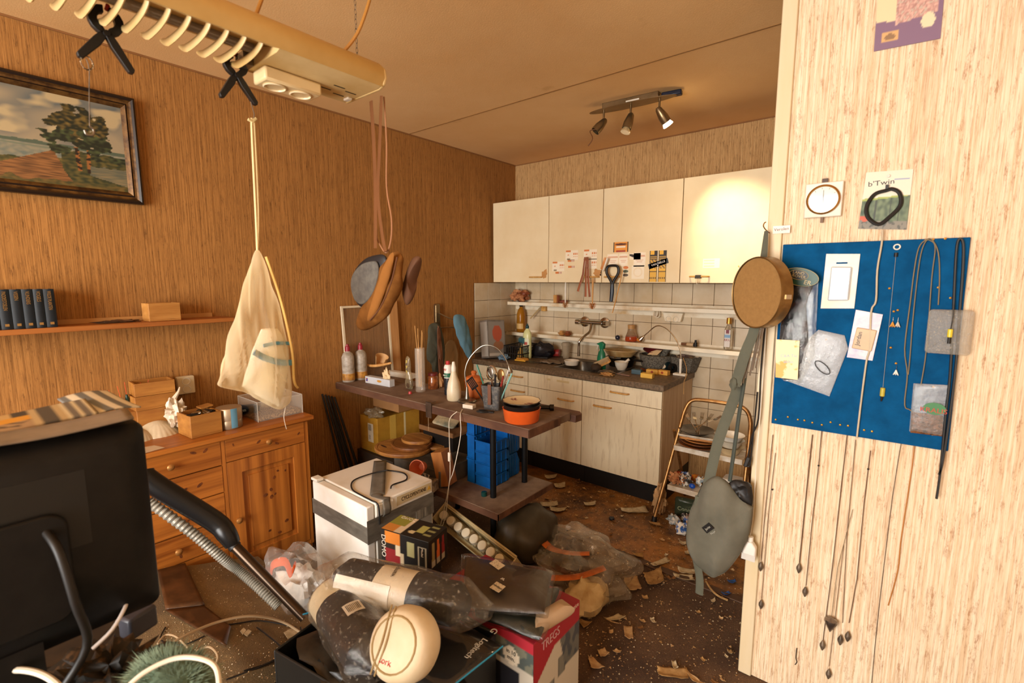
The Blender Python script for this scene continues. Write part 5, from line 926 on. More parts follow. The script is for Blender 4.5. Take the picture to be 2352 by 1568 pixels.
# under the bench -----------------------------------------------------
m_yel = mat('#b98a2c', .55, col2='#96691c', ns=7)
p = V((.235, -1.80, SHZ)); t = thing('parcel_box', 'yellow-brown parcel box with a white label under the bench', 'box', (.02, -1.755, .36), R(0)); W_, Dp, Hh = .20, .36, .245
MB().box((0, 0, 0), (W_, Dp, Hh)).build('carton', m_yel, t, bev=.002); MB().box((W_, .10, .0), (W_+.0008, .15, Hh)).build('tape_strip', mat('#d8b050', .4), t); MB().box((W_, .22, .0), (W_+.0008, .235, Hh)).build('tape_strip', mat('#e0d0a0', .4), t)
MB().box((.09, -.001, .07), (.15, -.0002, .20)).build('shipping_label', mat('#cbbfa8', .5), t); q = MB()
for i in range(12): q.box((.096, -.0014, .15+.0035*i), (.13, -.001, .1515+.0035*i))
for i in range(5): q.box((.10, -.0014, .09+.006*i), (.118, -.001, .092+.006*i))
q.build('barcode', m_black, t)
solo('side_cupboard', MB().box((0, 0, 0), (.40, .40, .36)), mat('#3a2a1c', .7), 'low dark cupboard under the bench carrying the yellow-brown parcel box', 'cupboard', (.01, -1.78, 0))
t = thing('cardboard_box', 'brown cardboard box close under the bench top above the yellow parcel', 'box', (.10, -1.70, .665), R(0)); MB().box((0, 0, 0), (.28, .20, .12)).build('carton', mat('#94683c', .7), t, bev=.002)
crumple('plastic_bag', 'crumpled clear plastic lying on the yellow parcel under the bench', 'plastic', (.17, -1.74, .637), (.07, .05, .032), film('#b8a888', .35, .2, .4, 30, .3), 4, .6)
b = MB(); puff(b, rrect(.16, .12, .02), .014, .014, T=loc(0, 0, .014), amp=.006, fr=30); solo('paper_bag', b, mat('#c8ae84', .6, col2='#6a6a5a', ns=9), 'beige and grey printed packet on the small wooden tray under the bench', 'packet', (.62, -1.50, .60), R(20), rot=(R(20), R(10), R(20)))
t = thing('wooden_tray', 'small wooden tray on a stand under the bench left of the blue bins', 'tray', (.62, -1.50, .55)); MB().box((-.16, -.10, 0), (.16, .10, .015)).box((-.16, -.10, .015), (.16, -.09, .03)).build('tray_body', mat('#7a5430', .7), t); MB().box((-.14, -.08, -.2), (.14, .08, 0)).build('stand', m_black, t)
random.seed(5)
for i in range(7):
    y = -2.03+.014*i; solo('black_rod', MB().tube([(.03+.012*(i % 3), y+.0, .80-.006*i), (.14+.03*(i % 2), y+.10+.01*i, .02)], .0065, 6), m_black, ['leftmost', 'second', 'third', 'fourth', 'fifth', 'sixth', 'rightmost'][i]+' black rod of the bundle leaning on the wall beside the bench', 'rod', (0, 0, 0), group='black rods leaning on the wall')
m_oak = mat('#b9803f', .5, col2='#8f5a28', ns=9, st=(.4, 3, 1))
def board(nm_, lb, at, rx_, ry_, th, groove=True, mm=m_oak, rz=0):
    t = thing(nm_, lb, 'cutting board', at, rz, group='round wooden boards under the bench'); b = MB(); b.lathe([(0, 0), (.985, 0), (1, .2*1), (1, .8), (.985, 1), (.9, 1), (.88, .8), (.86, 1), (0, 1)], n=44, T=MX.Diagonal((rx_, ry_, th, 1))); b.build('board', mm, t); return t
solo('storage_crate', MB().box((-.20, -.15, 0), (.20, .15, .10)), mat('#2c2a26', .6, col2='#5a5248'), 'dark flat crate on the lower shelf carrying the round wooden boards', 'crate', (.72, -1.70, SHZ), R(3), bev=.004)
bt = board('bread_board', 'lowest and largest oval wooden board with a grip hole', onz(.452, 925, 1032), .19, .15, .022, rz=R(15)); MB().prism(circ(.035, 16, ry=.008), .0222, .0228, T=loc(-.11, -.05, 0, rz=R(-20))).build('grip_hole', mat('#4a2a14', .7), bt)
board('bread_board', 'second round wooden board from the top of the stack', onz(.476, 945, 1022), .14, .12, .020, mm=mat('#8f5a28', .5, col2='#6a3c18', ns=9, st=(.4, 3, 1))); board('bread_board', 'topmost smallest round wooden board of the stack', onz(.498, 958, 1010), .105, .095, .018)
board('bread_board', 'round wooden board sticking out right behind the stack', onz(.456, 990, 1020), .13, .11, .018)
# blue bins
m_blue = mat('#0a5fae', .35, col2='#084a8c', ns=10)
def bin_(lb, at, w_, d, h):
    t = thing('storage_bin', lb, 'bin', at, group='blue plastic storage bins'); b = MB(); e = .0025
    side = [(0, 0), (d-.01, 0), (d, .02), (d, h*.6), (d-.03, h), (0, h)]
    for x in (0, w_-e): b.add([(x, y, z) for y, z in side]+[(x+e, y, z) for y, z in side], [(5, 4, 3, 2, 1, 0), (6, 7, 8, 9, 10, 11)]+[(i, (i+1) % 6, 6+(i+1) % 6, 6+i) for i in range(6)])
    b.box((0, 0, 0), (w_, d-.01, e)); b.box((0, 0, 0), (w_, e, h)); b.box((0, d-e, .01), (w_, d, h*.6)); b.build('bin_body', m_blue, t)
    b = MB()
    for k in range(4): b.box((w_, .012+(d-.03)*k/3.4, .004), (w_+.003, .016+(d-.03)*k/3.4, h*.93))
    b.box((w_, 0, h-.008), (w_+.004, d-.03, h)); b.box((0, -.004, h-.010), (w_, 0, h)); b.box((0, -.003, 0), (w_, 0, .006)); b.build('ribs', m_blue, t); return t
for i in range(4): bin_(['lowest blue bin of the front stack under the bench', 'second blue bin from the bottom of the front stack', 'third blue bin from the bottom of the front stack', 'top open blue bin of the front stack'][i], (1.035, -1.665, SHZ+.067*i), .115, .17, .066)
for i in range(3): bin_(['lowest tall blue bin behind the front stack', 'middle tall blue bin behind the front stack', 'top tall blue bin reaching the bench underside'][i], (.985, -1.49, SHZ+.145*i), .15, .11, .143)
for i in range(3): bin_(['lowest blue bin of the narrow left stack', 'middle blue bin of the narrow left stack', 'top blue bin of the narrow left stack'][i], (.968, -1.665, SHZ+.145*i), .062, .16, .143)
solo('wood_block', MB().prism([(-.035, -.045), (.04, -.045), (.04, .045), (-.035, .045)], 0, .20, T=loc(0, 0, 0, ry=R(-14))), mat('#b4763a', .6, col2='#8a5424', ns=10, st=(1, 1, .2)), 'orange-brown wooden block leaning on the lower shelf left of the blue bins', 'block', (.93, -1.79, SHZ+.012), R(12), bev=.002)
t = thing('terracotta_cup', 'terracotta cup lying on its side before the wooden boards', 'cup', (.86, -1.93, .49), rot=(R(75), 0, R(25))); MB().lathe([(0, -.04), (.025, -.04), (.036, 0), (.042, .03), (.045, .045), (.041, .046), (.034, .01), (.02, -.03), (0, -.034)], n=32).build('cup_body', mat('#d0714a', .6, col2='#b85c36'), t)
t = thing('chrome_fitting_pack', 'boxed chrome fitting lying on the lower shelf beside the wooden block', 'pack', (.90, -1.885, SHZ), R(20)); MB().box((-.05, -.03, 0), (.03, .03, .06)).build('pack_body', mat('#5c5044', .4, col2='#b8a890', ns=30), t, bev=.003); MB().box((-.06, -.034, .03), (-.02, -.031, .10), T=MX.Rotation(R(15), 4, 'Y')).build('printed_card', mat('#c8c0b4', .5, col2='#4a4a50', ns=60, lo=.5, hi=.53), t)
solo('green_screw_cap', MB().lathe([(0, 0), (.016, 0), (.016, .022), (.013, .024), (0, .024)]), mat('#12403c', .3), 'small dark green screw cap at the foot of the front bench post', 'cap', onz(SHZ+.001, 1112, 1138))
# ================================================================ LEFT WALL: DRESSER, SHELF, PAINTING
m_pine = mat('#b06a28', .42, col2='#7c4214', ns=16, st=(1, .05, 1.6), lo=.42, hi=.66, spec=.4, det=6); m_pinev = mat('#b26c2a', .42, col2='#7e4416', ns=16, st=(1, 1.6, .05), lo=.42, hi=.66, spec=.4, det=6)
m_knot = mat('#4a240e', .5, col2='#7a4018', ns=60); m_brass = mat('#a8743c', .35, .5)
t = thing('pine_dresser', 'knotty pine dresser with drawers and a panelled door against the left wall', 'dresser', (0, 0, 0)); DX = .395
b = MB(); b.box((.012, -3.62, .02), (DX-.02, -2.325, .765)); b.build('carcass', m_pinev, t)
b = MB(); b.box((.008, -3.64, .765), (DX+.022, -2.295, .79)); b.build('top_board', m_pine, t, bev=.006)
b = MB()
for y0, y1 in ((-2.345, -2.325), (-2.760, -2.742), (-3.20, -3.182), (-3.62, -3.60)): b.box((DX-.02, y0, .05), (DX-.002, y1, .765))
b.box((DX-.02, -3.6, .05), (DX-.004, -2.345, .075)); b.build('face_frame', m_pinev, t)
MB().box((.02, -3.6, 0), (DX-.03, -2.34, .03)).build('plinth', m_pine, t)
def knob(par, y, z): q = MB().lathe([(0, 0), (.007, 0), (.006, .010), (.014, .016), (.015, .024), (.008, .030), (0, .031)], n=18, T=loc(0, 0, 0, ry=pi/2)).build('knob', m_brass, par); q.location = (DX, y, z)
def knots(b, y0, y1, z0, z1, n, sd):
    random.seed(sd)
    for i in range(n): a, r_ = random.uniform(0, 3), random.uniform(.005, .011); b.prism(circ(r_*1.5, 12, ry=r_*.7), 0, .0006, 1, T=SIDE(DX+.0002, random.uniform(y0+.03, y1-.03), random.uniform(z0+.02, z1-.02)) @ MX.Rotation(a, 4, 'Z'))
for y0, y1 in ((-3.18, -2.762),):


    for i, (za, zb) in enumerate(((.765, .645), (.643, .509), (.507, .372), (.370, .236), (.234, .078))):
        b = MB().box((DX-.018, y0, zb), (DX, y1, za-.004)); knots(b, y0, y1, zb, za, 2, i+20); d = b.build('drawer', [m_pine, m_knot], t, bev=.0015); knob(d, (y0+y1)/2, (za+zb)/2-.002)
for y0, y1 in ((-2.740, -2.347), (-3.598, -3.202)):
    b = MB().box((DX-.018, y0, .650), (DX, y1, .761)); knots(b, y0, y1, .65, .76, 4, 3); d = b.build('drawer', [m_pine, m_knot], t, bev=.0015); knob(d, (y0+y1)/2, .705)
    d = MB(); z0, z1 = .078, .646; F_ = .065
    d.box((DX-.018, y0, z0), (DX, y0+F_, z1)); d.box((DX-.018, y1-F_, z0), (DX, y1, z1)); d.box((DX-.018, y0+F_, z0), (DX, y1-F_, z0+F_)); d.box((DX-.018, y0+F_, z1-F_), (DX, y1-F_, z1)); d.box((DX-.018, y0+F_, z0+F_), (DX-.012, y1-F_, z1-F_)); 
    d.prism([(y0+F_+.03, z0+F_+.03), (y1-F_-.03, z0+F_+.03), (y1-F_-.03, z1-F_-.03), (y0+F_+.03, z1-F_-.03)], -.012, -.004, T=SIDE(DX, 0, 0)); b = d; random.seed(9)
    for yy, zz in ((-2.52, .50), (-2.50, .53), (-2.46, .52), (-2.57, .42), (-2.54, .44), (-2.52, .41), (-2.54, .40), (-2.47, .24), (-2.56, .22), (-2.51, .19)):
        yy = yy if y0 > -3 else yy-.86; r_ = random.uniform(.005, .010); b.prism(circ(r_*1.3, 12, ry=r_), 0, .0006, 1, T=SIDE(DX-.0038, yy, zz) @ MX.Rotation(random.random()*3, 4, 'Z'))
    dd = d.build('door', [m_pinev, m_knot], t, bev=.0015); knob(dd, y0+.03, .345)
DZ = .791
# things on the dresser
m_box = mat('#b27a36', .55, col2='#8f5a24', ns=10, st=(1, .3, 2))
def open_box(mb, w_, d, h, e=.008, mi=0, z=0):
    mb.box((-w_/2, -d/2, z), (w_/2, d/2, z+e), mi); mb.box((-w_/2, -d/2, z+e), (-w_/2+e, d/2, z+h), mi); mb.box((w_/2-e, -d/2, z+e), (w_/2, d/2, z+h), mi); mb.box((-w_/2+e, -d/2, z+e), (w_/2-e, -d/2+e, z+h), mi); mb.box((-w_/2+e, d/2-e, z+e), (w_/2-e, d/2, z+h), mi); return mb
solo('wooden_box', open_box(MB(), .12, .15, .125), m_box, 'lowest small wooden box of the stack on the dresser by the socket', 'box', (.07, -2.935, DZ), group='small wooden boxes', bev=.001)
solo('wooden_box', open_box(MB(), .12, .17, .065), m_box, 'middle small wooden box of the stack on the dresser by the socket', 'box', (.072, -2.932, DZ+.126), R(3), group='small wooden boxes', bev=.001)
solo('wooden_box', open_box(MB(), .115, .16, .062), m_box, 'topmost small wooden box of the stack on the dresser by the socket', 'box', (.072, -2.928, DZ+.192), R(-2), group='small wooden boxes', bev=.001)
t = thing('tackle_box', 'open wooden box full of reels and batteries on the dresser beside the tin', 'box', (.27, -2.80, DZ), R(4), group='small wooden boxes'); open_box(MB(), .15, .135, .105).build('box_body', m_box, t, bev=.001); MB().box((-.075, .03, .106), (-.02, .085, .112), T=MX.Rotation(R(6), 4, 'X')).build('lid', m_box, t)
for i in range(5): solo('battery', MB().cyl((0, -.022, 0), (0, .022, 0), .012, n=14).cyl((0, -.024, 0), (0, -.022, 0), .009), m_chrome if i % 2 else m_black, ['silver ended battery lying at the front of the wooden box', 'black battery at the right side in the wooden box', 'silver battery at the back in the wooden box', 'black battery at the left side in the wooden box', 'silver battery in the middle on top in the wooden box'][i], 'battery', (.31-.025*(i % 3), -2.84+.020*i, DZ+.098), R(30*i), group='batteries in the wooden box')
def scallop(mb, R_, h, T=None):
    return mb.grid(lambda u, v: ((R_*v*(1+.015*cos(26*2*pi*u)*v))*cos(2*pi*u), (R_*v*(1+.015*cos(26*2*pi*u)*v))*sin(2*pi*u)*.8, h*v*v), 104, 14, cu=True, T=T)
solo('scalloped_bowl', scallop(MB(), .125, .055), mat('#cfc0a4', .5, col2='#b8a684'), 'upper scalloped cream bowl lying tilted upside down on the dresser', 'bowl', onz(.86, 357, 962), rot=(R(180), R(12), R(20)), thick=.003, group='scalloped bowls')
solo('scalloped_bowl', scallop(MB(), .085, .04), mat('#c4b296', .5, col2='#a8966e'), 'lower scalloped cream bowl under the tilted one on the dresser', 'bowl', onz(.835, 325, 985), rot=(R(175), R(20), R(60)), thick=.003, group='scalloped bowls')
crumple('white_plastic_bag', 'knotted white plastic bag leaning behind the scalloped bowls', 'bag', onx(.17, 404, 948), (.032, .04, .065), mat('#d8c8b0', .35, bump=.6, bs=40), 21, .8, 3)
solo('bag_knot', MB().tube([(0, 0, 0), (0, .02, .03), (-.01, .03, .05)], [.012, .006, .003], 8, k=3), mat('#d8c8b0', .4), 'pointed white plastic knot end above the white bag', 'bag', onx(.17, 400, 915))
t = thing('tape_tin', 'two stacked round silver tins held by a strip of pale blue tape', 'tin', (.285, -2.675, DZ)); t.scale = (1.12, 1.12, 1.15); MB().lathe([(0, 0), (.050, 0), (.052, .004), (.052, .034), (.050, .038)], n=36).build('lower_tin', mat('#a8967c', .35, .6), t); MB().lathe([(.052, .038), (.053, .042), (.053, .085), (.050, .09), (0, .091)], n=36).build('upper_tin', mat('#b8a488', .35, .6), t)
MB().grid(lambda u, v: (.0535*cos(-.2+.5*u), .0535*sin(-.2+.5*u), .005+.085*v), 6, 2).build('blue_tape', mat('#5f90a8', .5), t)
solo('paper_sheet', MB().prism([(-.05, -.03), (.05, -.05), (.03, .05), (-.04, .03)], 0, .001), mat('#c8b090', .8), 'small beige paper lying on the dresser front beside the monitor', 'paper', (.36, -3.03, DZ))
for i, (x, y, rz_, c1, lb) in enumerate(((.13, -2.63, 70, '#3a2a24', 'dark can with a red band lying on the dresser behind the tins'), (.15, -2.54, 60, '#1c2a3c', 'dark blue can lettered Aluminium lying on the dresser behind the tins'))):
    t = thing('paint_can', lb, 'spray can', (x, y, DZ+.027+.012*i), rot=(0, R(-10), R(rz_-45)), group='spray cans lying on the dresser'); MB().tube([(-.09, 0, 0), (.06, 0, 0), (.07, 0, 0)], [.026, .026, .018], 18).build('can_body', mat(c1, .3, .3), t); MB().cyl((.07, 0, 0), (.09, 0, 0), .018).build('cap', m_black, t)
    if i: q = MB(); q.text('Aluminium', .024, frm((-.015, -.0268, .0), (1, 0, 0), (0, 0, 1))); q.build('lettering', mat('#9fb0c0', .5), t)
    else: MB().cyl((-.06, 0, 0), (-.045, 0, 0), .0264).build('red_band', mat('#8a2a2a', .4), t)
t = thing('clear_terrarium', 'clear plastic tank with a layer of seeds at the right end of the dresser', 'tank', (.20, -2.43, DZ), R(0)); m_acr = mat('#e6dfd0', .08, alpha=.16, coat=1, spec=.9)
b = MB(); W_, D_, H_ = .24, .24, .105
for aa in (((-W_/2, -D_/2, 0), (W_/2, -D_/2+.003, H_)), ((-W_/2, D_/2-.003, 0), (W_/2, D_/2, H_)), ((-W_/2, -D_/2, 0), (-W_/2+.003, D_/2, H_)), ((W_/2-.003, -D_/2, 0), (W_/2, D_/2, H_))): b.box(*aa)
b.build('tank_walls', m_acr, t); b = MB(); b.tube([(-W_/2, -D_/2, H_), (W_/2, -D_/2, H_), (W_/2, D_/2, H_), (-W_/2, D_/2, H_)], .002, 5, closed=True)
for x, y in ((-1, -1), (1, -1), (1, 1), (-1, 1)): b.tube([(x*W_/2, y*D_/2, 0), (x*W_/2, y*D_/2, H_)], .0018, 5)
b.build('tank_edges', mat('#d8cfc0', .15, alpha=.6, coat=1), t); MB().grid(lambda u, v: ((u-.5)*(W_-.01), (v-.5)*(D_-.01), .025+.006*NZ.noise(V((u*9, v*9, 0)))+(0 if 0 < u < 1 and 0 < v < 1 else -.02)), 26, 22).build('seed_layer', mat('#b08a5c', .7, col2='#4a3018', ns=160, lo=.42, hi=.58, bump=1, bs=260), t)
crumple('stone', 'pale stone lying on the seeds in the clear tank', 'stone', (.20, -2.38, DZ+.055), (.035, .025, .022), mat('#b8a088', .8), 31, .4)
t = thing('blue_sprayer', 'blue and dark capped bottle rising behind the hanging net bag', 'bottle', (.12, -2.42, DZ+.0)); MB().lathe([(0, 0), (.026, 0), (.027, .01), (.026, .13), (.018, .16)]).build('bottle_body', mat('#c8b89c', .3), t); MB().lathe([(.02, .16), (.026, .165), (.028, .20)]).build('dark_collar', m_black, t); MB().lathe([(.030, .20), (.034, .22), (.030, .27), (.018, .30), (0, .305)]).build('blue_cap', mat('#0f4f98', .3), t)
for i in range(6):
    t = thing('fishing_float', ['leftmost orange-tipped fishing float behind the monitor', 'second orange-tipped fishing float behind the monitor', 'third orange-tipped fishing float behind the monitor', 'fourth orange-tipped fishing float behind the monitor', 'fifth orange-tipped fishing float behind the monitor', 'rightmost orange-tipped fishing float behind the monitor'][i], 'float', (.06+.01*(i % 2), -3.065+.02*i, DZ+.125+.012*(i % 3)), rot=(R(14-5*i), R(8), 0), group='fishing floats on the dresser')
    MB().lathe([(0, 0), (.006, .01), (.008, .03), (.005, .05), (0, .055)], n=10).build('float_body', mat('#1c3a30', .3), t); MB().cyl((0, 0, .05), (0, 0, .115), .0012, n=5).build('tip', mat('#e05a28', .5), t)
solo('float_holder', MB().box((-.05, -.09, 0), (.05, .09, .125)), m_box, 'low wooden box holding the fishing floats behind the monitor', 'box', (.07, -3.0, DZ), bev=.002)
# wall socket
t = thing('wall_socket', 'cream double wall socket above the stacked wooden boxes', 'socket', (0, -2.772, .987)); MB().prism(rrect(.078, .092, .006), 0, .028, T=SIDE(0, 0, 0)).build('housing', m_cream, t, bev=.003)
for z in (.02, -.02):
    q = MB().lathe([(.019, 0), (.019, .002), (.016, .002), (.015, -.003), (0, -.003)], T=loc(.029, 0, z, ry=pi/2)).build('outlet', m_white, t)
    MB().cyl((.0265, -.008, z), (.0275, -.008, z), .003).cyl((.0265, .008, z), (.0275, .008, z), .003).build('contact_holes', m_black, t)
# shelf, books
t = thing('wall_shelf', 'long light wooden shelf on the left wall carrying dark books', 'shelf', (0, 0, 1.333)); MB().box((0, -4.2, -.022), (.15, -2.565, 0)).build('board', mat('#a8672c', .5, col2='#8a4c1c', ns=6, st=(1, .15, 2)), t, bev=.002); MB().box((0, -4.2, 0), (.014, -2.62, .022)).build('back_strip', mat('#c08c50', .6), t, bev=.001)
m_book = mat('#12202a', .45, col2='#0a1218', ns=9); m_gilt = mat('#a8824a', .35, .6)
by = -3.243
for nm_, w_ in (('WILDE PLANTEN', .034), ('VOGELS', .030), ('VLINDERS', .033), ('VISSEN', .033), ('PADDESTOELEN', .034), ('BOMEN', .032)):
    t = thing('book', 'dark blue hardback titled %s on the left wall shelf' % nm_.title(), 'book', (.13, by-w_/2, 1.3335), group='dark hardbacks on the wall shelf'); b = MB(); b.box((-.11, -w_/2+.0006, 0), (-.104+.104, -w_/2+.004, .158)); b.box((-.11, w_/2-.004, 0), (0, w_/2-.0006, .158)); b.grid(lambda u, v: (.004*sin(pi*u), (-.5+u)*(w_-.0012), .158*v), 8, 1); b.build('cover', m_book, t)
    MB().box((-.106, -w_/2+.004, .004), (-.002, w_/2-.004, .153)).build('page_block', m_cream, t); q = MB(); q.text(nm_, .0165, frm((.0046, 0, .150), (0, 0, -1), (0, 1, 0)), align='LEFT', sx=.62 if len(nm_) > 9 else .72); q.box((.0042, -.006, .012), (.0048, .006, .022)); q.build('gilt_title', m_gilt, t); by -= w_
solo('wooden_box', open_box(MB(), .09, .13, .085), mat('#c08a48', .5, col2='#9c6428', ns=9, st=(1, .3, 2)), 'small open light wooden box on the left wall shelf', 'box', (.085, -2.865, 1.3335), R(4), group='small wooden boxes', bev=.001)
solo('shelf_debris', MB().ball((0, 0, 0), (.03, .07, .006), 20, amp=.9, fr=5, seed=3), mat('#5a3c20', .9), 'dark dusty debris lying on the shelf between books and box', 'debris', (.06, -3.03, 1.338))
# painting
def paint(u, v):
    s_ = (u-.46)/.54; n = NZ.noise(V((u*6, v*5, 0))); f = NZ.noise(V((u*45, v*34, 2))); f2 = NZ.noise(V((u*16, v*80, 5))); g = NZ.noise(V((u*18, v*15, 7)))
    c_ = lerp(lin('#94856a'), lin('#525a5a'), (v-.62)*1.5+n*1.1+.25)
    if n+.3*g > .10 and v > .5: c_ = lerp(c_, lin('#ab9872'), (n+.3*g-.10)*4)
    if v < .46: c_ = lerp(lin('#626a60'), lin('#857f68'), .5+f+(v-.3)*2)
    if .42 < v < .455+.012*g: c_ = lin('#4a5646')
    if .385 < v < .405 and s_ < .5: c_ = lin('#6a705c')
    if v < .24+.14*min(1, max(0, s_))+.03*g: c_ = lerp(lin('#2e3418'), lin('#6a5a2c'), .4+f+.5*f2)
    if s_ > .5 and v < .40+.03*g: c_ = lerp(lin('#28301a'), lin('#5c5228'), .35+f+.4*f2)
    t_ = .38-v
    if t_ > 0 and -.42*t_*2.6+.44-.75*t_ < s_ < .46+.55*t_**1.5+.02*g: c_ = lerp(lin('#8a5c32'), lin('#54361c'), .45+f2*1.3)
    if s_ > .70+.03*g and .06+.3*(1-s_) < v < .26+.02*f: c_ = lerp(lin('#565848'), lin('#80704e'), .4+f2+(.16-v)*3)
    if v < .05+.04*g: c_ = lerp(lin('#3a3a1c'), lin('#6a5426'), .5+f)
    if abs(s_-.615-.05*(.40-v)) < .016 and .19 < v < .45 or abs(s_-.70+.02*(.4-v)) < .013 and .17 < v < .45: c_ = lin('#8a5628') if f > 0 else lin('#22160c')
    for cx, cy, rx, ry in ((.62, .66, .20, .20), (.50, .55, .15, .09), (.76, .54, .15, .13), (.64, .82, .11, .10), (.78, .70, .10, .12), (.48, .70, .10, .07), (.02, .52, .07, .14), (.50, .40, .09, .05), (.88, .36, .13, .04)):
        d = ((s_-cx)/rx)**2+((v-cy)/ry)**2+1.3*g+.5*f
        if d < .85: c_ = lerp(lin('#181f12'), lin('#6e5a2a') if cy > .6 else lin('#46502e'), .25+f*1.2+.5*NZ.noise(V((u*9, v*9, 9))))
    return c_
t = thing('landscape_painting', 'framed oil painting of a tree beside a path and water on the left wall', 'painting', (0.004, 0, 0)); y0, y1, z0, z1 = -3.80, -2.880, 1.884, 2.362
MB().grid(lambda u, v: (.012, y0+.05+(y1-y0-.1)*u, z0+.05+(z1-z0-.1)*v), 230, 130, colfn=paint).build('canvas', vcol_mat(.35), t, smooth=False)
def frame_ring(mb, o_, i_, xo, xi, mi):
    a = [(xo, y0+o_, z0+o_), (xo, y1-o_, z0+o_), (xo, y1-o_, z1-o_), (xo, y0+o_, z1-o_)]; c_ = [(xi, y0+i_, z0+i_), (xi, y1-i_, z0+i_), (xi, y1-i_, z1-i_), (xi, y0+i_, z1-i_)]; mb.add(a+c_, [(j, (j+1) % 4, 4+(j+1) % 4, 4+j) for j in range(4)], mi)
b = MB(); pr = [(0, .0, 1), (0, .030, 1), (.008, .036, 1), (.016, .030, 0), (.022, .024, 0), (.030, .022, 1), (.036, .026, 0), (.044, .020, 0), (.052, .012, 0)]
for (o_, xo, m_), (i_, xi, _) in zip(pr, pr[1:]): frame_ring(b, o_, i_, xo, xi, m_)
b.build('frame', [mat('#6a4a22', .4, .4, col2='#3a2410', ns=30), mat('#20140c', .4)], t, smooth=False)
# ================================================================ HANGING FIXTURE AND WHAT IT CARRIES
m_fix = mat('#c9a667', .45, col2='#a8823f', ns=4, lo=.3, hi=.8); m_fix2 = mat('#d9bd86', .4, col2='#c09c5c', ns=5)
UX0, UX1, UZ = 1.490, 1.690, 2.070; UY0, UY1 = -4.6, -2.70
t = thing('ceiling_fixture', 'long yellowed beige fixture with louvre ribs and sockets hung by chains', 'fixture', (0, 0, 0))
prof = [(UX0, UZ), (UX1-.03, UZ), (UX1-.008, UZ+.008), (UX1, UZ+.025), (UX1-.004, UZ+.05), (UX1-.03, UZ+.072), (UX1-.08, UZ+.085), (UX0+.06, UZ+.085), (UX0+.02, UZ+.075), (UX0, UZ+.05)]
def ext(pr, y0, y1, mi=0, b=None): # extrude an x/z profile along y
    b = b or MB(); n = len(pr); b.add([(x, y0, z) for x, z in pr]+[(x, y1, z) for x, z in pr], [tuple(range(n)), tuple(range(2*n-1, n-1, -1))]+[(i, n+i, n+(i+1) % n, (i+1) % n) for i in range(n)], mi); return b
ext([(UX0+.09, UZ+.040), (UX1-.012, UZ+.004), (UX1, UZ+.025), (UX1-.004, UZ+.05), (UX1-.03, UZ+.072), (UX1-.08, UZ+.085), (UX0+.06, UZ+.085), (UX0+.02, UZ+.075), (UX0, UZ+.062), (UX0, UZ+.05)], UY0, UY1-.008).build('cover_shell', m_fix, t, ang=50)
ext(prof, UY1-.010, UY1).build('end_cap', m_fix2, t, bev=.003)
ext([(UX0, UZ+.001), (UX1-.03, UZ+.001), (UX1-.012, UZ+.006), (UX0+.09, UZ+.039), (UX0, UZ+.050)], UY1-.30, UY1-.010).build('lower_panel', m_fix2, t, bev=.002)
MB().box((UX0+.015, UY1-.29, UZ-.034), (UX0+.085, UY1-.135, UZ+.0)).build('socket_block', mat('#e6cc9a', .35), t, bev=.006)
for y in (-.25, -.18): 
    q = MB().lathe([(.027, 0), (.029, -.002), (.026, -.004), (.024, .004), (0, .006)], n=24, T=loc(UX0+.05, UY1+y, UZ-.034)).build('socket_outlet', mat('#efdcb4', .3), t)
b = MB()
for x_, y_ in ((.06, -.11), (.10, -.09), (.045, -.06), (.085, -.045)): b.box((UX0+x_-.002, UY1+y_-.017, UZ+.0), (UX0+x_+.002, UY1+y_+.017, UZ+.0014))
b.build('vent_slots', m_black, t); MB().box((UX0+.03, UY1-.035, UZ-.006), (UX0+.055, UY1-.02, UZ+.001)).build('rocker_switch', m_white, t, bev=.002)
MB().box((UX0+.02, UY0, UZ+.045), (UX1-.03, UY1-.30, UZ+.052)).build('dark_interior_plate', mat('#33271a', .5, .2), t); MB().cyl((UX0+.07, UY0, UZ+.035), (UX0+.07, UY1-.31, UZ+.035), .012).build('lamp_tube', mat('#8a8074', .2, coat=1), t)  # plate coloured dark to paint in the shade behind the ribs
for i in range(36):
    y = UY1-.325-.037*i; b = MB(); b.tube([(UX1-.045, y, UZ+.036), (UX1-.05, y, UZ+.018), (UX1-.085, y-.004, UZ+.002), (UX0+.045, y-.010, UZ-.004), (UX0+.004, y-.014, UZ+.008)], [.008, .010, .010, .011, .003], 8, k=4, flat=(1, .45)); b.build('louvre_rib', m_fix2, t)
MB().box((UX0+.004, UY1-.325, UZ+.0), (UX0+.05, UY1-.302, UZ+.03)).build('spring_bracket', m_steel, t)
for y in (-2.735, -4.2):
    for i in range(34): 
        z = UZ+.088+.0127*i
        if z > HC-.004: break
        MB().tube([(.0032*cos(a)*(i % 2), .0032*cos(a)*((i+1) % 2), .0075*sin(a)) for a in [k*pi/4 for k in range(8)]], .0008, 4, closed=True, T=MX.Translation((1.60, y, z))).build('chain_link', m_lead, t) if y > -3 else None
for k, (pts, lb) in enumerate((([(1.61, -2.79, UZ+.083), (1.66, -2.76, 2.22), (1.70, -2.74, 2.36), (1.69, -2.76, HC-.002)], 'yellow cable curving up beside the chain to the ceiling'), ([(1.60, -3.02, UZ+.083), (1.62, -2.99, 2.25), (1.66, -2.96, 2.42), (1.68, -2.97, HC-.002)], 'yellow cable rising from the middle of the hanging fixture'), ([(1.60, -3.28, UZ+.083), (1.58, -3.26, 2.25), (1.55, -3.2, 2.4), (1.54, -3.2, HC-.002)], 'yellow cable at the left behind the hanging fixture'))):
    solo('power_cable', MB().tube(pts, .0045, 8, k=6), mat('#b07a30', .5), lb, 'cable', group='yellow cables above the fixture')
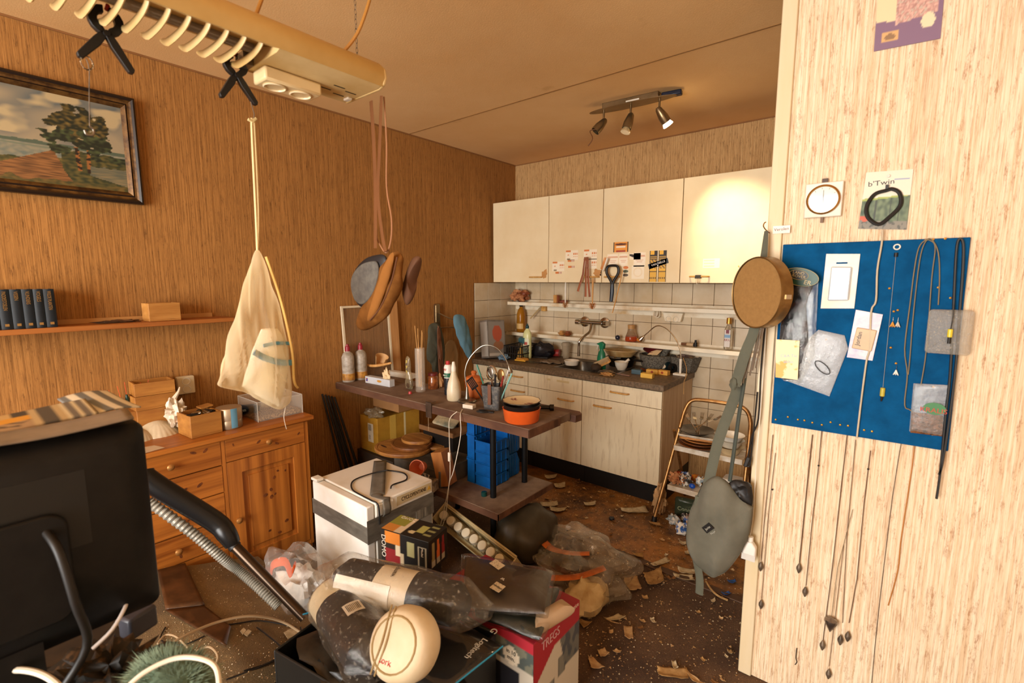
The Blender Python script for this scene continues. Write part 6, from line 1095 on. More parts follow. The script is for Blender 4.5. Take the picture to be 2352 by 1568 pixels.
def clamp(lb, px, py, rz, X_=1.475, s=1.0, rt=0):
    o = onx(X_, px, py); t = thing('spring_clamp', lb, 'clamp', o, group='black spring clamps'); T0 = SIDE(0, 0, 0) @ MX.Rotation(rt, 4, 'Z') @ MX.Scale(s, 4)
    for sg in (-1, 1):
        a0 = [(sg*.029*sin(R(a)), .030-.029*cos(R(a))) for a in range(10, 171, 20)]; a1 = [(sg*.014*sin(R(a)), .030-.014*cos(R(a))) for a in range(165, 9, -20)]
        jaw = [(sg*.002, -.004)]+a0+a1+[(sg*.002, .012)]; leg = [(-sg*.004, .004), (sg*.008, .008), (sg*.020, -.008), (sg*.046, -.050), (sg*.044, -.058), (sg*.036, -.058), (sg*.008, -.020)]
        b = MB(); b.prism(jaw if sg > 0 else jaw[::-1], -.007, .007, T=T0 @ loc(z=.001*sg)); b.prism(leg if sg < 0 else leg[::-1], -.007, .007, T=T0 @ loc(z=.001*sg)); b.build('jaw_arm', m_black, t, bev=.0015)
    MB().cyl(T0 @ V((0, .004, -.011)), T0 @ V((0, .004, .011)), .006).build('pivot', m_black, t); MB().cyl(T0 @ V((.003, .056, -.006)), T0 @ V((.003, .060, .006)), .004).build('red_pad', mat('#b02c20', .5), t); return o
oA = clamp('larger left black spring clamp on the fixture, holding a dangling hook', 243, 84, 0, X_=1.50, s=1.05, rt=R(-4)); oB = clamp('right black spring clamp on the fixture carrying the net bag', 543, 178, 0, X_=1.50, s=1.0, rt=R(2))
t = thing('dangling_hook', 'small metal hook hanging on a thin wire from the left clamp', 'hook', onx(1.50, 198, 135)); o = onx(1.50, 198, 135); e = onx(1.50, 206, 290)
MB().tube([V((0, 0, 0)), V((0, .003, -.02)), (e-o)*.5+V((0, .002, 0)), e-o], .0011, 5, k=3).build('wire', m_lead, t); MB().tube([e-o, e-o+V((0, .006, -.006)), e-o+V((0, .004, -.016)), e-o+V((0, -.006, -.018)), e-o+V((0, -.009, -.010))], .0022, 6, k=4).build('hook', m_steel, t)
MB().tube([(.0, .010*cos(a), -.008+.014*sin(a)) for a in [k*pi/6 for k in range(12)]], .0015, 5, closed=True).build('split_ring', m_chrome, t)
# net bag
o = onx(1.50, 578, 232); t = thing('net_bag', 'pale gauze drawstring bag holding white cloth, hanging from the right clamp', 'bag', o)
L = lambda a, b_, X_=1.50: onx(X_, a, b_)-o
MB().tube([L(576, 234), L(584, 262), L(582, 275)], .0013, 5).build('wire_hook', m_lead, t)
for dx_ in (-3, 3): MB().tube([L(580, 276), L(581+dx_, 290), L(590+dx_, 480), L(591, 575)], .0028, 6, k=3).build('drawstring', mat('#e0cb98', .8), t)
MB().tube([L(570, 274), L(580, 280), L(588, 272)], .004, 6).build('string_knot', mat('#d9c48e', .8), t)
OL = [(591, 572), (606, 605), (622, 650), (640, 710), (655, 770), (664, 830), (670, 890), (664, 925), (640, 940), (600, 922), (565, 902), (540, 896), (502, 886), (504, 868), (518, 815), (532, 760), (548, 700), (562, 645), (576, 605)]
pl = [((L(a, b_)).y, (L(a, b_)).z) for a, b_ in OL]; b = MB(); puff(b, smooth_poly(pl, 5), .050, .040, T=SIDE(0, 0, 0), amp=.030, fr=(38, 6), seed=2, rings=16); b.build('gauze', net('#f6e6c2', .28), t)
pl = [((L(a, b_)).y, (L(a, b_)).z) for a, b_ in [(601, 755), (620, 753), (638, 755), (652, 775), (661, 800), (662, 850), (652, 895), (640, 934), (610, 918), (580, 902), (556, 888), (562, 860), (571, 835), (580, 805)]]; b = MB(); puff(b, pl, .026, .02, T=SIDE(0, 0, 0), amp=.006, fr=20); b.build('white_cloth', mat('#e6dcc4', .9), t)
mb_ = mat('#5f93a8', .8)
for pts, w_ in (([(574, 806), (600, 820), (635, 830), (660, 830)], .0085), ([(595, 792), (625, 786), (660, 787)], .005)): MB().tube([L(a, b_)+V((.027, 0, 0)) for a, b_ in pts], w_, 8, k=4, flat=(1, .5)).build('blue_stripe', mb_, t)
MB().tube([L(600, 590)+V((.03, 0, 0)), L(630, 690)+V((.04, 0, 0)), L(655, 800)+V((.04, 0, 0)), L(664, 870)+V((.03, 0, 0)), L(676, 888)+V((.02, 0, 0))], .0035, 6, k=5).build('side_cord', mat('#d9b468', .8), t)
MB().tube([L(656, 934), L(652, 958), L(658, 985)], .0008, 4, k=4).build('loose_thread', m_white, t)
# straps and shoes
m_strap2 = mat('#6b4428', .85, spec=.1); oS = ony(-2.69, 868, 236)
for i, (pts, w_, lb) in enumerate((([(852, 232), (858, 320), (862, 440), (862, 570)], .0085, 'left brown strap hanging from the end of the fixture'), ([(876, 220), (872, 330), (868, 450), (878, 540), (885, 578)], .0075, 'right brown strap hanging from the end of the fixture'))):
    P_ = [ony(-2.69, a, b_) for a, b_ in pts]; solo('hanging_strap', MB().tube([p-P_[0] for p in P_], w_, 6, k=4, flat=(1, .25)), m_strap2, lb, 'strap', P_[0], group='brown straps')
P_ = [ony(-2.68, a, b_) for a, b_ in ((882, 222), (888, 330), (888, 430), (899, 500), (898, 550), (888, 580), (875, 566), (864, 540), (864, 510))]; solo('leather_loop', MB().tube([p-P_[0] for p in P_], .0022, 6, k=4), mat('#9a6a48', .6), 'thin brown leather loop hanging beside the straps', 'strap', P_[0])
o = ony(-2.68, 870, 660); t = thing('suede_shoe', 'brown suede slipper hanging toe down with a dark sole', 'shoe', o); S2 = lambda pts: smooth_poly([((ony(-2.68, a, b_)-o).x, (ony(-2.68, a, b_)-o).z) for a, b_ in pts], 4)
m_su = mat('#7e5226', .95, spec=.1, col2='#5e3a18', ns=12, bump=.4, bs=120)
b = MB(); puff(b, S2([(903, 580), (915, 578), (924, 592), (920, 624), (922, 650), (908, 688), (884, 732), (842, 758), (822, 751), (828, 727), (852, 693), (869, 648), (881, 611)]), .035, .030, T=FRONT(0, 0, 0), amp=.006, fr=25, rings=9); b.build('upper', m_su, t)
b = MB(); puff(b, S2([(908, 590), (918, 590), (908, 640), (882, 710), (858, 738), (868, 700), (888, 640)]), .012, .01, T=FRONT(.012, -.030, .004), amp=.004, fr=30); b.build('tongue_seam', mat('#87582a', .95, spec=.1), t)
MB().tube([ony(-2.72, a, b_)-o for a, b_ in ((912, 590), (898, 650), (874, 705), (850, 735))], .0022, 6, k=4).build('seam', mat('#5a3418', .8), t)
b = MB(); puff(b, S2([(938, 590), (932, 612), (920, 650), (921, 680), (908, 702), (900, 670), (912, 620), (924, 590)]), .02, .02, T=FRONT(0, .045, 0)); b.build('ankle_cuff', mat('#5a3820', .8), t)
o = ony(-2.70, 850, 645); t = thing('shoe_sole', 'dark grey oval rubber sole of a second slipper hanging left of the suede one', 'shoe', o)
pl = smooth_poly([((ony(-2.70, a, b_)-o).x, (ony(-2.70, a, b_)-o).z) for a, b_ in ((866, 585), (884, 588), (888, 620), (874, 672), (852, 702), (834, 707), (818, 692), (809, 655), (815, 622), (838, 595))], 5); b = MB(); puff(b, pl, .012, .03, T=FRONT(0, 0, 0), rings=8); b.build('rubber_rim', mat('#17161a', .5), t)
b = MB(); b.prism([(x*.80-.006, y*.80-.004) for x, y in pl], .010, .0155, T=FRONT(0, 0, 0)); b.build('grey_tread', mat('#4a4642', .85, col2='#5c5850', ns=40), t, bev=.003)
MB().tube([(.015, 0, .05), (.018, 0, .062), (.012, .0, .068), (.008, 0, .06)], .0018, 6, closed=True, k=3).build('eyelet', m_chrome, t)

# ================================================================ FRIDGE, BOXES AND THE PILE
m_fri = mat('#eae6dc', .4, col2='#d4ccba', ns=6, lo=.5, hi=.9); m_tape = mat('#7a766c', .35, .2, col2='#605c54', ns=12, st=(1, 1, 4))
FX0, FX1, FY0, FY1, FZ = .685, 1.143, -2.468, -2.09, .55
t = thing('mini_fridge', 'white mini fridge wrapped with grey duct tape, cable lying on its top', 'fridge', (0, 0, 0)); b = MB(); b.box((FX0, FY0+.045, 0), (FX1, FY1, FZ)); b.build('cabinet', m_fri, t, bev=.006)
MB().box((FX0+.002, FY0, .015), (FX1-.002, FY0+.041, FZ-.004)).build('door', mat('#f4f2ec', .3, col2='#ebe6da'), t, bev=.006); b = MB(); b.box((FX0-.004, FY0-.003, FZ), (FX0+.05, FY0+.035, FZ+.014)); b.build('hinge_cover', m_fri, t, bev=.003)
MB().box((FX1-.003, FY0+.05, .03), (FX1+.002, FY1-.01, FZ-.07)).build('side_panel', mat('#8a867c', .5), t)
b = MB(); za, zb = .38, .455
b.box((FX0-.002, FY0-.0025, za), (FX1+.003, FY0, zb)); b.box((FX1+.0021, FY0-.002, za-.004), (FX1+.0042, FY1+.002, zb+.03)); b.box((FX0-.0025, FY0, za), (FX0, FY1, zb)); b.build('duct_tape', m_tape, t)
b = MB(); b.grid(lambda u, v: (FX0+.06+.34*u+(v-.5)*.045, FY1-.02-.26*u+(v-.5)*.05, FZ+.004+.012*sin(pi*u)*(.4+.6*v)), 16, 4); b.build('tape_strap', m_tape, t, thick=.001)
b = MB(); b.grid(lambda u, v: (FX1-.085+.03*u+.05*v, FY0+.085-.03*u+.03*v, FZ+.004+.006*sin(3*v)-.0*u) if u < .5 else (FX1+.012+.01*sin(u*9), FY0+.10-.03*u+.04*v, FZ+.03-.14*(u-.3)), 12, 4); b.build('tape_end', m_tape, t, thick=.001)
MB().tube([(FX0+.23, FY1-.10, FZ+.02), (FX0+.19, FY1-.16, FZ+.012), (FX0+.18, FY1-.26, FZ+.006), (FX0+.26, FY1-.32, FZ+.005), (FX0+.36, FY1-.33, FZ+.005), (FX1-.03, FY0+.045, FZ+.006), (FX1+.008, FY0+.055, FZ-.01), (FX1+.008, FY0+.06, FZ-.10)], .0035, 8, k=6).tube([(FX0+.20, FY1-.08, FZ+.006), (FX0+.30, FY1-.05, FZ+.006), (FX0+.37, FY1-.09, FZ+.005), (FX0+.37, FY1-.17, FZ+.006), (FX0+.42, FY1-.22, FZ+.02)], .0035, 8, k=6).build('power_cord', m_black, t)
MB().box((FX1+.002, FY0+.16, FZ-.055), (FX1+.003, FY1-.01, FZ-.012)).build('warning_label', mat('#cbb890', .5), t); q = MB(); q.text('CYCLOPENTANE', .026, SIDE(FX1+.0035, FY0+.26, FZ-.033), sx=.75); q.build('label_text', m_black, t)
q = MB(); q.prism([(-.012, -.010), (.012, -.010), (0, .012)], 0, .0006, T=SIDE(FX1+.0032, FY1-.026, FZ-.034)); q.build('warning_triangle', mat('#d9a83c', .5), t)
MB().box((FX1+.0042, FY1-.11, FZ-.17), (FX1+.005, FY1-.02, FZ-.125)).build('barcode_label', mat('#8f8a7c', .5, col2='#5a564c', st=(1, 60, 1), ns=4, lo=.48, hi=.52), t)
MB().box((FX1, FY0+.048, FZ-.06), (FX1+.0042, FY0+.14, FZ-.012)).build('hinge_box', m_fri, t, bev=.002)
# kitchen appliance carton
pA, pB, pC = onz(.55, 984, 1245), onz(.55, 874, 1213), onz(.55, 1047, 1221); ux = (pA-pB).normalized(); uy = (pC-pA).normalized(); wx, wy = (pA-pB).length, .125
t = thing('appliance_carton', 'black printed kitchen appliance carton lying before the fridge', 'box', pB+V((0, 0, -.13)), rz=atan2(ux.y, ux.x))
b = MB(); b.box((0, 0, 0), (wx, wy, .13)); b.build('carton', mat('#16140f', .45, col2='#2a241a', ns=9), t, bev=.002)
def dfront(u, v):
    if u < .10: return lin('#1a1712')
    if u < .42: return lin('#d9822c') if v > .62 else (lin('#e0d0b0') if .3 < u and v > .25 else (lin('#8a1c20') if v < .45 else lin('#2a1c10')))
    if u < .50: return lin('#c8b898') if v < .4 else lin('#141210')
    if .56 < u < .72 and .35 < v < .85: return lin('#b0b080')
    if .78 < u < .96 and .08 < v < .8: return lin('#1a1814') if .80 < u < .94 and .12 < v < .76 else lin('#b8b4a0')
    return lin('#141210')
def dtop(u, v):
    if u < .42: return lin('#8a8a3a') if v > .4 and u < .34 else (lin('#c8863c') if u < .26 else lin('#d8c8ac'))
    if (u-.56)**2+(v-.25)**2*.4 < .004: return lin('#c8bc94')
    if .62 < u < .76 and .3 < v < .75: return lin('#a8a860')
    if .5 < u < .95 and v > .1 and int(v*12) % 3 == 0 and u > .78: return lin('#8a8a5a')
    return lin('#141210')
def dside(u, v):
    for i, cc_ in enumerate(('#9a8a5a', '#d0682c', '#8a2424')):
        x = .22+.27*i
        if abs(u-x) < .10*(1-.5*v) and .1 < v < .88: return lin(cc_) if v > .3 else lin('#b0a890')
    return lin('#15130f')
q = MB(); picture(q, (0, 0, 0), wx-.004, .126, dfront, 40, T=FRONT(wx/2, -.0008, .065)); picture(q, (0, 0, 0), wx-.004, wy-.004, dtop, 40, T=loc(wx/2, wy/2, .1308)); picture(q, (0, 0, 0), wy-.004, .126, dside, 36, T=SIDE(wx+.0008, wy/2, .065)); q.build('printed_faces', vcol_mat(.4), t, smooth=False)
q = MB(); q.text('DOMO', .030, FRONT(.014, -.0015, .062) @ MX.Rotation(-pi/2, 4, 'Z')); q.text('DOMO', .024, loc(.055, wy-.014, .1315, rz=pi)); q.text('Model', .014, FRONT(wx*.87, -.0015, .08) @ MX.Rotation(-pi/2, 4, 'Z')); q.build('white_lettering', m_white, t)
solo('support_carton', MB().box((0, 0, 0), (.20, .11, .419)), mat('#2c241c', .7), 'plain dark carton standing under the black printed appliance carton', 'box', (pB.x+.01, pB.y+.005, 0), atan2(ux.y, ux.x), bev=.003)
# spice rack
t = thing('spice_rack', 'cream plastic spice rack tipped over with a row of white-lidded jars', 'rack', (1.20, -1.80, .15), rot=(R(38), R(11), R(-3)))
b = MB(); b.box((-.24, -.008, 0), (.30, .0, .11)); b.box((-.24, -.10, .0), (.30, -.008, .006)); b.box((-.24, -.10, .006), (.30, -.096, .035)); b.box((-.247, -.10, -.002), (-.24, .004, .112)); b.box((.30, -.10, -.002), (.307, .004, .112)); b.tube([(-.245, .004, .113), (.305, .004, .113)], .006, 8); b.build('rack_frame', mat('#cdbd94', .45, col2='#b09c6c'), t, bev=.002)
for i in range(8):
    x = -.21+.062*i; g = thing('spice_jar', ['first', 'second', 'third', 'fourth', 'fifth', 'sixth', 'seventh', 'last'][i]+' white-lidded jar from the left in the tipped spice rack', 'jar', (0, 0, 0), group='spice jars in the rack'); g.matrix_world = MX.Translation((1.20, -1.80, .15)) @ Euler((R(38), R(11), R(-3))).to_matrix().to_4x4() @ MX.Translation((x, -.05, .008)); M_ = g.matrix_world.copy(); g.location = M_.translation; g.rotation_euler = M_.to_euler()
    MB().box((-.024, -.024, 0), (.024, .024, .068)).build('jar_body', mat('#c8b48c', .15, alpha=.55, coat=1, col2='#8a6c40'), g, bev=.004); MB().lathe([(.022, .068), (.025, .07), (.025, .090), (.022, .093), (0, .094)], n=24).build('lid', mat('#e0d6bc', .4), g); MB().box((-.016, -.0248, .015), (.016, -.0242, .05)).build('jar_label', mat('#4a3a28', .5, col2='#c8b890', ns=90, lo=.5, hi=.52), g)
crumple('rubbish_sack', 'dark olive rubbish sack slumped under the right end of the bench shelf', 'sack', (1.36, -1.60, .14), (.16, .20, .15), mat('#4a4234', .45, col2='#3a3428', bump=.5, bs=14), 12, .18, 2, 36)
# red carton
RX0, RX1, RY0, RY1, RZ = 1.62, 2.07, -2.50, -2.225, .40
t = thing('red_carton', 'red and grey printed carton with a round badge standing on the floor', 'box', (0, 0, 0)); MB().box((RX0, RY0, 0), (RX1, RY1, RZ)).build('carton', mat('#a02430', .5, col2='#86202a', ns=5), t, bev=.002)
def rside(u, v):
    if v > .80+.10*(u < .3)*0: return lin('#a32532')
    if u < .42 and v > .80-.5*(.42-u): return lin('#a32532')
    if v > .5 and u > .55+.4*(.8-v): return lin('#4a5058') if NZ.noise(V((u*9, v*9, 0))) > 0 else lin('#6a6c68')
    for i in range(4):
        x, y = .14+.22*i, .30+.13*i
        if abs(u-x) < .08 and abs(v-y) < .09: return lin('#7c7c74') if abs(u-x) < .06 else lin('#5a5a54')
    return lin('#c8c0b0')
def rfront(u, v):
    if v > .9: return lin('#a32532')
    if (u-.80)**2*1.3+(v-.79)**2 < .0065: return lin('#d8ccb4')
    if v > .72: return lin('#4c5450') if NZ.noise(V((u*12, v*12, 0))) > -.1 else lin('#707060')
    if .05 < u < .88 and v < .68: return lin('#1a1a20')
    return lin('#b8b0a0')
q = MB(); picture(q, (0, 0, 0), RY1-RY0, RZ, rside, 50, T=SIDE(RX1+.0008, (RY0+RY1)/2, RZ/2)); picture(q, (0, 0, 0), RX1-RX0, RZ, rfront, 60, T=FRONT((RX0+RX1)/2, RY0-.0008, RZ/2)); q.build('printed_faces', vcol_mat(.4), t, smooth=False)
q = MB(); q.text('TREGS', .045, SIDE(RX1+.0015, RY0+.095, RZ-.037), sx=.8); q.build('pale_lettering', mat('#c9a0a0', .5), t); q = MB(); q.text('notice', .022, SIDE(RX1+.0015, RY1-.035, RZ-.010)); q.build('small_print', mat('#e0d0c0', .5), t)
q = MB(); q.text('in 10', .020, FRONT(RX0+.36, RY0-.0015, RZ-.072)); q.text('min.', .020, FRONT(RX0+.36, RY0-.0015, RZ-.094)); q.build('dark_lettering', m_black, t)
# wrapped clothing packs
def pack_(lb, px4, z, th, mm, at_z, seed, extras=True):
    P4 = [onz(z, a, b_) for a, b_ in px4]; o = sum(P4, V())/4; t = thing('clothing_pack', lb, 'packet', (o.x, o.y, at_z+th), group='film-wrapped dark garments'); rel = [p-o for p in P4]; pl = []
    for i in range(4):
        a, b_ = rel[i], rel[(i+1) % 4]
        for k in range(4): pl.append((a.x+(b_.x-a.x)*k/4, a.y+(b_.y-a.y)*k/4))
    q = MB(); puff(q, pl, th, th, amp=.010, fr=14, seed=seed, rings=9); q.build('garment', mm, t)
    q = MB(); puff(q, [(x*1.10, y*1.08) for x, y in pl], th+.006, th+.002, amp=.014, fr=22, seed=seed+3, rings=9); q.build('film_wrap', film('#8a7860', .0, .10, .05, 45, .0), t); return t, rel
t, rel = pack_('upper dark film-wrapped garment with two white labels on the pile', [(1068, 1262), (1268, 1300), (1250, 1388), (1062, 1372)], .52, .035, mat('#3a2c20', .7, col2='#241a14', ns=5), .455, 3)
for (px, py), w_, h, tx_, rz_ in (((1142, 1296), .052, .030, '', -10), ((1143, 1348), .040, .034, 'Winkhaus', -2)):
    p = onz(.535, px, py); q = MB(); q.box((-w_/2, -h/2, 0), (w_/2, h/2, .0012)); lb_ = q.build('white_label', mat('#c4b498', .5, col2='#8a7c64', ns=200, lo=.56, hi=.6), t); lb_.location = (p.x-t.location.x, p.y-t.location.y, .045); lb_.rotation_euler = (R(6), 0, R(rz_))
    if tx_: q = MB(); q.text(tx_, .010, MX()); l2 = q.build('label_script', m_black, t); l2.location = lb_.location+V((0, 0, .0016)); l2.rotation_euler = lb_.rotation_euler
q = MB(); q.text('XL', .013, MX()); l2 = q.build('size_print', m_white, t); p = onz(.535, 1155, 1330); l2.location = (p.x-t.location.x, p.y-t.location.y, .046)
t, rel = pack_('lower dark green film-wrapped garment with a cream sleeve lying on the red carton', [(1085, 1352), (1285, 1352), (1240, 1465), (1092, 1408)], .43, .030, mat('#1f2418', .6, col2='#14180f'), .395, 8)
p = onz(.44, 1262, 1405); q = MB(); puff(q, [(-.025, -.10), (.03, -.10), (.03, .09), (-.025, .09)], .033, .03); s_ = q.build('paper_sleeve', mat('#b89c7c', .6), t); s_.location = (p.x-t.location.x, p.y-t.location.y, -.002); s_.rotation_euler = (0, 0, R(-12))
# base of the pile
solo('black_tote', open_box(MB(), .56, .40, .40, .008), mat('#14130f', .5), 'black plastic tote under the pile in the foreground', 'tote', (1.70, -2.775, 0), R(10), bev=.004)
solo('crumpled_film', MB().ball((0, 0, 0), (.27, .19, .04), 40, amp=.5, fr=3, seed=4), mat('#1a1814', .35, col2='#3a3228', bump=.8, bs=25), 'dark crumpled sheets filling the tote under the pile', 'plastic', (1.70, -2.775, .392), rz=R(10))
P4 = [onz(.435, a, b_) for a, b_ in ((695, 1412), (930, 1345), (1155, 1485), (1010, 1600))]; o = sum(P4, V())/4; t = thing('zip_pouch', 'flat dark zip pouch with blue edge and silver lettering under the cream case', 'pouch', o); pl = []
for i in range(4):
    a, b_ = P4[i]-o, P4[(i+1) % 4]-o
    for k in range(4): pl.append((a.x+(b_.x-a.x)*k/4, a.y+(b_.y-a.y)*k/4))
q = MB(); puff(q, pl, .016, .012, amp=.006, fr=18, rings=8); q.build('pouch_body', mat('#1a1a1c', .16, col2='#2a2824', coat=1), t)
q = MB(); q.tube([P4[2]-o+V((0, 0, .002)), P4[3]-o+V((0, 0, .002))], .0025, 6); q.tube([P4[0]-o+V((0, 0, .002)), (P4[1]-o)*.3+(P4[0]-o)*.7+V((0, 0, .002))], .0025, 6); q.build('blue_edge', mat('#2a86a8', .35), t)
c1, c2 = onz(.45, 1125, 1470), onz(.45, 1060, 1535); dx_ = (c2-c1).normalized(); q = MB(); M_ = frm((c1+c2)/2-o+V((0, 0, .018)), dx_, V((0, 0, 1)).cross(dx_)); q.text('Logitech', .026, M_); q.text('G', .030, M_ @ loc(-.085, 0, 0)); q.build('silver_lettering', mat('#b8b0a0', .4), t)
# rolls
def roll(lb, a, b_, r_, z, segs, name='fabric_roll', wrap=True, grp='wrapped fabric rolls'):
    pa, pb = onz(z, *a), onz(z, *b_); ax = (pb-pa); L_ = ax.length; t = thing(name, lb, 'roll', pa, rot=(0, 0, atan2(ax.y, ax.x)), group=grp); MBs = {}
    for s0, s1, rr, mm, nm_ in segs:
        q = MB(); n = 12
        def f(u, v, s0=s0, s1=s1, rr=rr):
            x = L_*(s0+(s1-s0)*v); e = min(1, (min(v*(s1-s0)+s0, 1-(v*(s1-s0)+s0)))*14+.45) if nm_ != 'paper_sleeve' else 1; a_ = 2*pi*u; k = 1+.05*NZ.noise(V((x*14, cos(a_)*2, sin(a_)*2))); return (x, rr*e*k*cos(a_), rr*e*k*sin(a_)*.9)
        q.grid(f, 36, n, cu=True); b0 = len(q.v)
        if s0 == 0: q.f.append(tuple(range(36))); q.m.append(0)
        if s1 == 1: q.f.append(tuple(range(36*n, 36*n+36))); q.m.append(0)
        q.build(nm_, mm, t)
    if wrap:
        q = MB(); q.grid(lambda u, v: ((L_*(-.16+1.32*v)), r_*1.12*cos(2*pi*u)*(.35+.65*min(1, sin(pi*v)*2.2))*(1+.16*NZ.noise(V((v*6, cos(2*pi*u)*2, sin(2*pi*u)*2)))), r_*1.12*sin(2*pi*u)*(.25+.75*min(1, sin(pi*v)*2.2))*(1+.14*NZ.noise(V((v*7, cos(2*pi*u)*2, sin(2*pi*u)*2+5))))), 44, 34, cu=True); q.build('film_wrap', film('#e8e0d0', .02, .07, .14, 46, .16), t)
    return t, L_
m_navy = mat('#1a1d26', .7, col2='#101218', bump=.3, bs=200)
t, L_ = roll('upper navy fabric roll in a white paper sleeve, wrapped in clear film', (775, 1322), (1075, 1392), .068, .555, [(0, 1, .067, m_navy, 'fabric'), (.36, .62, .069, mat('#ddd0b8', .6), 'paper_sleeve')])
q = MB(); q.grid(lambda u, v: (L_*(.10+.50*u), .073*cos(-pi*.5+1.25*(v-.55)), .068*sin(-pi*.5+1.25*(v-.55))*-1 if 0 else .070*sin(R(-70)+R(75)*v)), 14, 8) if 0 else q.grid(lambda u, v: (L_*(.08+.42*u), -.0705*cos(R(-40+85*v)), .066*sin(R(-40+85*v))), 16, 8); q.build('white_paper_strip', mat('#f0ebe0', .6), t)
q = MB(); q.text('wampi', .022, MX()); l2 = q.build('sleeve_print', mat('#5a5048', .5), t); l2.location = (L_*.47, .0, .0635); l2.rotation_euler = (0, 0, R(180-80))
t, L_ = roll('lower navy fabric roll with cream end and barcode label, beside the cream case', (765, 1372), (862, 1512), .075, .50, [(0, 1, .074, m_navy, 'fabric'), (0, .22, .0765, mat('#cfc0a0', .7), 'paper_sleeve')])
q = MB(); q.grid(lambda u, v: (.05*(v-.5), .077*sin((u-.5)*.7), .0705*cos((u-.5)*.7)-.0), 8, 2); q.build('barcode_label', mat('#e0dace', .5), t).location = (L_*.55, 0, .001)
q = MB()
for i in range(9): q.box((-.016, -.020+.0045*i, .0715), (.016, -.0185+.0045*i, .0722))
q.build('barcode', m_black, t).location = (L_*.55, 0, -.0005)
p = onz(.565, 930, 1478); t = thing('white_pouf', 'round cream fabric lid case with a curved zip seam on top of the pile', 'case', p, rot=((CAM-p).normalized()+RT*-.55+UP*-.05).to_track_quat('Z', 'Y').to_euler()); t.scale = (1.08, 1.08, 1.08)
m_pf = mat('#e2d3b8', .6, col2='#cdb994', ns=5, bump=.3, bs=90)
MB().lathe([(0, -.075), (.04, -.072), (.07, -.055), (.084, -.025), (.086, .005), (.078, .035), (.066, .048), (.058, .050), (.052, .054), (.03, .058), (0, .059)], n=44).build('case_body', m_pf, t)
q = MB(); q.tube([(.060*cos(2*pi*k/24), .060*sin(2*pi*k/24), .051) for k in range(24)], .0022, 6, closed=True); q.tube([(-.045+.02*k/6*0+.018*sin(pi*k/8), -.075+.15*k/8, .0615-(((-.075+.15*k/8)**2)*4.0)) for k in range(9)], .0022, 6, k=3); q.tube([(-.033+.018*sin(pi*k/8), -.075+.15*k/8, .0615-(((-.075+.15*k/8)**2)*4.0)) for k in range(9)], .0022, 6, k=3); q.build('zip_seam', mat('#9c8458', .6), t)
q = MB(); q.text('tork', .020, loc(-.005, -.036, .0575)); q.build('red_print', mat('#b03028', .5), t)
# clear bag with orange stripe beside the dresser
t = thing('plastic_bag', 'clear film bag with orange stripe and white papers at the foot of the dresser', 'bag', (.90, -2.66, .0)); q = MB(); q.ball((0, 0, .17), (.20, .13, .17), 40, amp=.5, fr=2.2, seed=6); q.build('bag_film', film('#e0d8d0', .22, .12, .4, 20, .25), t)
q = MB(); q.ball((.02, 0, .14), (.15, .09, .12), 30, amp=.5, fr=2.5, seed=1); q.build('white_papers', mat('#ece4d8', .7, col2='#a8a8a8', ns=6, bump=.5), t)
q = MB(); q.tube([(-.14, -.06, .22), (-.09, -.07, .28), (-.02, -.05, .31), (.05, -.06, .29), (.09, -.06, .345)], .018, 8, k=5, flat=(1, .3)); q.build('orange_stripe', mat('#dc5c24', .5), t)
# bag with orange bands on the floor
t = thing('refuse_bag', 'clear refuse bag with orange bands and rubbish inside on the floor', 'bag', (1.72, -1.62, 0)); q = MB(); q.ball((0, .02, .10), (.25, .20, .12), 44, amp=.45, fr=2.4, seed=15); q.build('bag_film', film('#dccdb4', .14, .12, .35, 26, .28), t)
q = MB(); q.ball((.12, -.15, .06), (.09, .13, .07), 26, amp=.4, fr=2.4, seed=9); q.build('pale_contents', mat('#a8895c', .7, col2='#d0bc90', ns=9), t); q = MB(); q.ball((-.10, .06, .07), (.10, .09, .07), 24, amp=.6, fr=3, seed=3); q.build('dark_contents', mat('#2c2a34', .6, col2='#5a4a38', ns=12), t)
for pts in ([(-.25, .0, .16), (-.14, -.06, .17), (-.02, -.06, .19), (.06, -.02, .20)], [(-.12, -.24, .12), (-.02, -.20, .13), (.08, -.14, .15), (.16, -.05, .18)]): MB().tube([(x, y, z-.012) for x, y, z in pts], .024, 8, k=5, flat=(.2, 1)).build('orange_band', mat('#d0702e', .5, col2='#a85826', ns=20), t)
# ================================================================ FOREGROUND LEFT: MONITOR, DESK, HOSE
m_mon = mat('#0c0b0b', .5, col2='#131211', ns=30, spec=.3); MX0 = 1.72
t = thing('computer_monitor', 'black computer monitor seen from behind in the left foreground', 'monitor', (0, 0, 0)); ya, yb, z0, z1 = -3.74, -3.341, .862, 1.252
T_ = SIDE(MX0, (ya+yb)/2, (z0+z1)/2); W_, H_ = yb-ya, z1-z0
b = MB(); o_ = rrect(W_, H_, .018, 4); i_ = rrect(W_-.07, H_-.08, .03, 4); n = len(o_); b.add([(x, y, -.045) for x, y in o_]+[(x, y, -.006) for x, y in o_]+[(x*.985, y*.985, 0) for x, y in o_]+[(x, y, .028) for x, y in i_], [(k*n+j, k*n+(j+1) % n, (k+1)*n+(j+1) % n, (k+1)*n+j) for k in range(3) for j in range(n)]+[tuple(range(3*n, 4*n)), tuple(range(n-1, -1, -1))], 0, T_); b.build('housing', m_mon, t)
b = MB(); b.prism(rrect(.20, .20, .03), .028, .040, T=T_ @ loc(-.03, -.03, 0)); b.build('rear_hump', m_mon, t, bev=.004); MB().box((MX0+.0281, -3.56, 1.05), (MX0+.0287, -3.44, 1.19)).build('rating_plate', mat('#12110f', .5), t)
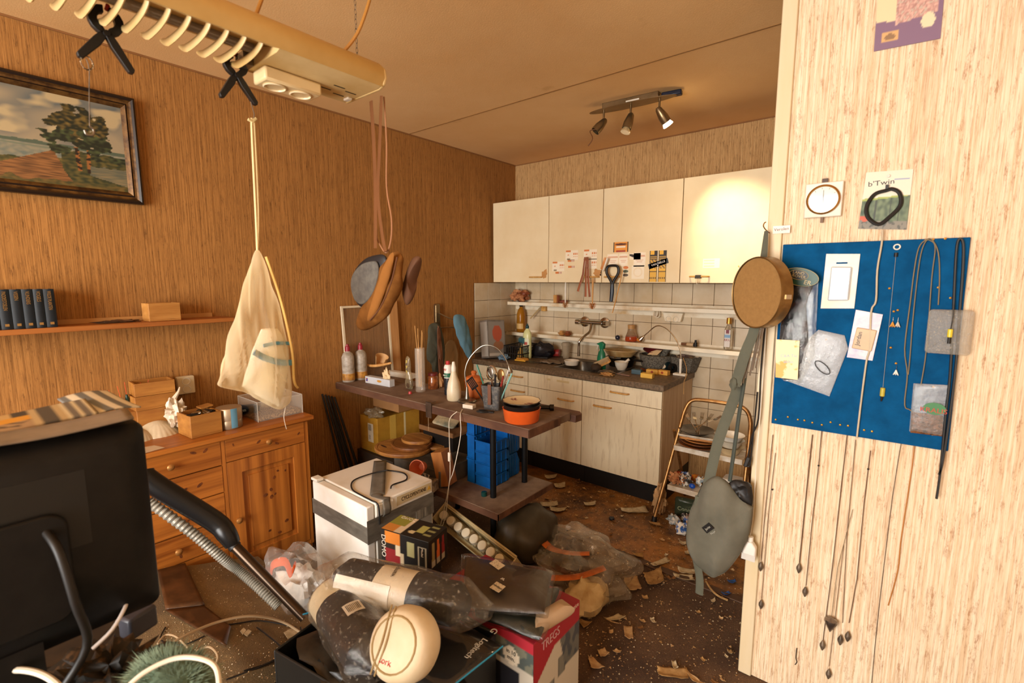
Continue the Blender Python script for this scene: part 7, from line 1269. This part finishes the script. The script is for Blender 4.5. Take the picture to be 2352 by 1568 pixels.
MB().tube([(MX0+.03, -3.50, 1.10), (MX0+.075, -3.49, 1.07), (MX0+.09, -3.48, .98), (MX0+.07, -3.47, .88), (MX0+.06, -3.52, .80)], .007, 10, k=5).build('video_cable', m_black, t)
MB().tube([(MX0+.01, -3.40, .862+.04), (MX0+.03, -3.405, .90), (MX0+.045, -3.43, .875), (MX0+.045, -3.46, .855)], .0035, 8, k=4).build('pale_highlight', mat('#c8c0bc', .3), t)  # thin pale tube put in as a highlight on the monitor back
MB().box((MX0-.03, -3.60, .76), (MX0+.03, -3.52, .90)).build('stand_neck', m_mon, t); MB().prism(circ(.12, 30, ry=.09), .745, .76, T=MX.Translation((MX0-.02, -3.56, 0))).build('stand_foot', m_mon, t)
solo('cluttered_desk', MB().box((1.45, -3.95, .71), (1.88, -3.385, .745)).box((1.47, -3.93, 0), (1.50, -3.90, .71)).box((1.80, -3.45, 0), (1.86, -3.40, .70)), mat('#1c150f', .6, col2='#3a2a1a', ns=9), 'dark desk carrying the monitor at the left edge of the photo', 'desk', bev=.003)
# papers and plastic on top of the monitor
t = thing('folded_magazine', 'curled magazine with yellow cover and dark squares on top of the monitor', 'magazine', (1.66, -3.54, 1.262), rot=(R(0), 0, R(0)))
def mag(u, v):
    x = -.09+.11*v; y = -.20+.34*u; z = .003+.006*(1-v)+(.007*((u-.72)/.28)**2*(1-v*.5) if u > .72 else 0)+.003*sin(u*9); return (x, y, z)
def magc(u, v):
    if u > .88: return lin('#c8b48c') if int(u*40) % 2 else lin('#6a6054')
    if u > .74: return lin('#4a4238') if .78 < u < .84 else lin('#b09468')
    if v < .30: return lin('#3a342c') if int(u*13+.3) % 2 else lin('#b8935c')
    if v < .62: return lin('#c98a2c') if not (.48 < u < .6 and v < .5) else lin('#a8502c')
    return lin('#9c7c58') if NZ.noise(V((u*20, v*9, 0))) > -.2 else lin('#5a4632')
MB().grid(mag, 60, 24, colfn=magc).build('cover', vcol_mat(.4), t, thick=.006, smooth=True)
t = thing('striped_plastic_tray', 'pale striped curved plastic piece at the right end on top of the monitor', 'plastic', (1.60, -3.352, 1.262), rot=(0, 0, R(8)))
MB().grid(lambda u, v: (-.10+.16*v, -.07+.085*u, .003+.014*(1-v)**1.5+.006*sin(pi*u)), 24, 14, colfn=lambda u, v: lin('#d8cbb0') if int(u*6) % 2 else lin('#6a6a66')).build('tray', vcol_mat(.3), t, thick=.003)
solo('grey_file_lid', MB().grid(lambda u, v: (1.66+.085*v, -3.74+.38*u, 1.262+.012*(1-abs(2*v-1))+.004*sin(u*7)), 30, 6), mat('#8c7a68', .3, col2='#6a5c4c', coat=.5), 'greyish plastic lid lying along the front top of the monitor', 'lid', thick=.003)
# desk clutter
t = thing('green_glove', 'dark green cloth lying on the desk under the monitor', 'cloth', (1.86, -3.50, .765)); q = MB(); puff(q, smooth_poly([(-.10, -.06), (-.02, -.05), (.02, .03), (.03, .09), (0, .11), (-.05, .07), (-.12, .0)]), .022, .012, amp=.01, fr=20); q.build('cloth_body', mat('#0f5a48', .8, col2='#0a4034', ns=20), t)
crumple('tangled_adapters', 'dark tangle of adapters and cables lying on the desk', 'cables', (1.76, -3.44, .775), (.10, .07, .03), mat('#15130f', .5, col2='#4a3420', ns=40, lo=.55, hi=.62), 5, .9, 5, 34)
solo('white_adapter', MB().box((-.02, -.03, 0), (.02, .03, .05)), mat('#3c3c44', .4), 'blue-grey adapter behind the right lower corner of the monitor', 'adapter', (1.60, -3.36, .746), R(20), bev=.006)
t = thing('feather_duster', 'fluffy sage-green duster head in the lower left corner', 'duster', onz(.80, 395, 1560), rot=(0, 0, R(25))); c0 = V((0, 0, 0)); MB().ball((0, 0, 0), (.075, .048, .038), 26, amp=.3, fr=3).build('core', mat('#50604c', .95), t)
random.seed(11); q = MB()
for i in range(3200):
    a, bb = random.uniform(0, 2*pi), math.acos(random.uniform(-.4, 1)); d = V((cos(a)*sin(bb), sin(a)*sin(bb), cos(bb))); p0 = V((d.x*.070, d.y*.044, d.z*.034)); p1 = p0+d*random.uniform(.012, .026)+V((random.gauss(0, .005), random.gauss(0, .005), random.gauss(0, .004))); s_ = d.orthogonal().normalized()*.0011; q.add([p0-s_, p0+s_, p1], [(0, 1, 2)])
tag(q.build('fluff', mat('#7c8c74', .95, col2='#5c6e58'), t), kind='stuff'); MB().cyl((-.06, -.02, -.01), (-.22, -.06, -.02), .008).build('handle', m_white, t)
def cable(name, lb, pts, r_, mm, zz=.80, group=None):
    P_ = [onz(p[2] if len(p) > 2 else zz, p[0], p[1]) for p in pts]; return solo(name, MB().tube([p-P_[0] for p in P_], r_, 8, k=6), mm, lb, 'cable', P_[0], group=group)
m_wc = mat('#d8ccb8', .4); m_bc = mat('#a89070', .45)
cable('white_cable', 'thick white cable looping over the green duster', [(270, 1600, .84), (330, 1545, .86), (400, 1512, .87), (460, 1512, .87), (497, 1535, .86), (505, 1600, .84)], .0042, m_wc)
cable('white_cable', 'blurred white cable curving at the bottom left corner', [(-30, 1545, .86), (50, 1538, .87), (110, 1555, .86), (160, 1600, .84)], .005, m_wc)
# hose and tube of the vacuum cleaner
def on_h(px, py, X_): return onx(X_, px, py)
H1 = [onx(.84, 330, 1080), onx(.86, 350, 1108), onx(.94, 490, 1195), onx(.98, 520, 1225), onx(1.0, 535, 1250)]
t = thing('vacuum_tube', 'black bent vacuum cleaner wand with a dark metal tube leaning down to the pile', 'vacuum cleaner', H1[0]); o = H1[0]
MB().tube([p-o for p in (H1[0], H1[1], H1[2], H1[3], H1[4])], [.030, .036, .036, .034, .026], 14, k=4).build('handle_grip', mat('#0e0f11', .35), t); e = onx(1.27, 700, 1418); MB().tube([H1[4]-o, e-o], .0185, 16).build('metal_tube', mat('#4a3c30', .25, .85), t); MB().tube([H1[4]-o+(e-H1[4])*k for k in (0, .04)], .0215, 16).build('collar', m_black, t)
R1 = [onx(.84, 340, 1150), onx(.92, 440, 1222), onx(.97, 510, 1280), onx(.99, 545, 1306), onx(1.06, 590, 1345), onx(1.14, 640, 1392)]; P_ = catmull(R1, 24); q = MB(); n = len(P_); q.tube([p-R1[0] for p in P_], [(.015 if k % 2 else .0195) for k in range(n)], 14)
solo('corrugated_hose', q, mat('#a8a498', .4, .2, col2='#7c7a70'), 'grey corrugated hose running under the black vacuum wand', 'hose', R1[0])
# carpet hump with mats and cables at the foot of the dresser
def hz(y): return .26-.32*(y+3.04) if y > -3.04 else .26
m_rug = carpet('beige_carpet', '#8a7048', '#5c4a30', '#c0a878')
q = MB(); q.grid(lambda u, v: (.402+.95*u, -3.36+.74*v, max(.002, (hz(-3.36+.74*v)+.004*NZ.noise(V((u*9, v*7, 0))))*(1 if 0 < v < 1 and 0 < u < 1 else 0))), 30, 30); solo('carpet_piece', q, m_rug, 'olive-beige carpet piece bulging over a heap at the foot of the dresser', 'carpet')
def onh(px, py, up=.004):
    d = ray(px, py); t_ = (.2-CAM.z)/d.z
    for _ in range(12): p = CAM+d*t_; t_ = (hz(p.y)+up-CAM.z)/d.z
    return CAM+d*t_
def mat_piece(lb, px4, mm):
    P_ = [onh(*p, .008) for p in px4]; q = MB(); q.grid(lambda u, v: tuple((P_[0]*(1-u)+P_[1]*u)*(1-v)+(P_[3]*(1-u)+P_[2]*u)*v), 10, 10); return solo('floor_mat', q, mm, lb, 'mat', thick=.004, group='brown plastic mats')
m_mat = mat('#3a2618', .35, col2='#5c3c24', ns=12, lo=.45, hi=.7)
mat_piece('upper dark brown plastic mat lying on the carpet beside the monitor', [(362, 1310), (425, 1294), (470, 1390), (380, 1400)], m_mat); mat_piece('lower dark brown plastic mat under the black cables', [(380, 1402), (470, 1392), (530, 1440), (520, 1485)], m_mat)
def cab2(lb, pts, r_, mm, group='loose cables on the carpet'):
    P_ = [onh(p[0], p[1], r_+.003+(p[2] if len(p) > 2 else 0)) for p in pts]; return solo('loose_cable', MB().tube([p-P_[0] for p in P_], r_, 7, k=6), mm, lb, 'cable', P_[0], group=group)
cab2('beige cable arching from the duster to the pile', [(360, 1500, .20), (420, 1462, .20), (500, 1428, .18), (580, 1414, .16), (650, 1428, .12), (705, 1462, .08)], .0042, m_bc)
cab2('short beige cable loop beside the duster tip', [(362, 1478, .10), (380, 1458, .10), (405, 1462, .10), (432, 1488, .08)], .003, m_bc); cab2('second beige cable loop right of the duster', [(450, 1495, .10), (480, 1485, .10), (500, 1505, .10), (492, 1535, .08)], .0035, m_bc)
for i, pts in enumerate(([(690, 1440), (700, 1490), (660, 1540), (600, 1600)], [(680, 1450), (690, 1500), (640, 1560)], [(560, 1540), (620, 1520), (690, 1480), (720, 1500)], [(520, 1560), (600, 1530), (670, 1500), (700, 1470)], [(480, 1440), (540, 1432), (600, 1425), (680, 1440)], [(380, 1440), (370, 1470), (420, 1480), (470, 1460)], [(590, 1440), (640, 1480), (670, 1520), (640, 1600)])):
    cab2('thin black cable in the tangle lying on the carpet', pts, .0026, m_black)
# ================================================================ LITTER ON THE FLOOR
m_pap = [mat('#c8a878', .8, col2='#a8845c', ns=30), mat('#b8935e', .8, col2='#8f6c40', ns=30), mat('#d0c0a0', .7, col2='#a89878', ns=40), mat('#8a6238', .8, col2='#6a4828', ns=30)]
def scrap(name, lb, cat, px4, mi, curl=.012, seed=0, grp=None, z=.003, at=None):
    P_ = [onz(z, *p) for p in px4] if at is None else at; o = sum(P_, V())/4
    def f(u, v):
        p = (P_[0]*(1-u)+P_[1]*u)*(1-v)+(P_[3]*(1-u)+P_[2]*u)*v-o; ed = NZ.noise(V((u*6+seed, v*6, seed))); e = (abs(u-.5)*2)**4+(abs(v-.5)*2)**4; return (p.x*(1+.12*ed*e), p.y*(1+.12*ed*e), .0015+curl*max(0, ((u-.5)**2+(v-.4)**2)*2-.15+.3*NZ.noise(V((u*3, v*3, seed)))))
    return solo(name, MB().grid(f, 8, 8), m_pap[mi] if isinstance(mi, int) else mi, lb, cat, o, group=grp, thick=.0008, smooth=True)
sp = [('paper_card', 'upright rectangular beige card on the carpet right of the refuse bag', [(1432, 1328), (1462, 1322), (1474, 1356), (1440, 1360)], 0),
 ('crumpled_paper', 'crumpled brown paper heap on the carpet near the threshold', [(1478, 1320), (1518, 1305), (1526, 1342), (1488, 1350)], 1),
 ('blister_strip', 'pale pill blister strip lying just behind the threshold', [(1494, 1296), (1530, 1280), (1540, 1292), (1503, 1304)], 2),
 ('paper_sheet', 'long pale paper sheet under the tail of the shoulder bag', [(1555, 1302), (1596, 1310), (1596, 1322), (1560, 1318)], 2),
 ('paper_sheet', 'crumpled white paper sheet just before the threshold left of the bag tail', [(1545, 1318), (1590, 1322), (1596, 1338), (1552, 1330)], 2),
 ('paper_card', 'plain rectangular beige card on the carpet in front of the refuse bag', [(1432, 1440), (1452, 1440), (1455, 1472), (1435, 1468)], 0),
 ('torn_card', 'torn orange-beige cardboard beside the red carton', [(1321, 1412), (1335, 1425), (1360, 1432), (1340, 1448)], 1),
 ('paper_scrap', 'pale torn paper on the carpet below the refuse bag', [(1388, 1422), (1420, 1412), (1438, 1420), (1412, 1430)], 2),
 ('paper_scrap', 'curled beige paper strip left of the pale torn paper', [(1386, 1420), (1410, 1432), (1425, 1436), (1398, 1428)], 0),
 ('torn_paper', 'torn beige paper square low on the carpet', [(1372, 1495), (1388, 1490), (1400, 1505), (1380, 1515)], 0),
 ('torn_paper', 'angled torn beige card at the lower middle of the carpet', [(1350, 1508), (1362, 1512), (1390, 1538), (1358, 1540)], 0),
 ('cardboard_strip', 'large brown cardboard strip at the bottom edge of the photo', [(1508, 1532), (1578, 1538), (1582, 1565), (1512, 1555)], 1),
 ('paper_tab', 'small printed tab standing out behind the cardboard strip', [(1542, 1520), (1552, 1520), (1558, 1538), (1546, 1540)], 2),
 ('cardboard_strip', 'slanted pale cardboard strip at the bottom right of the carpet', [(1570, 1532), (1600, 1560), (1620, 1575), (1590, 1570)], 0),
 ('paper_roll', 'long pale crumpled paper on the kitchen vinyl before the stool', [(1425, 1168), (1482, 1164), (1490, 1180), (1430, 1178)], 2),
 ('cardboard_piece', 'small brown cardboard piece beside the left foot of the stool', [(1490, 1198), (1515, 1202), (1520, 1210), (1495, 1206)], 1),
 ('foil_packet', 'crumpled foil packet on the kitchen vinyl below the cabinets', [(1340, 1155), (1368, 1152), (1368, 1162), (1345, 1164)], 2),
 ('paper_scrap', 'white paper scrap on the vinyl near the bench shelf corner', [(1272, 1112), (1298, 1108), (1298, 1122), (1276, 1122)], 2),
 ('paper_scrap', 'pale paper beside the plinth behind the bench shelf', [(1250, 1092), (1280, 1090), (1275, 1100), (1255, 1102)], 2),
 ('paper_sheet', 'translucent pale sheet on the vinyl right of the olive sack', [(1240, 1155), (1280, 1152), (1282, 1164), (1245, 1166)], 2),
 ('paper_sheet', 'second pale sheet overlapping on the vinyl right of the olive sack', [(1262, 1165), (1302, 1168), (1290, 1178), (1265, 1176)], 2),
 ('paper_sheet', 'folded pale sheet close to the olive sack', [(1235, 1168), (1252, 1172), (1258, 1184), (1238, 1180)], 2),
 ('candy_wrapper', 'small blue candy wrapper near the partition', [(1670, 1334), (1688, 1332), (1692, 1340), (1676, 1342)], 'b'),
 ('candy_wrapper', 'second small blue wrapper lower near the partition', [(1656, 1362), (1674, 1360), (1680, 1366), (1664, 1370)], 'b'),
 ('white_label', 'small white square label on the carpet before the partition', [(1632, 1380), (1642, 1374), (1644, 1384), (1636, 1388)], 2),
 ('torn_paper', 'brown torn cardboard on the vinyl behind the refuse bag', [(1452, 1272), (1476, 1270), (1480, 1284), (1460, 1280)], 1),
 ('paper_scrap', 'pale scrap left of the shoulder bag on the vinyl', [(1560, 1242), (1576, 1246), (1576, 1254), (1562, 1252)], 2),
 ('white_packet', 'small white packet on the vinyl left of the shoulder bag', [(1572, 1268), (1584, 1262), (1586, 1274), (1576, 1276)], 2)]
m_bw = mat('#2a5aa0', .3, .3)
for i, (nm_, lb, px4, mi) in enumerate(sp): scrap(nm_, lb, 'litter', px4, m_bw if mi == 'b' else mi, .02 if 'crumpled' in nm_ else .012, i)
for px, py, lb in ((1405, 1192, 'dark blue bottle cap on the vinyl in the middle of the kitchen floor'), (1430, 1273, 'black bottle cap at the threshold behind the refuse bag')): solo('bottle_cap', MB().lathe([(0, .012), (.016, .012), (.018, .008), (.018, 0), (.015, 0), (.015, .008), (0, .008)]), mat('#151a24', .35), lb, 'cap', onz(.002, px, py))
solo('twig', MB().tube([onz(.006, 1622, 1335), onz(.012, 1635, 1355), onz(.008, 1650, 1368), onz(.006, 1672, 1378)], .005, 6, k=4), m_pap[1], 'long curled brown strip on the carpet before the partition', 'strip')
random.seed(21)
def rnd_xy():
    while True:
        x, y = random.uniform(1.0, 2.55), random.uniform(-2.9, -.55)
        if (x < 1.9 and y < -2.2) or (1.45 < x < 1.98 and -1.85 < y < -1.4) or (x < 1.5 and y < -1.35) or (x > 2.5 and y < -1.5) or (x < 2.1 and -2.55 < y < -2.2): continue
        return x, y
bases = []
for i in range(10):
    x, y = rnd_xy(); s_ = random.uniform(.012, .022); P_ = [V((x+s_*cos(a+i), y+s_*sin(a+i)*.7, .003)) for a in (0, pi/2, pi, 3*pi/2)]
    bases.append(scrap('paper_bit', 'small torn paper bit lying loose on the dirty floor', 'litter', None, i % 4, .008, i+40, 'small paper bits on the floor', at=P_))
for i in range(110):
    x, y = rnd_xy(); o = bases[i % 10].copy(); col.objects.link(o); o.location = (x, y, .003); o.rotation_euler = (0, 0, random.uniform(0, 6.28)); k = random.uniform(.5, 1.1); o.scale = (k, k, k)
q = MB()
for i in range(4200):
    x, y = rnd_xy(); s_ = random.uniform(.0012, .0055) if i % 9 else random.uniform(.004, .010); a = random.uniform(0, 6.28); z = random.uniform(.001, .003)
    q.add([(x+s_*cos(a), y+s_*sin(a), .0004), (x+s_*cos(a+2.2), y+s_*sin(a+2.2)*.8, .0004), (x+s_*cos(a+4.2)*.7, y+s_*sin(a+4.2), z)], [(0, 1, 2)], i % 3)
for i in range(700):
    a = random.uniform(365, 690); b_ = random.uniform(1300, 1560); p = onh(a, b_, .001); s_ = random.uniform(.0010, .0028); q.add([(p.x-s_, p.y, p.z+.001), (p.x+s_, p.y, p.z+.001), (p.x, p.y+s_*1.4, p.z+.003)], [(0, 1, 2)], i % 3)
tag(q.build('crumbs', [m_pap[0], m_pap[2], m_pap[3]], None), 'pale crumbs and grit scattered over the whole dirty floor', 'crumbs', kind='stuff')
for i, (px4, lb) in enumerate((([(652, 1455), (676, 1442), (690, 1455), (662, 1470)], 'pale torn card on the carpet under the vacuum tube'), ([(560, 1458), (570, 1448), (578, 1452), (568, 1464)], 'small pale paper square on the carpet left of the torn card'), ([(552, 1452), (560, 1444), (566, 1450), (558, 1460)], 'small folded pale paper on the carpet beside the paper square'))):
    P_ = [onh(*p) for p in px4]; o = sum(P_, V())/4; q = MB(); q.add([p-o for p in P_]+[p-o+V((0, 0, .002)) for p in P_], [(0, 1, 2, 3), (7, 6, 5, 4), (0, 4, 5, 1), (1, 5, 6, 2), (2, 6, 7, 3), (3, 7, 4, 0)]); solo('card_piece', q, m_pap[2], lb, 'litter', o+V((0, 0, .004)))
